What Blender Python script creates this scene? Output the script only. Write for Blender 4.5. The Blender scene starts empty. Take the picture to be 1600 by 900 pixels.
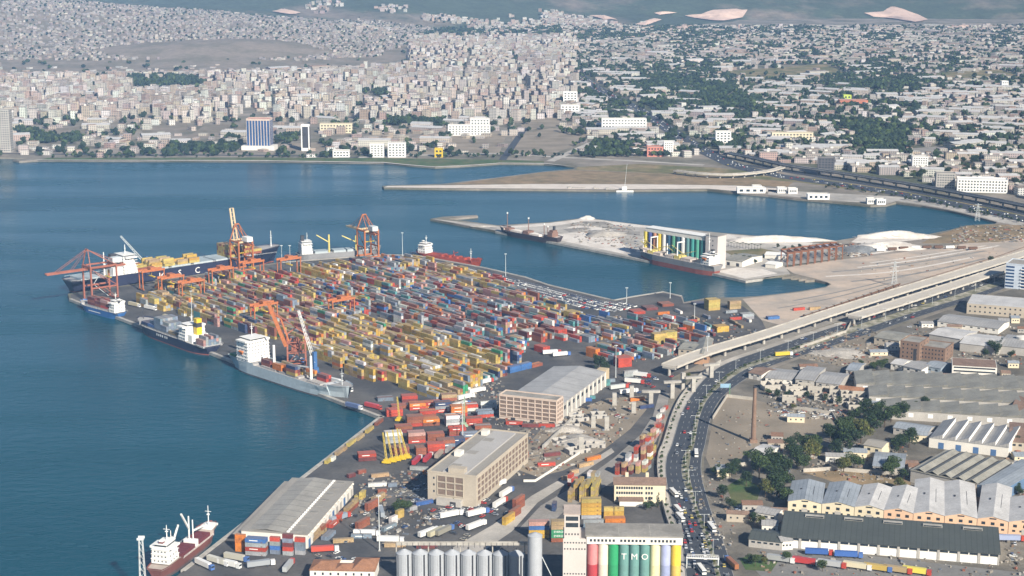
import bpy, math, random
import numpy as np
from mathutils import Vector, Matrix
from mathutils.geometry import tessellate_polygon
random.seed(7); rng = np.random.default_rng(7)
R = math.radians
SC = bpy.context.scene
COL = SC.collection

# ------------------------------------------------------------------ camera, sky, sun, exposure
CAM_H, FPX, PITCH, LZ = 357.0, 2600.0, R(12.15), 2.5      # LZ: height of quays and land above the water
SP, CP = math.sin(PITCH), math.cos(PITCH)
cam = bpy.data.cameras.new('camera'); cam.lens = 36 * FPX / 1600; cam.sensor_width = 36
cam.clip_start = 1; cam.clip_end = 60000
camo = bpy.data.objects.new('camera', cam); COL.objects.link(camo)
camo.location = (0, 0, CAM_H); camo.rotation_euler = (R(90) - PITCH, 0, 0); SC.camera = camo
SUN_EL, SUN_AZ = R(31), R(150)
w = bpy.data.worlds.new('World'); SC.world = w; w.use_nodes = True
nt = w.node_tree; bg = nt.nodes['Background']; sky = nt.nodes.new('ShaderNodeTexSky')
sky.sky_type = 'NISHITA'; sky.sun_disc = False; sky.sun_elevation = SUN_EL; sky.sun_rotation = SUN_AZ
sky.altitude = 300; sky.air_density = 1.0; sky.dust_density = 0.3; sky.ozone_density = 2.5
nt.links.new(sky.outputs[0], bg.inputs[0]); bg.inputs[1].default_value = 0.05
sl = bpy.data.lights.new('sun', 'SUN'); sl.energy = 5.0; sl.angle = R(0.53); sl.color = (1, 0.92, 0.79)
so = bpy.data.objects.new('sun', sl); COL.objects.link(so)
sv = Vector((math.sin(SUN_AZ) * math.cos(SUN_EL), math.cos(SUN_AZ) * math.cos(SUN_EL), math.sin(SUN_EL)))
so.rotation_euler = sv.to_track_quat('Z', 'Y').to_euler(); so.location = (300, -600, 900)
SC.view_settings.view_transform = 'Standard'; SC.view_settings.look = 'None'
SC.view_settings.exposure = 0.72; SC.view_settings.gamma = 1.0; SC.view_settings.use_curve_mapping = False
SC.cycles.max_bounces = 5; SC.cycles.diffuse_bounces = 2; SC.cycles.glossy_bounces = 3
SC.cycles.volume_bounces = 0; SC.cycles.use_denoising = True

# ------------------------------------------------------------------ pixel <-> place
def ray(x, y):
    dx, dv = (x - 800) / FPX, (y - 450) / FPX
    return Vector((dx, CP - dv * SP, -SP - dv * CP))
def P(x, y, z=LZ):
    d = ray(x, y); t = (z - CAM_H) / d.z
    return Vector((d.x * t, d.y * t, z))
def HT(x, y, y2, z=LZ):                 # metres of height that span rows y..y2 above the ground point (x, y)
    D = P(x, y, z).y; d = ray(x, y2)
    return CAM_H + D / d.y * d.z - z
def proj(p):
    ry, rz = p[1], p[2] - CAM_H
    depth = ry * CP - rz * SP; up = ry * SP + rz * CP
    return 800 + FPX * p[0] / depth, 450 - FPX * up / depth
def inpoly(x, y, poly):
    c = False; n = len(poly); j = n - 1
    for i in range(n):
        xi, yi = poly[i]; xj, yj = poly[j]
        if (yi > y) != (yj > y) and x < (xj - xi) * (y - yi) / (yj - yi) + xi: c = not c
        j = i
    return c
def rectpx(A, B, C, z):                 # a rectangle from its near edge A-B and a point C on its far edge, at height z
    a, b, c = P(*A, z), P(*B, z), P(*C, z)
    u = (b - a).normalized(); n = Vector((-u.y, u.x, 0))
    return a, math.atan2(u.y, u.x), (b - a).length, (c - a).dot(n)

# ------------------------------------------------------------------ materials
MATS = {}
def newmat(name):
    m = bpy.data.materials.new(name); m.use_nodes = True
    return m, m.node_tree, m.node_tree.nodes['Principled BSDF']
def noise_mix(n, base_out, amt, scales, coord='Object', rough=0.65):
    tc = n.nodes.new('ShaderNodeTexCoord'); out = base_out
    for sc_, am in zip(scales, amt):
        no = n.nodes.new('ShaderNodeTexNoise'); no.inputs['Scale'].default_value = sc_
        no.inputs['Detail'].default_value = 6; no.inputs['Roughness'].default_value = rough
        n.links.new(tc.outputs[coord], no.inputs['Vector'])
        mr = n.nodes.new('ShaderNodeMapRange'); mr.inputs[1].default_value = 0.25; mr.inputs[2].default_value = 0.75
        mr.inputs[3].default_value = 1 - am; mr.inputs[4].default_value = 1 + am
        n.links.new(no.outputs['Fac'], mr.inputs[0])
        mx = n.nodes.new('ShaderNodeMix'); mx.data_type = 'RGBA'; mx.blend_type = 'MULTIPLY'; mx.inputs[0].default_value = 1
        n.links.new(out, mx.inputs[6]); n.links.new(mr.outputs[0], mx.inputs[7]); out = mx.outputs[2]
    return out
def mat(name, col=None, rough=0.8, amt=(0.22, 0.15), scales=(0.06, 0.9), metal=0.0, spec=0.3, col2=None, s2=0.02, lo=0.42, hi=0.6, src='rgb', bump=0.0, bscale=1.0):
    if name in MATS: return MATS[name]
    m, n, b = newmat(name)
    if src == 'rgb':
        c = n.nodes.new('ShaderNodeRGB'); c.outputs[0].default_value = (*col, 1); out = c.outputs[0]
    elif src == 'obj':
        c = n.nodes.new('ShaderNodeObjectInfo'); out = c.outputs['Color']
    else:
        c = n.nodes.new('ShaderNodeAttribute'); c.attribute_name = 'Col'; out = c.outputs['Color']
    if col2:
        tc = n.nodes.new('ShaderNodeTexCoord'); no = n.nodes.new('ShaderNodeTexNoise')
        no.inputs['Scale'].default_value = s2; no.inputs['Detail'].default_value = 8; no.inputs['Roughness'].default_value = 0.6
        n.links.new(tc.outputs['Object'], no.inputs['Vector'])
        mr = n.nodes.new('ShaderNodeMapRange'); mr.inputs[1].default_value = lo; mr.inputs[2].default_value = hi
        n.links.new(no.outputs['Fac'], mr.inputs[0])
        mx = n.nodes.new('ShaderNodeMix'); mx.data_type = 'RGBA'; n.links.new(mr.outputs[0], mx.inputs[0])
        n.links.new(out, mx.inputs[6]); mx.inputs[7].default_value = (*col2, 1); out = mx.outputs[2]
    out = noise_mix(n, out, amt, scales)
    n.links.new(out, b.inputs['Base Color'])
    b.inputs['Roughness'].default_value = rough; b.inputs['Metallic'].default_value = metal
    b.inputs['Specular IOR Level'].default_value = spec
    if bump:
        tc = n.nodes.new('ShaderNodeTexCoord'); no = n.nodes.new('ShaderNodeTexNoise'); no.inputs['Scale'].default_value = bscale
        n.links.new(tc.outputs['Object'], no.inputs['Vector']); bp = n.nodes.new('ShaderNodeBump')
        bp.inputs['Distance'].default_value = bump; n.links.new(no.outputs['Fac'], bp.inputs['Height']); n.links.new(bp.outputs[0], b.inputs['Normal'])
    MATS[name] = m
    return m
def sheet_mat(name, col, period=1.1, axis=0, amt=(0.2, 0.15), rough=0.55, dark=0.75):   # ribbed roofing sheet: fine ribs and wider sheet joints
    if name in MATS: return MATS[name]
    m, n, b = newmat(name)
    c = n.nodes.new('ShaderNodeRGB'); c.outputs[0].default_value = (*col, 1)
    tc = n.nodes.new('ShaderNodeTexCoord'); sp = n.nodes.new('ShaderNodeSeparateXYZ'); n.links.new(tc.outputs['Object'], sp.inputs[0])
    d = n.nodes.new('ShaderNodeMath'); d.operation = 'DIVIDE'; d.inputs[1].default_value = period; n.links.new(sp.outputs[axis], d.inputs[0])
    f = n.nodes.new('ShaderNodeMath'); f.operation = 'FRACT'; n.links.new(d.outputs[0], f.inputs[0])
    g = n.nodes.new('ShaderNodeMath'); g.operation = 'GREATER_THAN'; g.inputs[1].default_value = 0.86; n.links.new(f.outputs[0], g.inputs[0])
    mx = n.nodes.new('ShaderNodeMix'); mx.data_type = 'RGBA'; n.links.new(g.outputs[0], mx.inputs[0])
    n.links.new(c.outputs[0], mx.inputs[6]); mx.inputs[7].default_value = (*(v * dark for v in col), 1)
    out = noise_mix(n, mx.outputs[2], amt, (0.09, 0.7))
    n.links.new(out, b.inputs['Base Color']); b.inputs['Roughness'].default_value = rough; b.inputs['Specular IOR Level'].default_value = 0.3
    MATS[name] = m
    return m
def facade_mat(name='city_facade'):     # walls of far buildings: colour per building, window grid from metre UVs
    if name in MATS: return MATS[name]
    m, n, b = newmat(name)
    c = n.nodes.new('ShaderNodeAttribute'); c.attribute_name = 'Col'
    uv = n.nodes.new('ShaderNodeUVMap'); uv.uv_map = 'metres'
    sp = n.nodes.new('ShaderNodeSeparateXYZ'); n.links.new(uv.outputs[0], sp.inputs[0])
    def band(src, per, lo, hi):
        d = n.nodes.new('ShaderNodeMath'); d.operation = 'DIVIDE'; d.inputs[1].default_value = per; n.links.new(src, d.inputs[0])
        f = n.nodes.new('ShaderNodeMath'); f.operation = 'FRACT'; n.links.new(d.outputs[0], f.inputs[0])
        a = n.nodes.new('ShaderNodeMath'); a.operation = 'GREATER_THAN'; a.inputs[1].default_value = lo; n.links.new(f.outputs[0], a.inputs[0])
        e = n.nodes.new('ShaderNodeMath'); e.operation = 'LESS_THAN'; e.inputs[1].default_value = hi; n.links.new(f.outputs[0], e.inputs[0])
        k = n.nodes.new('ShaderNodeMath'); k.operation = 'MULTIPLY'; n.links.new(a.outputs[0], k.inputs[0]); n.links.new(e.outputs[0], k.inputs[1])
        return k.outputs[0]
    h, v = band(sp.outputs[0], 3.4, 0.25, 0.72), band(sp.outputs[1], 3.0, 0.30, 0.78)
    k = n.nodes.new('ShaderNodeMath'); k.operation = 'MULTIPLY'; n.links.new(h, k.inputs[0]); n.links.new(v, k.inputs[1])
    g = n.nodes.new('ShaderNodeMath'); g.operation = 'GREATER_THAN'; g.inputs[1].default_value = 0; n.links.new(sp.outputs[1], g.inputs[0])
    k2 = n.nodes.new('ShaderNodeMath'); k2.operation = 'MULTIPLY'; n.links.new(k.outputs[0], k2.inputs[0]); n.links.new(g.outputs[0], k2.inputs[1])
    mx = n.nodes.new('ShaderNodeMix'); mx.data_type = 'RGBA'; n.links.new(k2.outputs[0], mx.inputs[0])
    n.links.new(noise_mix(n, c.outputs['Color'], (0.12,), (0.15,)), mx.inputs[6]); mx.inputs[7].default_value = (0.05, 0.06, 0.075, 1)
    n.links.new(mx.outputs[2], b.inputs['Base Color']); b.inputs['Roughness'].default_value = 0.7
    b.inputs['Specular IOR Level'].default_value = 0.25
    MATS[name] = m
    return m
def water_mat():
    m, n, b = newmat('sea_water')
    b.inputs['Base Color'].default_value = (0.004, 0.032, 0.052, 1); b.inputs['Roughness'].default_value = 0.22
    b.inputs['IOR'].default_value = 1.33; b.inputs['Specular IOR Level'].default_value = 0.24
    tc = n.nodes.new('ShaderNodeTexCoord'); prev = None
    for sc_, dist, st in ((0.012, 6.0, .05), (0.09, 1.2, .35), (0.45, 0.35, .45)):
        mp = n.nodes.new('ShaderNodeMapping'); mp.inputs['Scale'].default_value = (1, 1.7, 1); mp.inputs['Rotation'].default_value = (0, 0, 0.5)
        n.links.new(tc.outputs['Object'], mp.inputs[0])
        no = n.nodes.new('ShaderNodeTexNoise'); no.inputs['Scale'].default_value = sc_; no.inputs['Detail'].default_value = 4
        n.links.new(mp.outputs[0], no.inputs['Vector'])
        bp = n.nodes.new('ShaderNodeBump'); bp.inputs['Distance'].default_value = dist; bp.inputs['Strength'].default_value = st
        n.links.new(no.outputs['Fac'], bp.inputs['Height'])
        if prev: n.links.new(prev.outputs[0], bp.inputs['Normal'])
        prev = bp
    n.links.new(prev.outputs[0], b.inputs['Normal'])
    # patches of silt and plankton tint the water
    no = n.nodes.new('ShaderNodeTexNoise'); no.inputs['Scale'].default_value = 0.004; no.inputs['Detail'].default_value = 5
    n.links.new(tc.outputs['Object'], no.inputs['Vector'])
    mx = n.nodes.new('ShaderNodeMix'); mx.data_type = 'RGBA'; n.links.new(no.outputs['Fac'], mx.inputs[0])
    mx.inputs[6].default_value = (0.001, 0.064, 0.088, 1); mx.inputs[7].default_value = (0.001, 0.040, 0.062, 1)
    n.links.new(mx.outputs[2], b.inputs['Base Color'])
    mp = n.nodes.new('ShaderNodeMapping'); mp.inputs['Scale'].default_value = (1, 4, 1); mp.inputs['Rotation'].default_value = (0, 0, -0.35); n.links.new(tc.outputs['Object'], mp.inputs[0])
    nw = n.nodes.new('ShaderNodeTexNoise'); nw.inputs['Scale'].default_value = 0.0022; nw.inputs['Detail'].default_value = 6; n.links.new(mp.outputs[0], nw.inputs['Vector'])
    mr = n.nodes.new('ShaderNodeMapRange'); mr.inputs[1].default_value = .38; mr.inputs[2].default_value = .62; mr.inputs[3].default_value = .15; mr.inputs[4].default_value = .30
    n.links.new(nw.outputs['Fac'], mr.inputs[0]); n.links.new(mr.outputs[0], b.inputs['Roughness'])      # wind patches
    return m
GLASS = mat('window_glass', (0.03, 0.04, 0.05), 0.25, amt=(0.3,), scales=(0.4,), spec=0.6)
CONC = mat('concrete', (0.42, 0.40, 0.36), col2=(0.32, 0.30, 0.27), s2=0.15)
WHITE = mat('white_paint', (0.78, 0.77, 0.74), 0.5, amt=(0.08, 0.06))
DARK = mat('dark_steel', (0.05, 0.05, 0.055), 0.6)
ORANGE = mat('orange_crane_paint', (0.42, 0.14, 0.05), 0.55, amt=(0.2, 0.2), scales=(0.1, 0.8))
RUSTO = mat('weathered_orange_paint', (0.31, 0.11, 0.07), 0.6, amt=(0.25, 0.2), scales=(0.1, 0.8))
YELLOW = mat('yellow_paint', (0.62, 0.44, 0.03), 0.5)
STEELW = mat('pale_steel_paint', (0.55, 0.58, 0.58), 0.5)
CONT = mat('container_paint', src='obj', rough=0.6, amt=(0.3, 0.3), scales=(0.15, 1.1), col2=(0.13, 0.065, 0.04), s2=0.35, lo=0.60, hi=0.72)
CONTS = mat('container_paint_mass', src='attr', rough=0.6, amt=(0.3, 0.3), scales=(0.15, 1.1), col2=(0.13, 0.065, 0.04), s2=0.35, lo=0.60, hi=0.72)
CARP = mat('car_paint', src='obj', rough=0.3, amt=(0.04,), scales=(0.4,), spec=0.6)
CARS = mat('car_paint_mass', src='attr', rough=0.35, amt=(0.04,), scales=(0.4,), spec=0.6)
LEAF = mat('leaves', src='attr', rough=0.75, amt=(0.3, 0.35), scales=(0.08, 0.6), spec=0.15)
BARK = mat('bark', (0.09, 0.065, 0.045), 0.9)
FAC = facade_mat()
ROOFS = mat('city_roof', src='attr', rough=0.85, amt=(0.25, 0.2), scales=(0.05, 0.3))

ORD = ['first', 'second', 'third', 'fourth', 'fifth', 'sixth', 'seventh', 'eighth', 'ninth', 'tenth', 'eleventh', 'twelfth', 'thirteenth', 'fourteenth', 'fifteenth']
# ------------------------------------------------------------------ mesh building
class MB:
    def __init__(s): s.v, s.f, s.m = [], [], []
    def add(s, vs, fs, mi=0):
        o = len(s.v); s.v += [tuple(v) for v in vs]
        s.f += [tuple(i + o for i in f) for f in fs]; s.m += [mi] * len(fs); return s
    def box(s, x0, x1, y0, y1, z0, z1, mi=0):
        return s.add([(x0, y0, z0), (x1, y0, z0), (x1, y1, z0), (x0, y1, z0), (x0, y0, z1), (x1, y0, z1), (x1, y1, z1), (x0, y1, z1)],
                     [(0, 3, 2, 1), (4, 5, 6, 7), (0, 1, 5, 4), (1, 2, 6, 5), (2, 3, 7, 6), (3, 0, 4, 7)], mi)
    def beam(s, p, q, w=0.5, h=None, mi=0):
        p, q = Vector(p), Vector(q); h = h or w; d = (q - p).normalized()
        up = Vector((0, 0, 1)) if abs(d.z) < 0.95 else Vector((1, 0, 0))
        a = d.cross(up).normalized() * w / 2; b = a.cross(d).normalized() * h / 2
        vs = [p - a - b, p + a - b, p + a + b, p - a + b, q - a - b, q + a - b, q + a + b, q - a + b]
        return s.add(vs, [(0, 1, 2, 3), (7, 6, 5, 4), (1, 0, 4, 5), (2, 1, 5, 6), (3, 2, 6, 7), (0, 3, 7, 4)], mi)
    def cyl(s, p, q, r, r2=None, n=10, mi=0):
        p, q = Vector(p), Vector(q); r2 = r if r2 is None else r2; d = (q - p).normalized()
        up = Vector((0, 0, 1)) if abs(d.z) < 0.95 else Vector((1, 0, 0))
        a = d.cross(up).normalized(); b = d.cross(a).normalized(); vs = []
        for i in range(n):
            t = 2 * math.pi * i / n; e = a * math.cos(t) + b * math.sin(t); vs += [p + e * r, q + e * r2]
        fs = [(2 * i, 2 * i + 1, (2 * i + 3) % (2 * n), (2 * i + 2) % (2 * n)) for i in range(n)]
        fs += [tuple(range(2 * n - 2, -1, -2)), tuple(range(1, 2 * n, 2))]
        return s.add(vs, fs, mi)
    def prism(s, pts, z0, z1, mi=0, bottom=False):
        n = len(pts); tri = tessellate_polygon([[Vector((p[0], p[1], 0)) for p in pts]])
        area = sum(pts[i][0] * pts[(i + 1) % n][1] - pts[(i + 1) % n][0] * pts[i][1] for i in range(n))
        vs = [(p[0], p[1], z1) for p in pts] + [(p[0], p[1], z0) for p in pts]; fs = []
        for t in tri:
            a, b, c = (Vector(vs[i]) for i in t)
            fs.append(tuple(t) if (b - a).cross(c - a).z > 0 else (t[2], t[1], t[0]))
        for i in range(n):
            j = (i + 1) % n; fs.append((i, n + i, n + j, j) if area > 0 else (j, n + j, n + i, i))
        return s.add(vs, fs, mi)
    def gable(s, x0, x1, y0, y1, z0, zr, axis='x', ov=0.3, th=0.25, mi=0):   # a pitched roof slab
        if axis == 'x':
            ym = (y0 + y1) / 2
            sec = [(y0 - ov, z0), (ym, zr), (y1 + ov, z0), (y1 + ov, z0 + th), (ym, zr + th), (y0 - ov, z0 + th)]
            vs = [(x0 - ov, a, b) for a, b in sec] + [(x1 + ov, a, b) for a, b in sec]
        else:
            xm = (x0 + x1) / 2
            sec = [(x0 - ov, z0), (xm, zr), (x1 + ov, z0), (x1 + ov, z0 + th), (xm, zr + th), (x0 - ov, z0 + th)]
            vs = [(a, y1 + ov, b) for a, b in sec] + [(a, y0 - ov, b) for a, b in sec]
        fs = [(i, i + 6, (i + 1) % 6 + 6, (i + 1) % 6) for i in range(6)] + [(0, 1, 4, 5), (1, 2, 3, 4), (11, 10, 7, 6), (10, 9, 8, 7)]
        return s.add(vs, fs, mi)
    def mesh(s, name, mats, smooth=False):
        me = bpy.data.meshes.new(name); me.from_pydata(s.v, [], s.f)
        for m in (mats if isinstance(mats, (list, tuple)) else [mats]): me.materials.append(m)
        if any(s.m): me.polygons.foreach_set('material_index', s.m)
        if smooth: me.polygons.foreach_set('use_smooth', [True] * len(s.f))
        me.update(); return me
    def build(s, name, mats, parent=None, smooth=False):
        return link(name, s.mesh(name, mats, smooth), parent)
def link(name, me, parent=None):
    o = bpy.data.objects.new(name, me); COL.objects.link(o)
    if parent: o.parent = parent
    return o
def tag(o, label, cat, group=None):
    o['label'] = label; o['category'] = cat
    if group: o['group'] = group
    return o
def root(name, label, cat, loc=(0, 0, 0), rz=0.0, group=None):
    o = bpy.data.objects.new(name, None); COL.objects.link(o); o.empty_display_size = 1
    o.location = loc; o.rotation_euler = (0, 0, rz)
    return tag(o, label, cat, group)
def kind(o, k): o['kind'] = k; return o
def bx(name, m, par, *a):
    return MB().box(*a).build(name, m, par)
def dup(r, loc, rz=0.0, scale=None, label=None, group=None, color=None):
    c = r.copy(); COL.objects.link(c); c.location = loc; c.rotation_euler = (0, 0, rz)
    if scale: c.scale = scale
    if label: c['label'] = label
    if group: c['group'] = group
    if color: c.color = color
    for ch in r.children:
        d = ch.copy(); COL.objects.link(d); d.parent = c
        if color: d.color = color
        for g in ch.children:
            e = g.copy(); COL.objects.link(e); e.parent = d
    return c
def sheet(name, pts, m, z, k='structure', px=True):
    q = [P(x, y, LZ + z) for x, y in pts] if px else pts
    return kind(MB().prism(q, LZ + z - 0.06, LZ + z).build(name, m), k)
def strip_pts(center, half):            # world polygon of a band along a world polyline
    Lp, Rp = [], []
    for i, c in enumerate(center):
        a = center[max(i - 1, 0)]; b = center[min(i + 1, len(center) - 1)]
        d = Vector((b.x - a.x, b.y - a.y, 0)).normalized(); n = Vector((-d.y, d.x, 0))
        h = half[i] if isinstance(half, (list, tuple)) else half
        Lp.append(c + n * h); Rp.append(c - n * h)
    return Lp, Rp
def smooth_line(pts, k=4):              # Catmull-Rom through world points
    out = []
    for i in range(len(pts) - 1):
        p0, p1, p2, p3 = pts[max(i - 1, 0)], pts[i], pts[i + 1], pts[min(i + 2, len(pts) - 1)]
        for j in range(k):
            t = j / k
            out.append(0.5 * ((2 * p1) + (p2 - p0) * t + (2 * p0 - 5 * p1 + 4 * p2 - p3) * t * t + (3 * p1 - p0 - 3 * p2 + p3) * t ** 3))
    return out + [pts[-1]]
def band(name, center, half, m, z0, z1, parent=None):
    Lp, Rp = strip_pts(center, half); n = len(center); mb = MB()
    vs = [(p.x, p.y, z1) for p in Lp] + [(p.x, p.y, z1) for p in Rp] + [(p.x, p.y, z0) for p in Lp] + [(p.x, p.y, z0) for p in Rp]
    fs = []
    for i in range(n - 1):
        fs += [(n + i, n + i + 1, i + 1, i), (i, i + 1, 2 * n + i + 1, 2 * n + i), (n + i + 1, n + i, 3 * n + i, 3 * n + i + 1), (2 * n + i, 2 * n + i + 1, 3 * n + i + 1, 3 * n + i)]
    fs += [(0, 2 * n, 3 * n, n), (n - 1, 2 * n - 1, 4 * n - 1, 3 * n - 1)]
    return mb.add(vs, fs).build(name, m, parent)

# ================================================================== SETTING: water, land, hills, ground sheets, roads
kind(MB().add([(-16000, -400, 0), (12000, -400, 0), (12000, 21500, 0), (-16000, 21500, 0)], [(0, 1, 2, 3)]).build('sea_water', water_mat()), 'structure')
NQ0, NQ1 = (597, 651), (108, 466)                 # near container quay, corner and tip
FQ0, FQ1 = (106, 459), (440, 409)                 # far container quay
qa, qb = P(285, 893), P(*NQ0); gq = (qb - qa).normalized()
qext = qa - gq * 700
COAST = [(285, 893), NQ0, NQ1, FQ0, FQ1, (600, 397), (650, 398), (755, 417), (820, 432), (856, 444), (940, 464), (960, 468), (992, 462), (1036, 455),
         (1066, 462), (1069, 472), (1100, 466), (1160, 464), (1180, 463), (1210, 460), (1250, 455), (1290, 448), (1297, 444), (1292, 441), (1273, 437),
         (1258, 438), (1262, 435.5), (1248, 436), (1252, 433.5), (1236, 434), (1252, 430.5), (1222, 433), (1238, 428.5), (1195, 432), (1190, 435), (1166, 438.5), (1116, 427), (988, 402),
         (870, 379), (775, 361), (672, 342), (692, 338.5), (745, 336), (747, 337.5), (700, 342), (778, 352), (860, 347), (915, 340), (1000, 351), (1130, 364),
         (1190, 369), (1270, 378), (1300, 377), (1350, 369), (1450, 366), (1485, 359), (1510, 352), (1555, 349.5), (1558, 347), (1535, 341), (1480, 328),
         (1440, 321), (1400, 316), (1385, 320), (1360, 321), (1300, 315), (1240, 310), (1200, 305), (1150, 301), (1105, 296), (960, 297), (690, 294.5),
         (600, 293), (597, 291), (605, 289.5), (690, 287.5), (780, 277), (850, 268), (895, 264), (902, 260), (850, 255.5), (780, 255), (740, 258),
         (680, 261), (640, 258), (600, 254), (400, 251), (60, 250), (30, 252), (20, 250), (45, 247), (0, 246), (-500, 240)]
land = [qext] + [P(*c) for c in COAST]
land += [Vector((-15000, land[-1].y, LZ)), Vector((-15000, 21000, LZ)), Vector((11000, 21000, LZ)), Vector((11000, qext.y, LZ))]
GROUND = mat('urban_ground', (0.27, 0.235, 0.20), 0.95, col2=(0.13, 0.125, 0.09), s2=0.008, lo=0.4, hi=0.62, amt=(0.3, 0.2), scales=(0.03, 0.4))
kind(MB().prism([(p.x, p.y) for p in land], -3.0, LZ).build('ground', GROUND), 'structure')

# hills: low town hill, wooded mountain behind
def sstep(a, b, x): t = np.clip((x - a) / (b - a), 0, 1); return t * t * (3 - 2 * t)
def vnoise(x, y, s, seed):
    r = np.random.default_rng(seed).random((64, 64)); xs, ys = x / s, y / s
    xi, yi = np.floor(xs).astype(int), np.floor(ys).astype(int); fx, fy = xs - xi, ys - yi
    fx, fy = fx * fx * (3 - 2 * fx), fy * fy * (3 - 2 * fy)
    g = lambda a, b: r[a % 64, b % 64]
    return (g(xi, yi) * (1 - fx) + g(xi + 1, yi) * fx) * (1 - fy) + (g(xi, yi + 1) * (1 - fx) + g(xi + 1, yi + 1) * fx) * fy
def hill_h(X, Y):
    X, Y = np.asarray(X, float), np.asarray(Y, float)
    ridge = np.interp(X, [-6000, -3000, -1900, -1640, -1170, -940, -700, -470, -250], [260, 190, 140, 122, 84, 60, 46, 28, -6])
    town = ridge * sstep(4400, 5900, Y) * (1 - 0.75 * sstep(6000, 7200, Y)) + (vnoise(X, Y, 350, 3) - 0.5) * 26 * sstep(4500, 5000, Y) * sstep(-200, -700, X)
    bare = 26 * np.exp(-((X + 850) / 330) ** 2 - ((Y - 4780) / 230) ** 2)
    east = 34 * np.exp(-((X - 330) / 420) ** 2 - ((Y - 6900) / 500) ** 2) + 14 * np.exp(-((X + 250) / 400) ** 2 - ((Y - 6300) / 400) ** 2)
    base = np.interp(X, [-4000, -1500, -400, 300, 1400, 4000], [6400, 6300, 5950, 6600, 6900, 6600])
    t = np.clip((Y - base) / 7500, 0, 1)
    mount = 950 * (t ** 0.9) * (0.55 + 0.9 * vnoise(X, Y, 2600, 5)) + t ** 0.35 * 130 * (vnoise(X, Y, 900, 6) - 0.35) + t ** 0.3 * 60 * (vnoise(X, Y, 330, 7) - 0.4)
    return np.maximum(np.maximum(town + bare + east, mount * (t > 0)), -50) - 1.5
gx, gy = np.linspace(-9000, 8000, 230), np.concatenate([np.linspace(4200, 9000, 120), np.linspace(9100, 20500, 60)])
GX, GY = np.meshgrid(gx, gy); GZ = hill_h(GX, GY) + LZ; GZ = np.where(GZ < LZ - 0.6, LZ - 2, GZ)
nvx, nvy = len(gx), len(gy)
hv = np.stack([GX.ravel(), GY.ravel(), GZ.ravel()], 1)
idx = np.arange(nvx * nvy).reshape(nvy, nvx)
hf = np.stack([idx[:-1, :-1], idx[:-1, 1:], idx[1:, 1:], idx[1:, :-1]], -1).reshape(-1, 4)
HILLM = mat('hill_scrub', (0.058, 0.078, 0.048), 0.95, col2=(0.20, 0.165, 0.13), s2=0.0022, lo=0.50, hi=0.64, amt=(0.3, 0.35), scales=(0.012, 0.05))
BARE = mat('bare_hill', (0.24, 0.20, 0.16), 0.95, col2=(0.17, 0.15, 0.11), s2=0.01)
me = bpy.data.meshes.new('hills'); me.from_pydata(hv.tolist(), [], hf.tolist()); me.materials.append(HILLM); me.materials.append(BARE)
cx, cy = hv[hf].mean(1)[:, 0], hv[hf].mean(1)[:, 1]
me.polygons.foreach_set('material_index', ((cx < 0) & (cy < 5750)).astype(int)); me.polygons.foreach_set('use_smooth', [True] * len(hf))
kind(link('hills', me), 'structure')
def on_hill(x, y):                      # where a pixel's ray first meets the hills
    d = ray(x, y); t = np.linspace(3800, 16000, 1200) / d.y
    z = CAM_H + d.z * t; h = np.maximum(hill_h(d.x * t, d.y * t) + LZ, LZ); k = int(np.argmax(z < h))
    return Vector((d.x * t[k], d.y * t[k], max(h[k], LZ)))
# quarries: bare pink cuts in the mountain, sheets that follow the slope
QUARRY = mat('quarry_rock', (0.60, 0.44, 0.36), 0.95, amt=(0.25, 0.2), scales=(0.01, 0.06))
for poly in ([(1070, 27), (1095, 24), (1115, 18), (1150, 16), (1168, 18), (1160, 30), (1130, 34), (1100, 32)], [(1350, 22), (1380, 20), (1392, 12), (1405, 14), (1420, 20), (1450, 32), (1430, 36), (1395, 30), (1365, 28)],
             [(1050, 45), (1070, 39), (1092, 42), (1080, 50), (1055, 51)], [(920, 26), (945, 26), (965, 32), (945, 32)], [(1022, 22), (1058, 22), (1030, 26)], [(990, 40), (1022, 30), (1034, 32), (1005, 43)],
             [(425, 19), (440, 16), (470, 22), (455, 24)], [(1480, 44), (1525, 41), (1500, 48)]):
    q = []
    for i, (x, y) in enumerate(poly):
        a, b = poly[i], poly[(i + 1) % len(poly)]
        for t in (0, 0.5): q.append(on_hill(a[0] + (b[0] - a[0]) * t, a[1] + (b[1] - a[1]) * t + random.uniform(-.6, .6)))
    c = sum((Vector((p.x, p.y, 0)) for p in q), Vector()) / len(q); vs, fs, n = [], [], len(q)
    for r_ in (1, 0.7, 0.35):
        for p in q:
            x, y = c.x + (p.x - c.x) * r_, c.y + (p.y - c.y) * r_; vs.append((x, y, max(float(hill_h(x, y)), 0) + LZ + 9 * (1.15 - r_) + 3))
    vs.append((c.x, c.y, max(float(hill_h(c.x, c.y)), 0) + LZ + 12))
    for k in (0, 1): fs += [(k * n + i, k * n + (i + 1) % n, (k + 1) * n + (i + 1) % n, (k + 1) * n + i) for i in range(n)]
    fs += [(2 * n + i, 2 * n + (i + 1) % n, 3 * n) for i in range(n)]
    kind(MB().add(vs, fs).build('quarry_terrain', QUARRY), 'structure')

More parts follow.
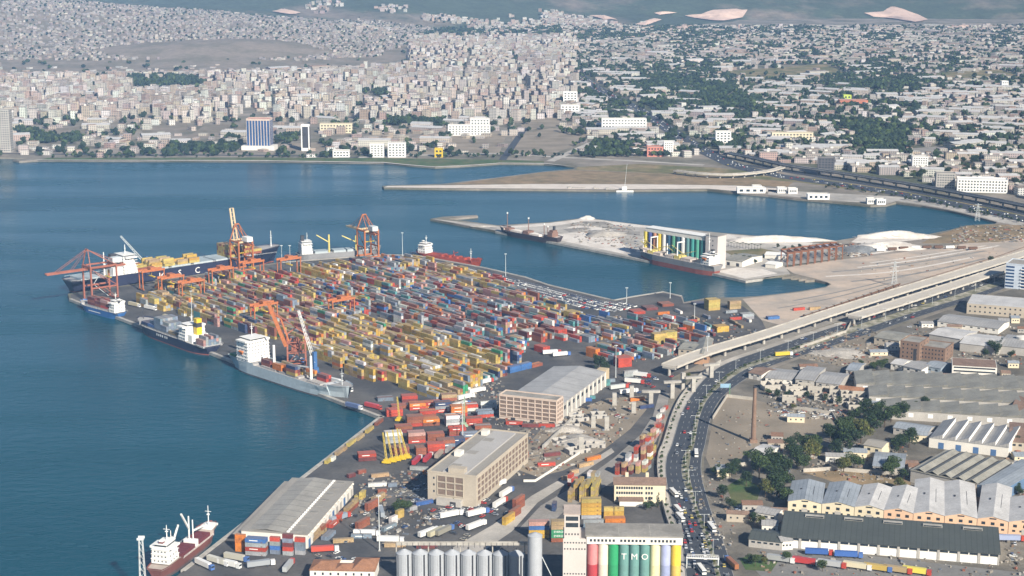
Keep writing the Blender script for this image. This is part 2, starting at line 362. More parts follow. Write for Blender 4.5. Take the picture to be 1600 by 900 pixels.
ASPH = mat('yard_asphalt', (0.065, 0.066, 0.07), 0.9, col2=(0.115, 0.11, 0.105), s2=0.02, amt=(0.3, 0.2), scales=(0.03, 0.5))
ROADM = mat('road_asphalt', (0.055, 0.062, 0.075), 0.85, amt=(0.15, 0.12), scales=(0.04, 0.4))
PALE = mat('pale_concrete_ground', (0.46, 0.43, 0.39), 0.9, col2=(0.33, 0.31, 0.28), s2=0.02)
SALT = mat('white_spoil', (0.70, 0.655, 0.60), 0.9, col2=(0.52, 0.47, 0.42), s2=0.05, lo=0.45, hi=0.62, amt=(0.15, 0.15), scales=(0.05, 0.5))
SAND = mat('pink_sand_fill', (0.50, 0.405, 0.325), 0.95, col2=(0.37, 0.325, 0.28), s2=0.02, amt=(0.15, 0.12))
DIRT = mat('tan_dirt', (0.29, 0.245, 0.19), 0.95, col2=(0.20, 0.17, 0.13), s2=0.03)
GRAVEL = mat('grey_rail_bed', (0.26, 0.245, 0.225), 0.95, amt=(0.25, 0.2), scales=(0.05, 0.6))
GRASS = mat('dry_grass', (0.12, 0.125, 0.05), 0.95, col2=(0.26, 0.20, 0.11), s2=0.02, amt=(0.3, 0.2))
LAWN = mat('green_lawn', (0.055, 0.10, 0.03), 0.95, col2=(0.11, 0.12, 0.05), s2=0.04, amt=(0.3, 0.2))
SCRUB = mat('brown_scrub', (0.27, 0.195, 0.115), 0.95, col2=(0.19, 0.15, 0.085), s2=0.02, amt=(0.3, 0.25))
RUBBLE = mat('rubble_stone', (0.40, 0.37, 0.33), 0.95, amt=(0.4, 0.3), scales=(0.1, 0.8))
CITYG = mat('city_street_ground', (0.23, 0.20, 0.18), 0.95, col2=(0.30, 0.265, 0.23), s2=0.01, amt=(0.25, 0.2))

sheet('yard_pavement', [(250, 920), (596, 652.5), (112, 467), (110, 460), (440, 411), (600, 399), (650, 400), (755, 419), (820, 434), (856, 446), (940, 466), (960, 470), (992, 464), (1036, 457),
                        (1064, 464), (1068, 474), (1100, 470), (1160, 478), (1190, 500), (1200, 520), (1110, 560), (1050, 590), (1042, 640), (1026, 700), (1030, 760), (1052, 850), (1062, 960), (240, 960)], ASPH, 0.05)
# quay coping: pale edge strips
def coping(name, pts, wid=3.0, h=0.35, m=CONC):
    c = [P(*p) for p in pts]; return kind(band(name, c, wid / 2, m, LZ - 2.2, LZ + h), 'structure')
coping('quay_kerb', [(286, 892), (596, 650.6)])
coping('quay_kerb', [(598, 652), (110, 467)])
coping('quay_kerb', [(440, 410), (600, 398), (650, 399), (755, 418), (820, 433), (856, 445), (940, 465), (960, 469), (992, 463), (1036, 456), (1064, 462.5)])
coping('quay_kerb', [(1190, 435.5), (1166, 439), (1116, 427.5), (988, 402.5), (870, 379.5), (775, 361.5)])
sheet('pier_pavement', [(676, 342), (775, 360), (870, 378), (988, 401), (1116, 426), (1166, 437), (1190, 434), (1235, 428), (1225, 415), (1300, 405), (1330, 385), (1270, 379), (1190, 370), (1130, 365), (1000, 352), (915, 341), (860, 348), (778, 353)], PALE, 0.05)
for poly in ([(860, 348.5), (915, 341), (1000, 351.5), (1060, 358), (1055, 361), (1000, 355), (960, 352), (915, 345), (870, 352), (800, 356), (790, 354)], [(870, 366), (920, 362), (960, 368), (985, 392), (985, 399), (920, 385), (872, 375)],
             [(900, 352), (960, 357), (1000, 364), (1000, 368), (940, 362), (885, 356)], [(1128, 365), (1190, 370.5), (1270, 379.5), (1265, 386), (1200, 381), (1130, 373)], [(1120, 424), (1164, 435), (1215, 427), (1190, 420), (1150, 418)]):
    sheet('salt_ground', poly, SALT, 0.10)
for poly in ([(905, 346), (945, 346), (960, 351), (920, 352)], [(955, 359), (1000, 362), (1000, 368), (968, 365)], [(880, 358), (915, 355), (925, 358), (890, 363)], [(940, 354), (985, 357), (990, 361), (950, 358)]):
    sheet('storage_pad', poly, GRAVEL, 0.14)
sheet('grass', [(1130, 392), (1190, 388), (1230, 396), (1220, 404), (1150, 402)], GRASS, 0.09)
sheet('sand', [(1160, 467), (1180, 464.5), (1210, 461.5), (1250, 456.5), (1290, 449.5), (1299, 444), (1292, 440.5), (1273, 435), (1240, 427), (1226, 418), (1300, 407), (1380, 398), (1480, 385), (1560, 372), (1600, 360), (1640, 380), (1600, 395), (1540, 415), (1400, 458), (1300, 490), (1235, 512), (1190, 500)], SAND, 0.06)
sheet('salt_ground', [(1340, 371), (1450, 367), (1440, 374), (1400, 378), (1440, 384), (1400, 392), (1330, 402), (1320, 395), (1370, 385), (1330, 378)], SALT, 0.10)
sheet('brown_ground', [(1440, 380), (1460, 368), (1487, 360), (1510, 353), (1556, 350.5), (1600, 352), (1600, 372), (1560, 378), (1500, 380)], SCRUB, 0.11)
sheet('rail_ground', [(1235, 514), (1300, 492), (1400, 460), (1500, 430), (1560, 415), (1600, 402), (1620, 392), (1640, 402), (1560, 428), (1480, 452), (1380, 478), (1250, 522), (1180, 548), (1120, 568), (1115, 560)], GRAVEL, 0.10)
# breakwater and north shore
sheet('breakwater_road', [(600, 292.5), (690, 293.5), (960, 295.5), (1105, 294.5), (1150, 298.5), (1240, 300), (1240, 296), (1150, 290), (1000, 288), (840, 287.5), (690, 289.5), (606, 290.5)], mat('pale_crushed_stone', (0.62, 0.56, 0.50), 0.95, amt=(0.15, 0.1)), 0.08)
sheet('breakwater_ground', [(700, 288.5), (840, 287), (1000, 287.5), (1145, 289), (1230, 292), (1240, 284), (1100, 274), (1010, 270), (900, 266), (850, 269), (780, 278)], SCRUB, 0.06)
sheet('grass', [(902, 261), (900, 265), (1010, 269.5), (1100, 273.5), (1240, 283.5), (1330, 296), (1450, 312), (1560, 336), (1600, 348), (1600, 338), (1560, 326), (1450, 303), (1330, 287), (1230, 274), (1120, 262), (1000, 256)], GRASS, 0.07)
sheet('shore_road', [(1200, 303.5), (1300, 313.5), (1385, 318.5), (1400, 314), (1440, 319.5), (1480, 326.5), (1535, 339.5), (1560, 347), (1640, 362), (1640, 350), (1540, 333), (1480, 320), (1400, 307), (1300, 302), (1200, 296)], PALE, 0.08)
sheet('shore_grass', [(64, 249.3), (400, 250), (600, 253), (640, 257), (680, 260), (740, 257), (780, 254), (850, 254.5), (850, 251.5), (780, 249.5), (600, 247), (400, 246), (200, 246.5), (75, 246.5)], LAWN, 0.06)
sheet('beach', [(40, 250.2), (60, 250.2), (400, 251.2), (600, 254.2), (640, 258), (680, 261), (740, 258), (780, 255), (850, 255.5), (900, 260.3), (850, 254.7), (780, 254.2), (740, 257.2), (680, 260.2), (640, 257.2), (600, 253.3), (400, 250.3), (60, 249.5)], mat('pale_shingle', (0.55, 0.52, 0.47), 0.95), 0.10)
# near, right-hand town ground
sheet('works_ground', [(1100, 700), (1112, 650), (1135, 612), (1170, 590), (1250, 560), (1400, 512), (1560, 458), (1660, 430), (1700, 960), (1150, 960), (1125, 850), (1100, 745)], mat('works_yard', (0.12, 0.112, 0.095), 0.95, col2=(0.20, 0.18, 0.15), s2=0.02, amt=(0.3, 0.25)), 0.05)
sheet('dirt_lot', [(1103, 715), (1114, 655), (1136, 620), (1180, 625), (1230, 638), (1300, 650), (1310, 668), (1250, 690), (1215, 690), (1190, 725), (1110, 730)], DIRT, 0.10)
sheet('dirt_lot', [(1240, 535), (1330, 505), (1400, 530), (1395, 560), (1330, 575), (1250, 560)], DIRT, 0.10)
sheet('brown_ground', [(1255, 738), (1300, 735), (1420, 745), (1425, 765), (1300, 752)], SCRUB, 0.12)
sheet('lawn', [(1135, 760), (1160, 745), (1190, 762), (1180, 790), (1145, 788)], LAWN, 0.12)
sheet('lawn', [(1155, 872), (1190, 866), (1215, 878), (1205, 893), (1165, 890)], LAWN, 0.12)
sheet('concrete_apron', [(1190, 850), (1600, 895), (1700, 905), (1700, 960), (1240, 960), (1180, 890)], mat('grey_apron', (0.19, 0.187, 0.18), 0.9, amt=(0.2, 0.15), scales=(0.05, 0.5)), 0.10)
sheet('construction_ground', [(820, 700), (850, 665), (900, 640), (950, 622), (1010, 618), (1010, 640), (985, 670), (940, 705), (880, 735), (840, 745), (812, 735)], DIRT, 0.10)
sheet('port_road', [(812, 825), (845, 790), (905, 755), (960, 715), (1000, 680), (1020, 650), (1030, 615), (1046, 615), (1040, 650), (1025, 690), (985, 735), (930, 770), (880, 800), (850, 830)], GRAVEL, 0.14)
sheet('port_road', [(700, 860), (770, 820), (830, 775), (900, 735), (955, 700), (960, 706), (905, 742), (840, 785), (800, 830), (745, 868)], PALE, 0.12)

# dual carriageway: edges of the two roads in the photo
LE = [(1082, 960), (1071, 900), (1065, 850), (1050, 800), (1040, 745), (1041, 715), (1049, 695), (1063, 650), (1079, 620), (1103, 590), (1135, 568), (1200, 545), (1300, 512), (1400, 482), (1500, 452), (1570, 428), (1640, 402)]
LI = [(1135, 960), (1120, 900), (1106, 850), (1087, 800), (1067, 745), (1068, 715), (1079, 695), (1088, 650), (1102, 620), (1128, 592), (1160, 572), (1215, 552), (1310, 518), (1408, 487), (1508, 457), (1578, 432), (1648, 406)]
RI = [(1141, 960), (1125, 900), (1110, 850), (1091, 800), (1077, 745), (1078, 715), (1084, 695), (1093, 650), (1108, 620), (1138, 594), (1172, 574), (1230, 556), (1320, 524), (1416, 492), (1516, 462), (1586, 437), (1656, 410)]
RO = [(1168, 960), (1147, 900), (1132, 850), (1112, 800), (1097, 745), (1097, 715), (1102, 695), (1112, 650), (1130, 620), (1163, 594), (1200, 574), (1262, 553), (1340, 528), (1430, 497), (1526, 466), (1596, 441), (1666, 413)]
def edge_road(name, A, B, m, z):
    a, b = smooth_line([P(*p) for p in A], 5), smooth_line([P(*p) for p in B], 5); n = len(a)
    vs = [(p.x, p.y, LZ + z) for p in a] + [(p.x, p.y, LZ + z) for p in b]
    kind(MB().add(vs, [(i, n + i, n + i + 1, i + 1) for i in range(n - 1)]).build(name, m), 'structure'); return a, b
WALKA = [(x - 12 + 3 * (y < 620), y - 2) for x, y in LE]
edge_road('pavement', WALKA, LE, PALE, 0.22)
RLA, RLB = edge_road('road', LE, LI, ROADM, 0.16)
RRA, RRB = edge_road('road', RI, RO, ROADM, 0.16)
edge_road('median_kerb', [(x - .6, y) for x, y in LI], [(x + .6, y) for x, y in RI], mat('median_planting', (0.17, 0.17, 0.11), 0.95, col2=(0.34, 0.32, 0.27), s2=0.12, amt=(0.35, 0.3)), 0.30)
LMARK = mat('lane_paint', (0.34, 0.34, 0.33), 0.8)
def lerp_lines(a, b, t): return [p + (q - p) * t for p, q in zip(a, b)]
def resample(line, step):
    out, acc = [line[0]], 0.0
    for p, q in zip(line, line[1:]):
        d = (q - p).length; t = step - acc
        while t <= d: out.append(p + (q - p) * (t / d)); t += step
        acc = (acc + d) % step if d else acc
    return out
mk = MB()
for a, b, lanes in ((RLA, RLB, (0.33, 0.66)), (RRA, RRB, (0.33, 0.66))):
    for t in (0.03, 0.97):
        l = lerp_lines(a, b, t); L1, R1 = strip_pts(l, 0.14)
        for i in range(len(l) - 1): mk.add([(q.x, q.y, LZ + 0.19) for q in (R1[i], R1[i + 1], L1[i + 1], L1[i])], [(0, 1, 2, 3)])
    for t in lanes:
        l = resample(lerp_lines(a, b, t), 4.5)
        for i in range(0, len(l) - 1, 3):
            L1, R1 = strip_pts([l[i], l[i + 1]], 0.14); mk.add([(q.x, q.y, LZ + 0.19) for q in (R1[0], R1[1], L1[1], L1[0])], [(0, 1, 2, 3)])
kind(mk.build('road_marking', LMARK), 'structure')
# port-side wall along the pavement
wl = smooth_line([P(*p) for p in WALKA[:11]], 4)
tag(band('boundary_wall', wl, 0.35, CONC, LZ, LZ + 2.4), 'long pale concrete boundary wall between port yard and main road', 'wall')
# far roads
def gband(name, px, half, m=ROADM, z=0.16):
    c = smooth_line([P(*p) for p in px], 4); kind(band(name, c, half, m, LZ + z - .05, LZ + z), 'structure'); return c
far_hw = gband('highway', [(905, 118), (940, 142), (975, 160), (1010, 178), (1050, 205), (1090, 230), (1125, 248), (1160, 262), (1230, 277), (1330, 291), (1450, 311), (1600, 343), (1720, 372)], 15)
gband('highway', [(1168, 258), (1240, 270), (1340, 286), (1450, 304), (1600, 334), (1720, 360)], 7, z=0.2)
gband('far_road', [(860, 252), (905, 232), (960, 208), (1000, 190)], 7, PALE, 0.18)
gband('far_road', [(785, 250), (805, 222), (820, 200)], 6, ROADM, 0.18)
gband('far_road', [(560, 246), (760, 240), (880, 246), (1000, 252), (1100, 258)], 6, PALE, 0.14)
gband('far_road', [(0, 240), (200, 242), (420, 243), (560, 246)], 6, ROADM, 0.15)
gband('far_road', [(960, 150), (1100, 168), (1300, 190), (1600, 235)], 5, ROADM, 0.15)
sheet('plain_ground', [(880, 56), (1640, 50), (1680, 300), (1450, 290), (1300, 268), (1160, 246), (1060, 215), (960, 170), (905, 130), (880, 90)], mat('leafy_plain_ground', (0.085, 0.095, 0.055), 0.95, col2=(0.20, 0.18, 0.14), s2=0.006, lo=0.48, hi=0.6, amt=(0.3, 0.25), scales=(0.02, 0.2)), 0.05)
for i, (px, hw, m) in enumerate((([(1300, 425), (1400, 415), (1540, 392)], 2.5, GRAVEL), ([(1290, 432), (1400, 424), (1520, 402)], 2, SALT), ([(1330, 440), (1430, 428), (1540, 404)], 2.5, GRAVEL), ([(1240, 470), (1330, 452), (1440, 425)], 1.6, GRAVEL), ([(1340, 418), (1440, 405), (1560, 384)], 2, SALT), ([(1215, 482), (1300, 466), (1400, 440)], 1.4, GRAVEL), ([(1360, 411), (1440, 400), (1540, 384)], 1.5, SALT))): gband('dirt_track', px, hw, m, .13 + i * .012)
# bare lots in the town across the bay
for poly, m in (([(0, 103), (300, 99), (430, 100), (560, 97), (640, 90), (560, 104), (300, 112), (0, 114)], BARE), ([(690, 236), (700, 206), (760, 200), (790, 215), (780, 240)], DIRT), ([(800, 212), (860, 200), (930, 205), (905, 225), (860, 242), (800, 240)], DIRT),
                ([(810, 190), (870, 183), (880, 196), (820, 204)], DIRT), ([(215, 200), (290, 190), (300, 205), (230, 212)], BARE), ([(290, 215), (320, 196), (380, 192), (385, 205), (340, 215)], BARE), ([(60, 205), (130, 196), (140, 208), (70, 216)], BARE),
                ([(1130, 112), (1290, 100), (1330, 118), (1160, 126)], GRASS), ([(1440, 116), (1560, 108), (1600, 122), (1480, 126)], GRASS), ([(1420, 232), (1480, 228), (1490, 240), (1430, 244)], GRAVEL), ([(1180, 182), (1280, 176), (1290, 192), (1200, 196)], DIRT),
                ([(560, 236), (700, 232), (700, 241), (560, 242)], DIRT), ([(430, 225), (560, 220), (560, 232), (440, 238)], DIRT)):
    sheet('bare_ground', poly, m, 0.12)

# ================================================================== CONTAINERS registry (built later), ships, cranes
CT = []                                   # (base centre, rotation, length, colour, zone)
CCOL = {'yellow': (0.420, 0.317, 0.094), 'tan': (0.352, 0.258, 0.138), 'mustard': (0.436, 0.275, 0.052), 'rust': (0.236, 0.081, 0.047), 'red': (0.380, 0.055, 0.033), 'maroon': (0.143, 0.041, 0.041),
        'orange': (0.523, 0.164, 0.028), 'blue': (0.046, 0.116, 0.303), 'navy': (0.032, 0.050, 0.110), 'grey': (0.282, 0.299, 0.308), 'white': (0.598, 0.589, 0.564), 'green': (0.039, 0.219, 0.107),
        'teal': (0.080, 0.225, 0.234), 'pink': (0.402, 0.223, 0.197), 'slate': (0.165, 0.207, 0.259)}
CW, CHH, C40, C20 = 2.44, 2.6, 12.19, 6.06
def ct(p, rz, L, col, zone): CT.append((Vector(p), rz, L, col, zone))
def text_mesh(name, s, size, m, parent, loc, rot, ext=0.0):
    cu = bpy.data.curves.new(name, 'FONT'); cu.body = s; cu.size = size; cu.align_x = 'CENTER'; cu.extrude = ext; cu.resolution_u = 2
    t = bpy.data.objects.new(name, cu); me = bpy.data.meshes.new_from_object(t); bpy.data.objects.remove(t); bpy.data.curves.remove(cu)
    me.name = name; me.materials.append(m); o = link(name, me, parent); o.location = loc; o.rotation_euler = rot; return o

def hull_parts(r, L, B, zd, top, low, deckm, boot=1.6, fc=0.12, fch=2.6, sheer=1.2, poop=0.0, pooph=0.0, flare=1.0):
    us = [0, .02, .06, .12, .2, .35, .5, .65, .75, .82, 1 - fc, 1 - fc + .002, .93, .97, .99, 1.0]
    if poop: us = sorted(set(us + [poop - .002, poop]))
    def deckz(u):
        z = zd + sheer * max(0, (u - .6) / .4) ** 2
        if u > 1 - fc: z += fch
        if poop and u < poop: z += pooph
        return z
    hb = lambda u: B / 2 * (min(1, .74 + .26 * math.sin(min(u / .14, 1) * math.pi / 2)) if u < .14 else 1 if u < .74 else math.sqrt(max(0, 1 - ((u - .74) / .262) ** 2.2)))
    wb = lambda u: B / 2 * (min(1, .30 + .70 * math.sin(min(u / .2, 1) * math.pi / 2)) if u < .2 else 1 if u < .68 else max(0, 1 - ((u - .68) / .29) ** 1.9))
    up, lowb, dk = MB(), MB(), MB(); N = len(us)
    def xat(u, t):                        # raked stem and counter stern
        x = -L / 2 + u * L
        if u > .9: x += (u - .9) / .1 * L * .022 * (t - 1) * 1.4
        if u < .06: x += (1 - u / .06) * L * .02 * (1 - t)
        return x
    rows = []
    for u in us:
        z1 = deckz(u); w0, w1 = wb(u), hb(u); row = []
        for z in (-1.5, boot, boot + (z1 - boot) * .5, z1):
            t = max(0, min(1, z / z1)); tt = t ** (1.5 * flare)
            row.append((xat(u, t), w0 + (w1 - w0) * tt, z))
        rows.append(row)
    for s in (1, -1):
        vs = [(x, y * s, z) for row in rows for x, y, z in row]
        f = lambda i, k: (i * 4 + k, (i + 1) * 4 + k, (i + 1) * 4 + k + 1, i * 4 + k + 1)[::(-1 if s > 0 else 1)]
        up.add(vs, [f(i, k) for i in range(N - 1) for k in (1, 2)]); lowb.add(vs, [f(i, 0) for i in range(N - 1)])
    a = rows[0]; tr = [(x, y, z) for x, y, z in a] + [(x, -y, z) for x, y, z in a]
    up.add(tr, [(1, 5, 6, 2), (2, 6, 7, 3)]); lowb.add(tr, [(0, 4, 5, 1)])
    vs = [(x, y, z - .0) for x, y, z in (row[3] for row in rows)] + [(x, -y, z) for x, y, z in (row[3] for row in rows)]
    dk.add([(x, y * .985, z - .9) for x, y, z in vs], [(i, N + i, N + i + 1, i + 1) for i in range(N - 1)])
    up.build('hull', top, r); lowb.build('boot_topping', low, r); dk.build('deck', deckm, r)
    return deckz, hb
def winband(par, x, y0, y1, z, n, ax='y', w=.9, h=.8):
    for i in range(n):
        c = y0 + (y1 - y0) * (i + .5) / n
        if ax == 'y': bx('window', GLASS, par, x - .06, x + .06, c - w / 2, c + w / 2, z, z + h)
        else: bx('window', GLASS, par, c - w / 2, c + w / 2, x - .06, x + .06, z, z + h)
def house(r, x0, x1, w, z0, levels, m=WHITE, wing=True, lh=2.8, taper=.4, front=1, nwin=5):
    mb = MB()
    for k in range(levels):
        t = k * taper; mb.box(x0 + t * (front < 0), x1 - t * (front > 0), -w / 2 + t * .6, w / 2 - t * .6, z0 + k * lh, z0 + (k + 1) * lh - .0)
        mb.box(x0 - .5, x1 + .5, -w / 2 + t * .5 - .3, w / 2 - t * .5 + .3, z0 + (k + 1) * lh - .12, z0 + (k + 1) * lh + .12)
    s = mb.build('superstructure', m, r); zt = z0 + levels * lh
    b = MB().box(x0 + 1, x1 - .5, -w * .34, w * .34, zt + .1, zt + 2.6).box(x0 + .4, x1 + .1, -w * .36, w * .36, zt + 2.6, zt + 2.85)
    if wing: b.box(x0 + 1.5, x1 - 1, -w / 2 - 1.5, w / 2 + 1.5, zt + .12, zt + 1.3)
    br = b.build('bridge', m, r)
    for y in (-1, 1): bx('window_band', GLASS, br, x0 + 1.2, x1 - .7, y * w * .34 - .05, y * w * .34 + .05, zt + 1.4, zt + 2.3)
    for x in (x0 + 1, x1 - .5): bx('window_band', GLASS, br, x - .05, x + .05, -w * .33, w * .33, zt + 1.4, zt + 2.3)
    for k in range(levels):
        t = k * taper
        for y in (-1, 1): winband(s, y * (w / 2 - t * .6), x0 + t * (front < 0) + .8, x1 - t * (front > 0) - .8, z0 + k * lh + 1.1, 3, 'x')
        for x in (x0 + t * (front < 0), x1 - t * (front > 0)): winband(s, x, -w / 2 + t * .6 + .8, w / 2 - t * .6 - .8, z0 + k * lh + 1.1, nwin, 'y')
    return zt
def mastp(r, x, z, h, m=WHITE, y=0, cross=True, name='mast', rad=.35):
    mb = MB().cyl((x, y, z), (x, y, z + h), rad, rad * .5, 7)
    if cross: mb.beam((x, y - 2, z + h * .72), (x, y + 2, z + h * .72), .25); mb.box(x - .5, x + .5, y - .8, y + .8, z + h * .55, z + h * .6)
    return mb.build(name, m, r)
def funnel(r, x, z, h, m, band_m=DARK, l=4, w=3.2):
    f = MB().prism([(x - l / 2, -w / 2), (x + l / 2 - .8, -w / 2), (x + l / 2, 0), (x + l / 2 - .8, w / 2), (x - l / 2, w / 2)], z, z + h).build('funnel', m, r)
    MB().prism([(x - l / 2 - .05, -w / 2 - .05), (x + l / 2 - .78, -w / 2 - .05), (x + l / 2 + .05, 0), (x + l / 2 - .78, w / 2 + .05), (x - l / 2 - .05, w / 2 + .05)], z + h * .62, z + h * .82).build('funnel_band', band_m, f)
    return f
def hatches(r, spans, w, z, m, h=1.6):
    for a, b in spans:
        hc = MB().box(a, b, -w / 2, w / 2, z - .95, z + h).build('hatch_cover', m, r)
        n = max(2, int((b - a) / 3.2)); rb = MB()
        for i in range(1, n): rb.box(a + (b - a) * i / n - .12, a + (b - a) * i / n + .12, -w / 2 + .1, w / 2 - .1, z + h, z + h + .15)
        rb.build('hatch_rib', m, hc)
def kingpost(r, x, z, h, m, jib=None, y=0, rad=1.0):
    k = MB().cyl((x, y, z - .9), (x, y, z + h), rad, rad * .85, 10).build('kingpost', m, r)
    if jib:
        jx, jz = jib; j = MB().beam((x, y, z + h * .55), (x + jx, y, z + h * .55 + jz), .8, 1.0).build('derrick_boom', m, k)
        MB().beam((x, y, z + h), (x + jx, y, z + h * .55 + jz + .5), .12).build('stay_wire', DARK, k)
    return k
def rails(r, L, B, z, m=WHITE, x0=-.48, x1=.45):
    mb = MB()
    for s in (-1, 1):
        y = s * B / 2 * .985
        for zz in (.55, 1.1): mb.beam((L * x0, y, z + zz), (L * x1, y, z + zz), .09)
        n = int(L * (x1 - x0) / 6)
        for i in range(n + 1): mb.beam((L * x0 + L * (x1 - x0) * i / n, y, z - .1), (L * x0 + L * (x1 - x0) * i / n, y, z + 1.1), .09)
    return mb.build('railing', m, r)
def lifeboat(r, x, y, z):
    lb = MB().cyl((x - 2.4, y, z), (x + 2.4, y, z), .9, .9, 8).cyl((x + 2.4, y, z), (x + 3.4, y, z + .2), .9, .2, 8).cyl((x - 3.2, y, z + .2), (x - 2.4, y, z), .2, .9, 8)
    lb.box(x - 2, x + 2, y - .15, y + .15, z - 2.1, z - .8); lb.build('lifeboat', mat('lifeboat_orange', (0.65, 0.2, 0.05), 0.5), r)
def ship_frame(name, label, stern, bow, beam, side=0, z=0, extra=''):
    a, b = P(*stern, z), P(*bow, z); d = (b - a).normalized(); n = Vector((-d.y, d.x, 0))
    c = (a + b) / 2 + n * side * beam / 2
    return root(name, label, 'ship', (c.x, c.y, 0), math.atan2(d.y, d.x)), (b - a).length
def deck_stack(r, L, x, y, z, cols, n40=True, zone='ship'):
    Mx = Matrix.Translation(r.location) @ Matrix.Rotation(r.rotation_euler[2], 4, 'Z')
    for k, c in enumerate(cols): ct(Mx @ Vector((x, y, z + k * CHH)), r.rotation_euler[2], C40 if n40 else C20, c, zone)

LGREY = mat('light_grey_hull', (0.42, 0.49, 0.53), 0.5, amt=(0.1, 0.12), scales=(0.05, 0.5)); NAVYH = mat('navy_hull', (0.022, 0.026, 0.055), 0.4)
BOOTD = mat('dark_boot_paint', (0.10, 0.08, 0.08), 0.6, amt=(0.3, 0.2)); BOOTR = mat('red_boot_paint', (0.25, 0.075, 0.055), 0.65, amt=(0.25, 0.2)); GDECK = mat('grey_deck', (0.34, 0.33, 0.32), 0.8)
REDDECK = mat('red_oxide_deck', (0.36, 0.065, 0.035), 0.7, amt=(0.3, 0.25)); BLUEH = mat('blue_hull', (0.03, 0.11, 0.30), 0.45); GREYH = mat('grey_hull', (0.22, 0.22, 0.225), 0.6, amt=(0.2, 0.2)); MAROON = mat('maroon_hatch', (0.14, 0.035, 0.04), 0.7)
BLACKH = mat('black_brown_hull', (0.04, 0.03, 0.035), 0.6); GREEN = mat('green_deck_gear', (0.03, 0.17, 0.07), 0.6)

# 1  pale cargo ship alongside the near quay, bow towards the corner
r, L = ship_frame('cargo_ship', 'long pale grey cargo ship with tall white accommodation block at the container quay', (352, 574), (531, 633), 22, side=1)
dz, hb = hull_parts(r, L, 22, 9.6, LGREY, BOOTD, GDECK, boot=1.2, fch=2.4, poop=.26, pooph=1.5)
house(r, -L * .46 + 11, -L * .46 + 27, 21.6, 9.7, 6, taper=.1, nwin=7)
mastp(r, -L * .46 + 15, 29.4, 10, y=2); funnel(r, -L * .46 + 9, 10, 11, WHITE)
for x in (-L * .12, L * .2): kingpost(r, x, 8.5, 20, WHITE, (-26, -3) if x > 0 else None, y=-3, rad=1.2)
kingpost(r, -L * .47 + 3, 10, 10, WHITE, (-14 + 26, 3), rad=.7)
mastp(r, L * .43, 11.5, 13, m=STEELW); rails(r, L, 22, 8.5, STEELW, -.2, .36)
hatches(r, [(-L * .2, -L * .07), (-L * .04, L * .13), (L * .2, L * .31)], 15, 8.5, GDECK)
lifeboat(r, -L * .46 + 18, -11.2, 18); MB().cyl((L * .5 - 2, 0, -.3), (L * .5 + 5, 0, -.3), 1.6, .9, 10).build('bulb', BOOTR, r)
MB().box(L * .33, L * .38, -6, 6, 9.4, 10.6).cyl((L * .40, -3, 11), (L * .40, 3, 11), .8, .8, 8).build('winch', STEELW, r)
MB().box(-L * .49, -L * .43, -7, 7, 10, 12).build('winch', GREEN, r)
for x, y, cs in ((-L * .17, -5, ('rust', 'maroon')), (-L * .17, -2, ('maroon', 'rust')), (-L * .06, -6, ('orange', 'orange')), (-L * .02, -3.4, ('orange', 'orange')), (-L * .02, 2, ('mustard',)), (L * .07, -7, ('yellow', 'rust', 'navy')), (L * .07, -4.4, ('rust', 'maroon', 'slate')), (L * .07, 0, ('mustard', 'tan')), (L * .15, 3, ('tan', 'orange')), (L * .27, 0, ('red', 'maroon')), (L * .27, 2.7, ('maroon', 'red')), (-L * .06, 3, ('rust', 'tan'))):
    deck_stack(r, L, x, y, 10.1, cs, zone='paleship')

# 2  dark container ship ahead of it
r, L = ship_frame('container_ship', 'navy container ship with yellow funnel and blue containers on deck', (316, 558), (203, 516), 22, side=-1)
dz, hb = hull_parts(r, L, 22, 8, NAVYH, BOOTR, GDECK, boot=.8, fch=2.4)
house(r, -L * .27, -L * .27 + 12, 20, 8, 4); funnel(r, -L * .27 - 4.5, 8, 20, mat('funnel_yellow', (0.75, 0.50, 0.02), 0.45), DARK, 6, 5); MB().box(-L * .27 - 8, -L * .27, -8, 8, 7.1, 14).build('engine_casing', WHITE, r)
mastp(r, -L * .27 + 6, 22, 8); mastp(r, L * .45, 10, 12, m=DARK); rails(r, L, 22, 8, WHITE, -.49, .36)
hatches(r, [(-L * .12, L * .0), (L * .02, L * .14), (L * .16, L * .28), (L * .3, L * .36)], 17, 8, GDECK, 1.2); MB().box(-L * .495, -L * .40, -9.6, 9.6, 7.1, 8.6).build('hatch_cover', GDECK, r)
for i, x in enumerate((-L * .07, L * .05, L * .13, L * .22, L * .31)):
    for j in range(7):
        n = [1, 3, 4, 2, 1][i] - (j in (0, 6)) * (i % 2) ; pal = [('slate', 'tan', 'rust'), ('slate', 'slate', 'grey'), ('slate', 'grey', 'slate'), ('blue', 'slate', 'blue'), ('navy', 'rust', 'blue')][i]
        deck_stack(r, L, x, -7.6 + j * 2.53, 9.2, [random.choice(pal) for _ in range(max(n, 0))], zone='navyship')
for j in range(7): deck_stack(r, L, -L * .445, -7.6 + j * 2.53, 8.6, [random.choice(('slate', 'grey', 'pink', 'grey')) for _ in range(2 + j % 2)], zone='navyship')
for i in range(6): bx('hull_marking', WHITE, r, L * .10 - i * 3.3 - (i > 3) * 1.2, L * .10 - i * 3.3 + 1.7 - (i > 3) * 1.2, 10.96, 11.06, 4.6, 6.6)
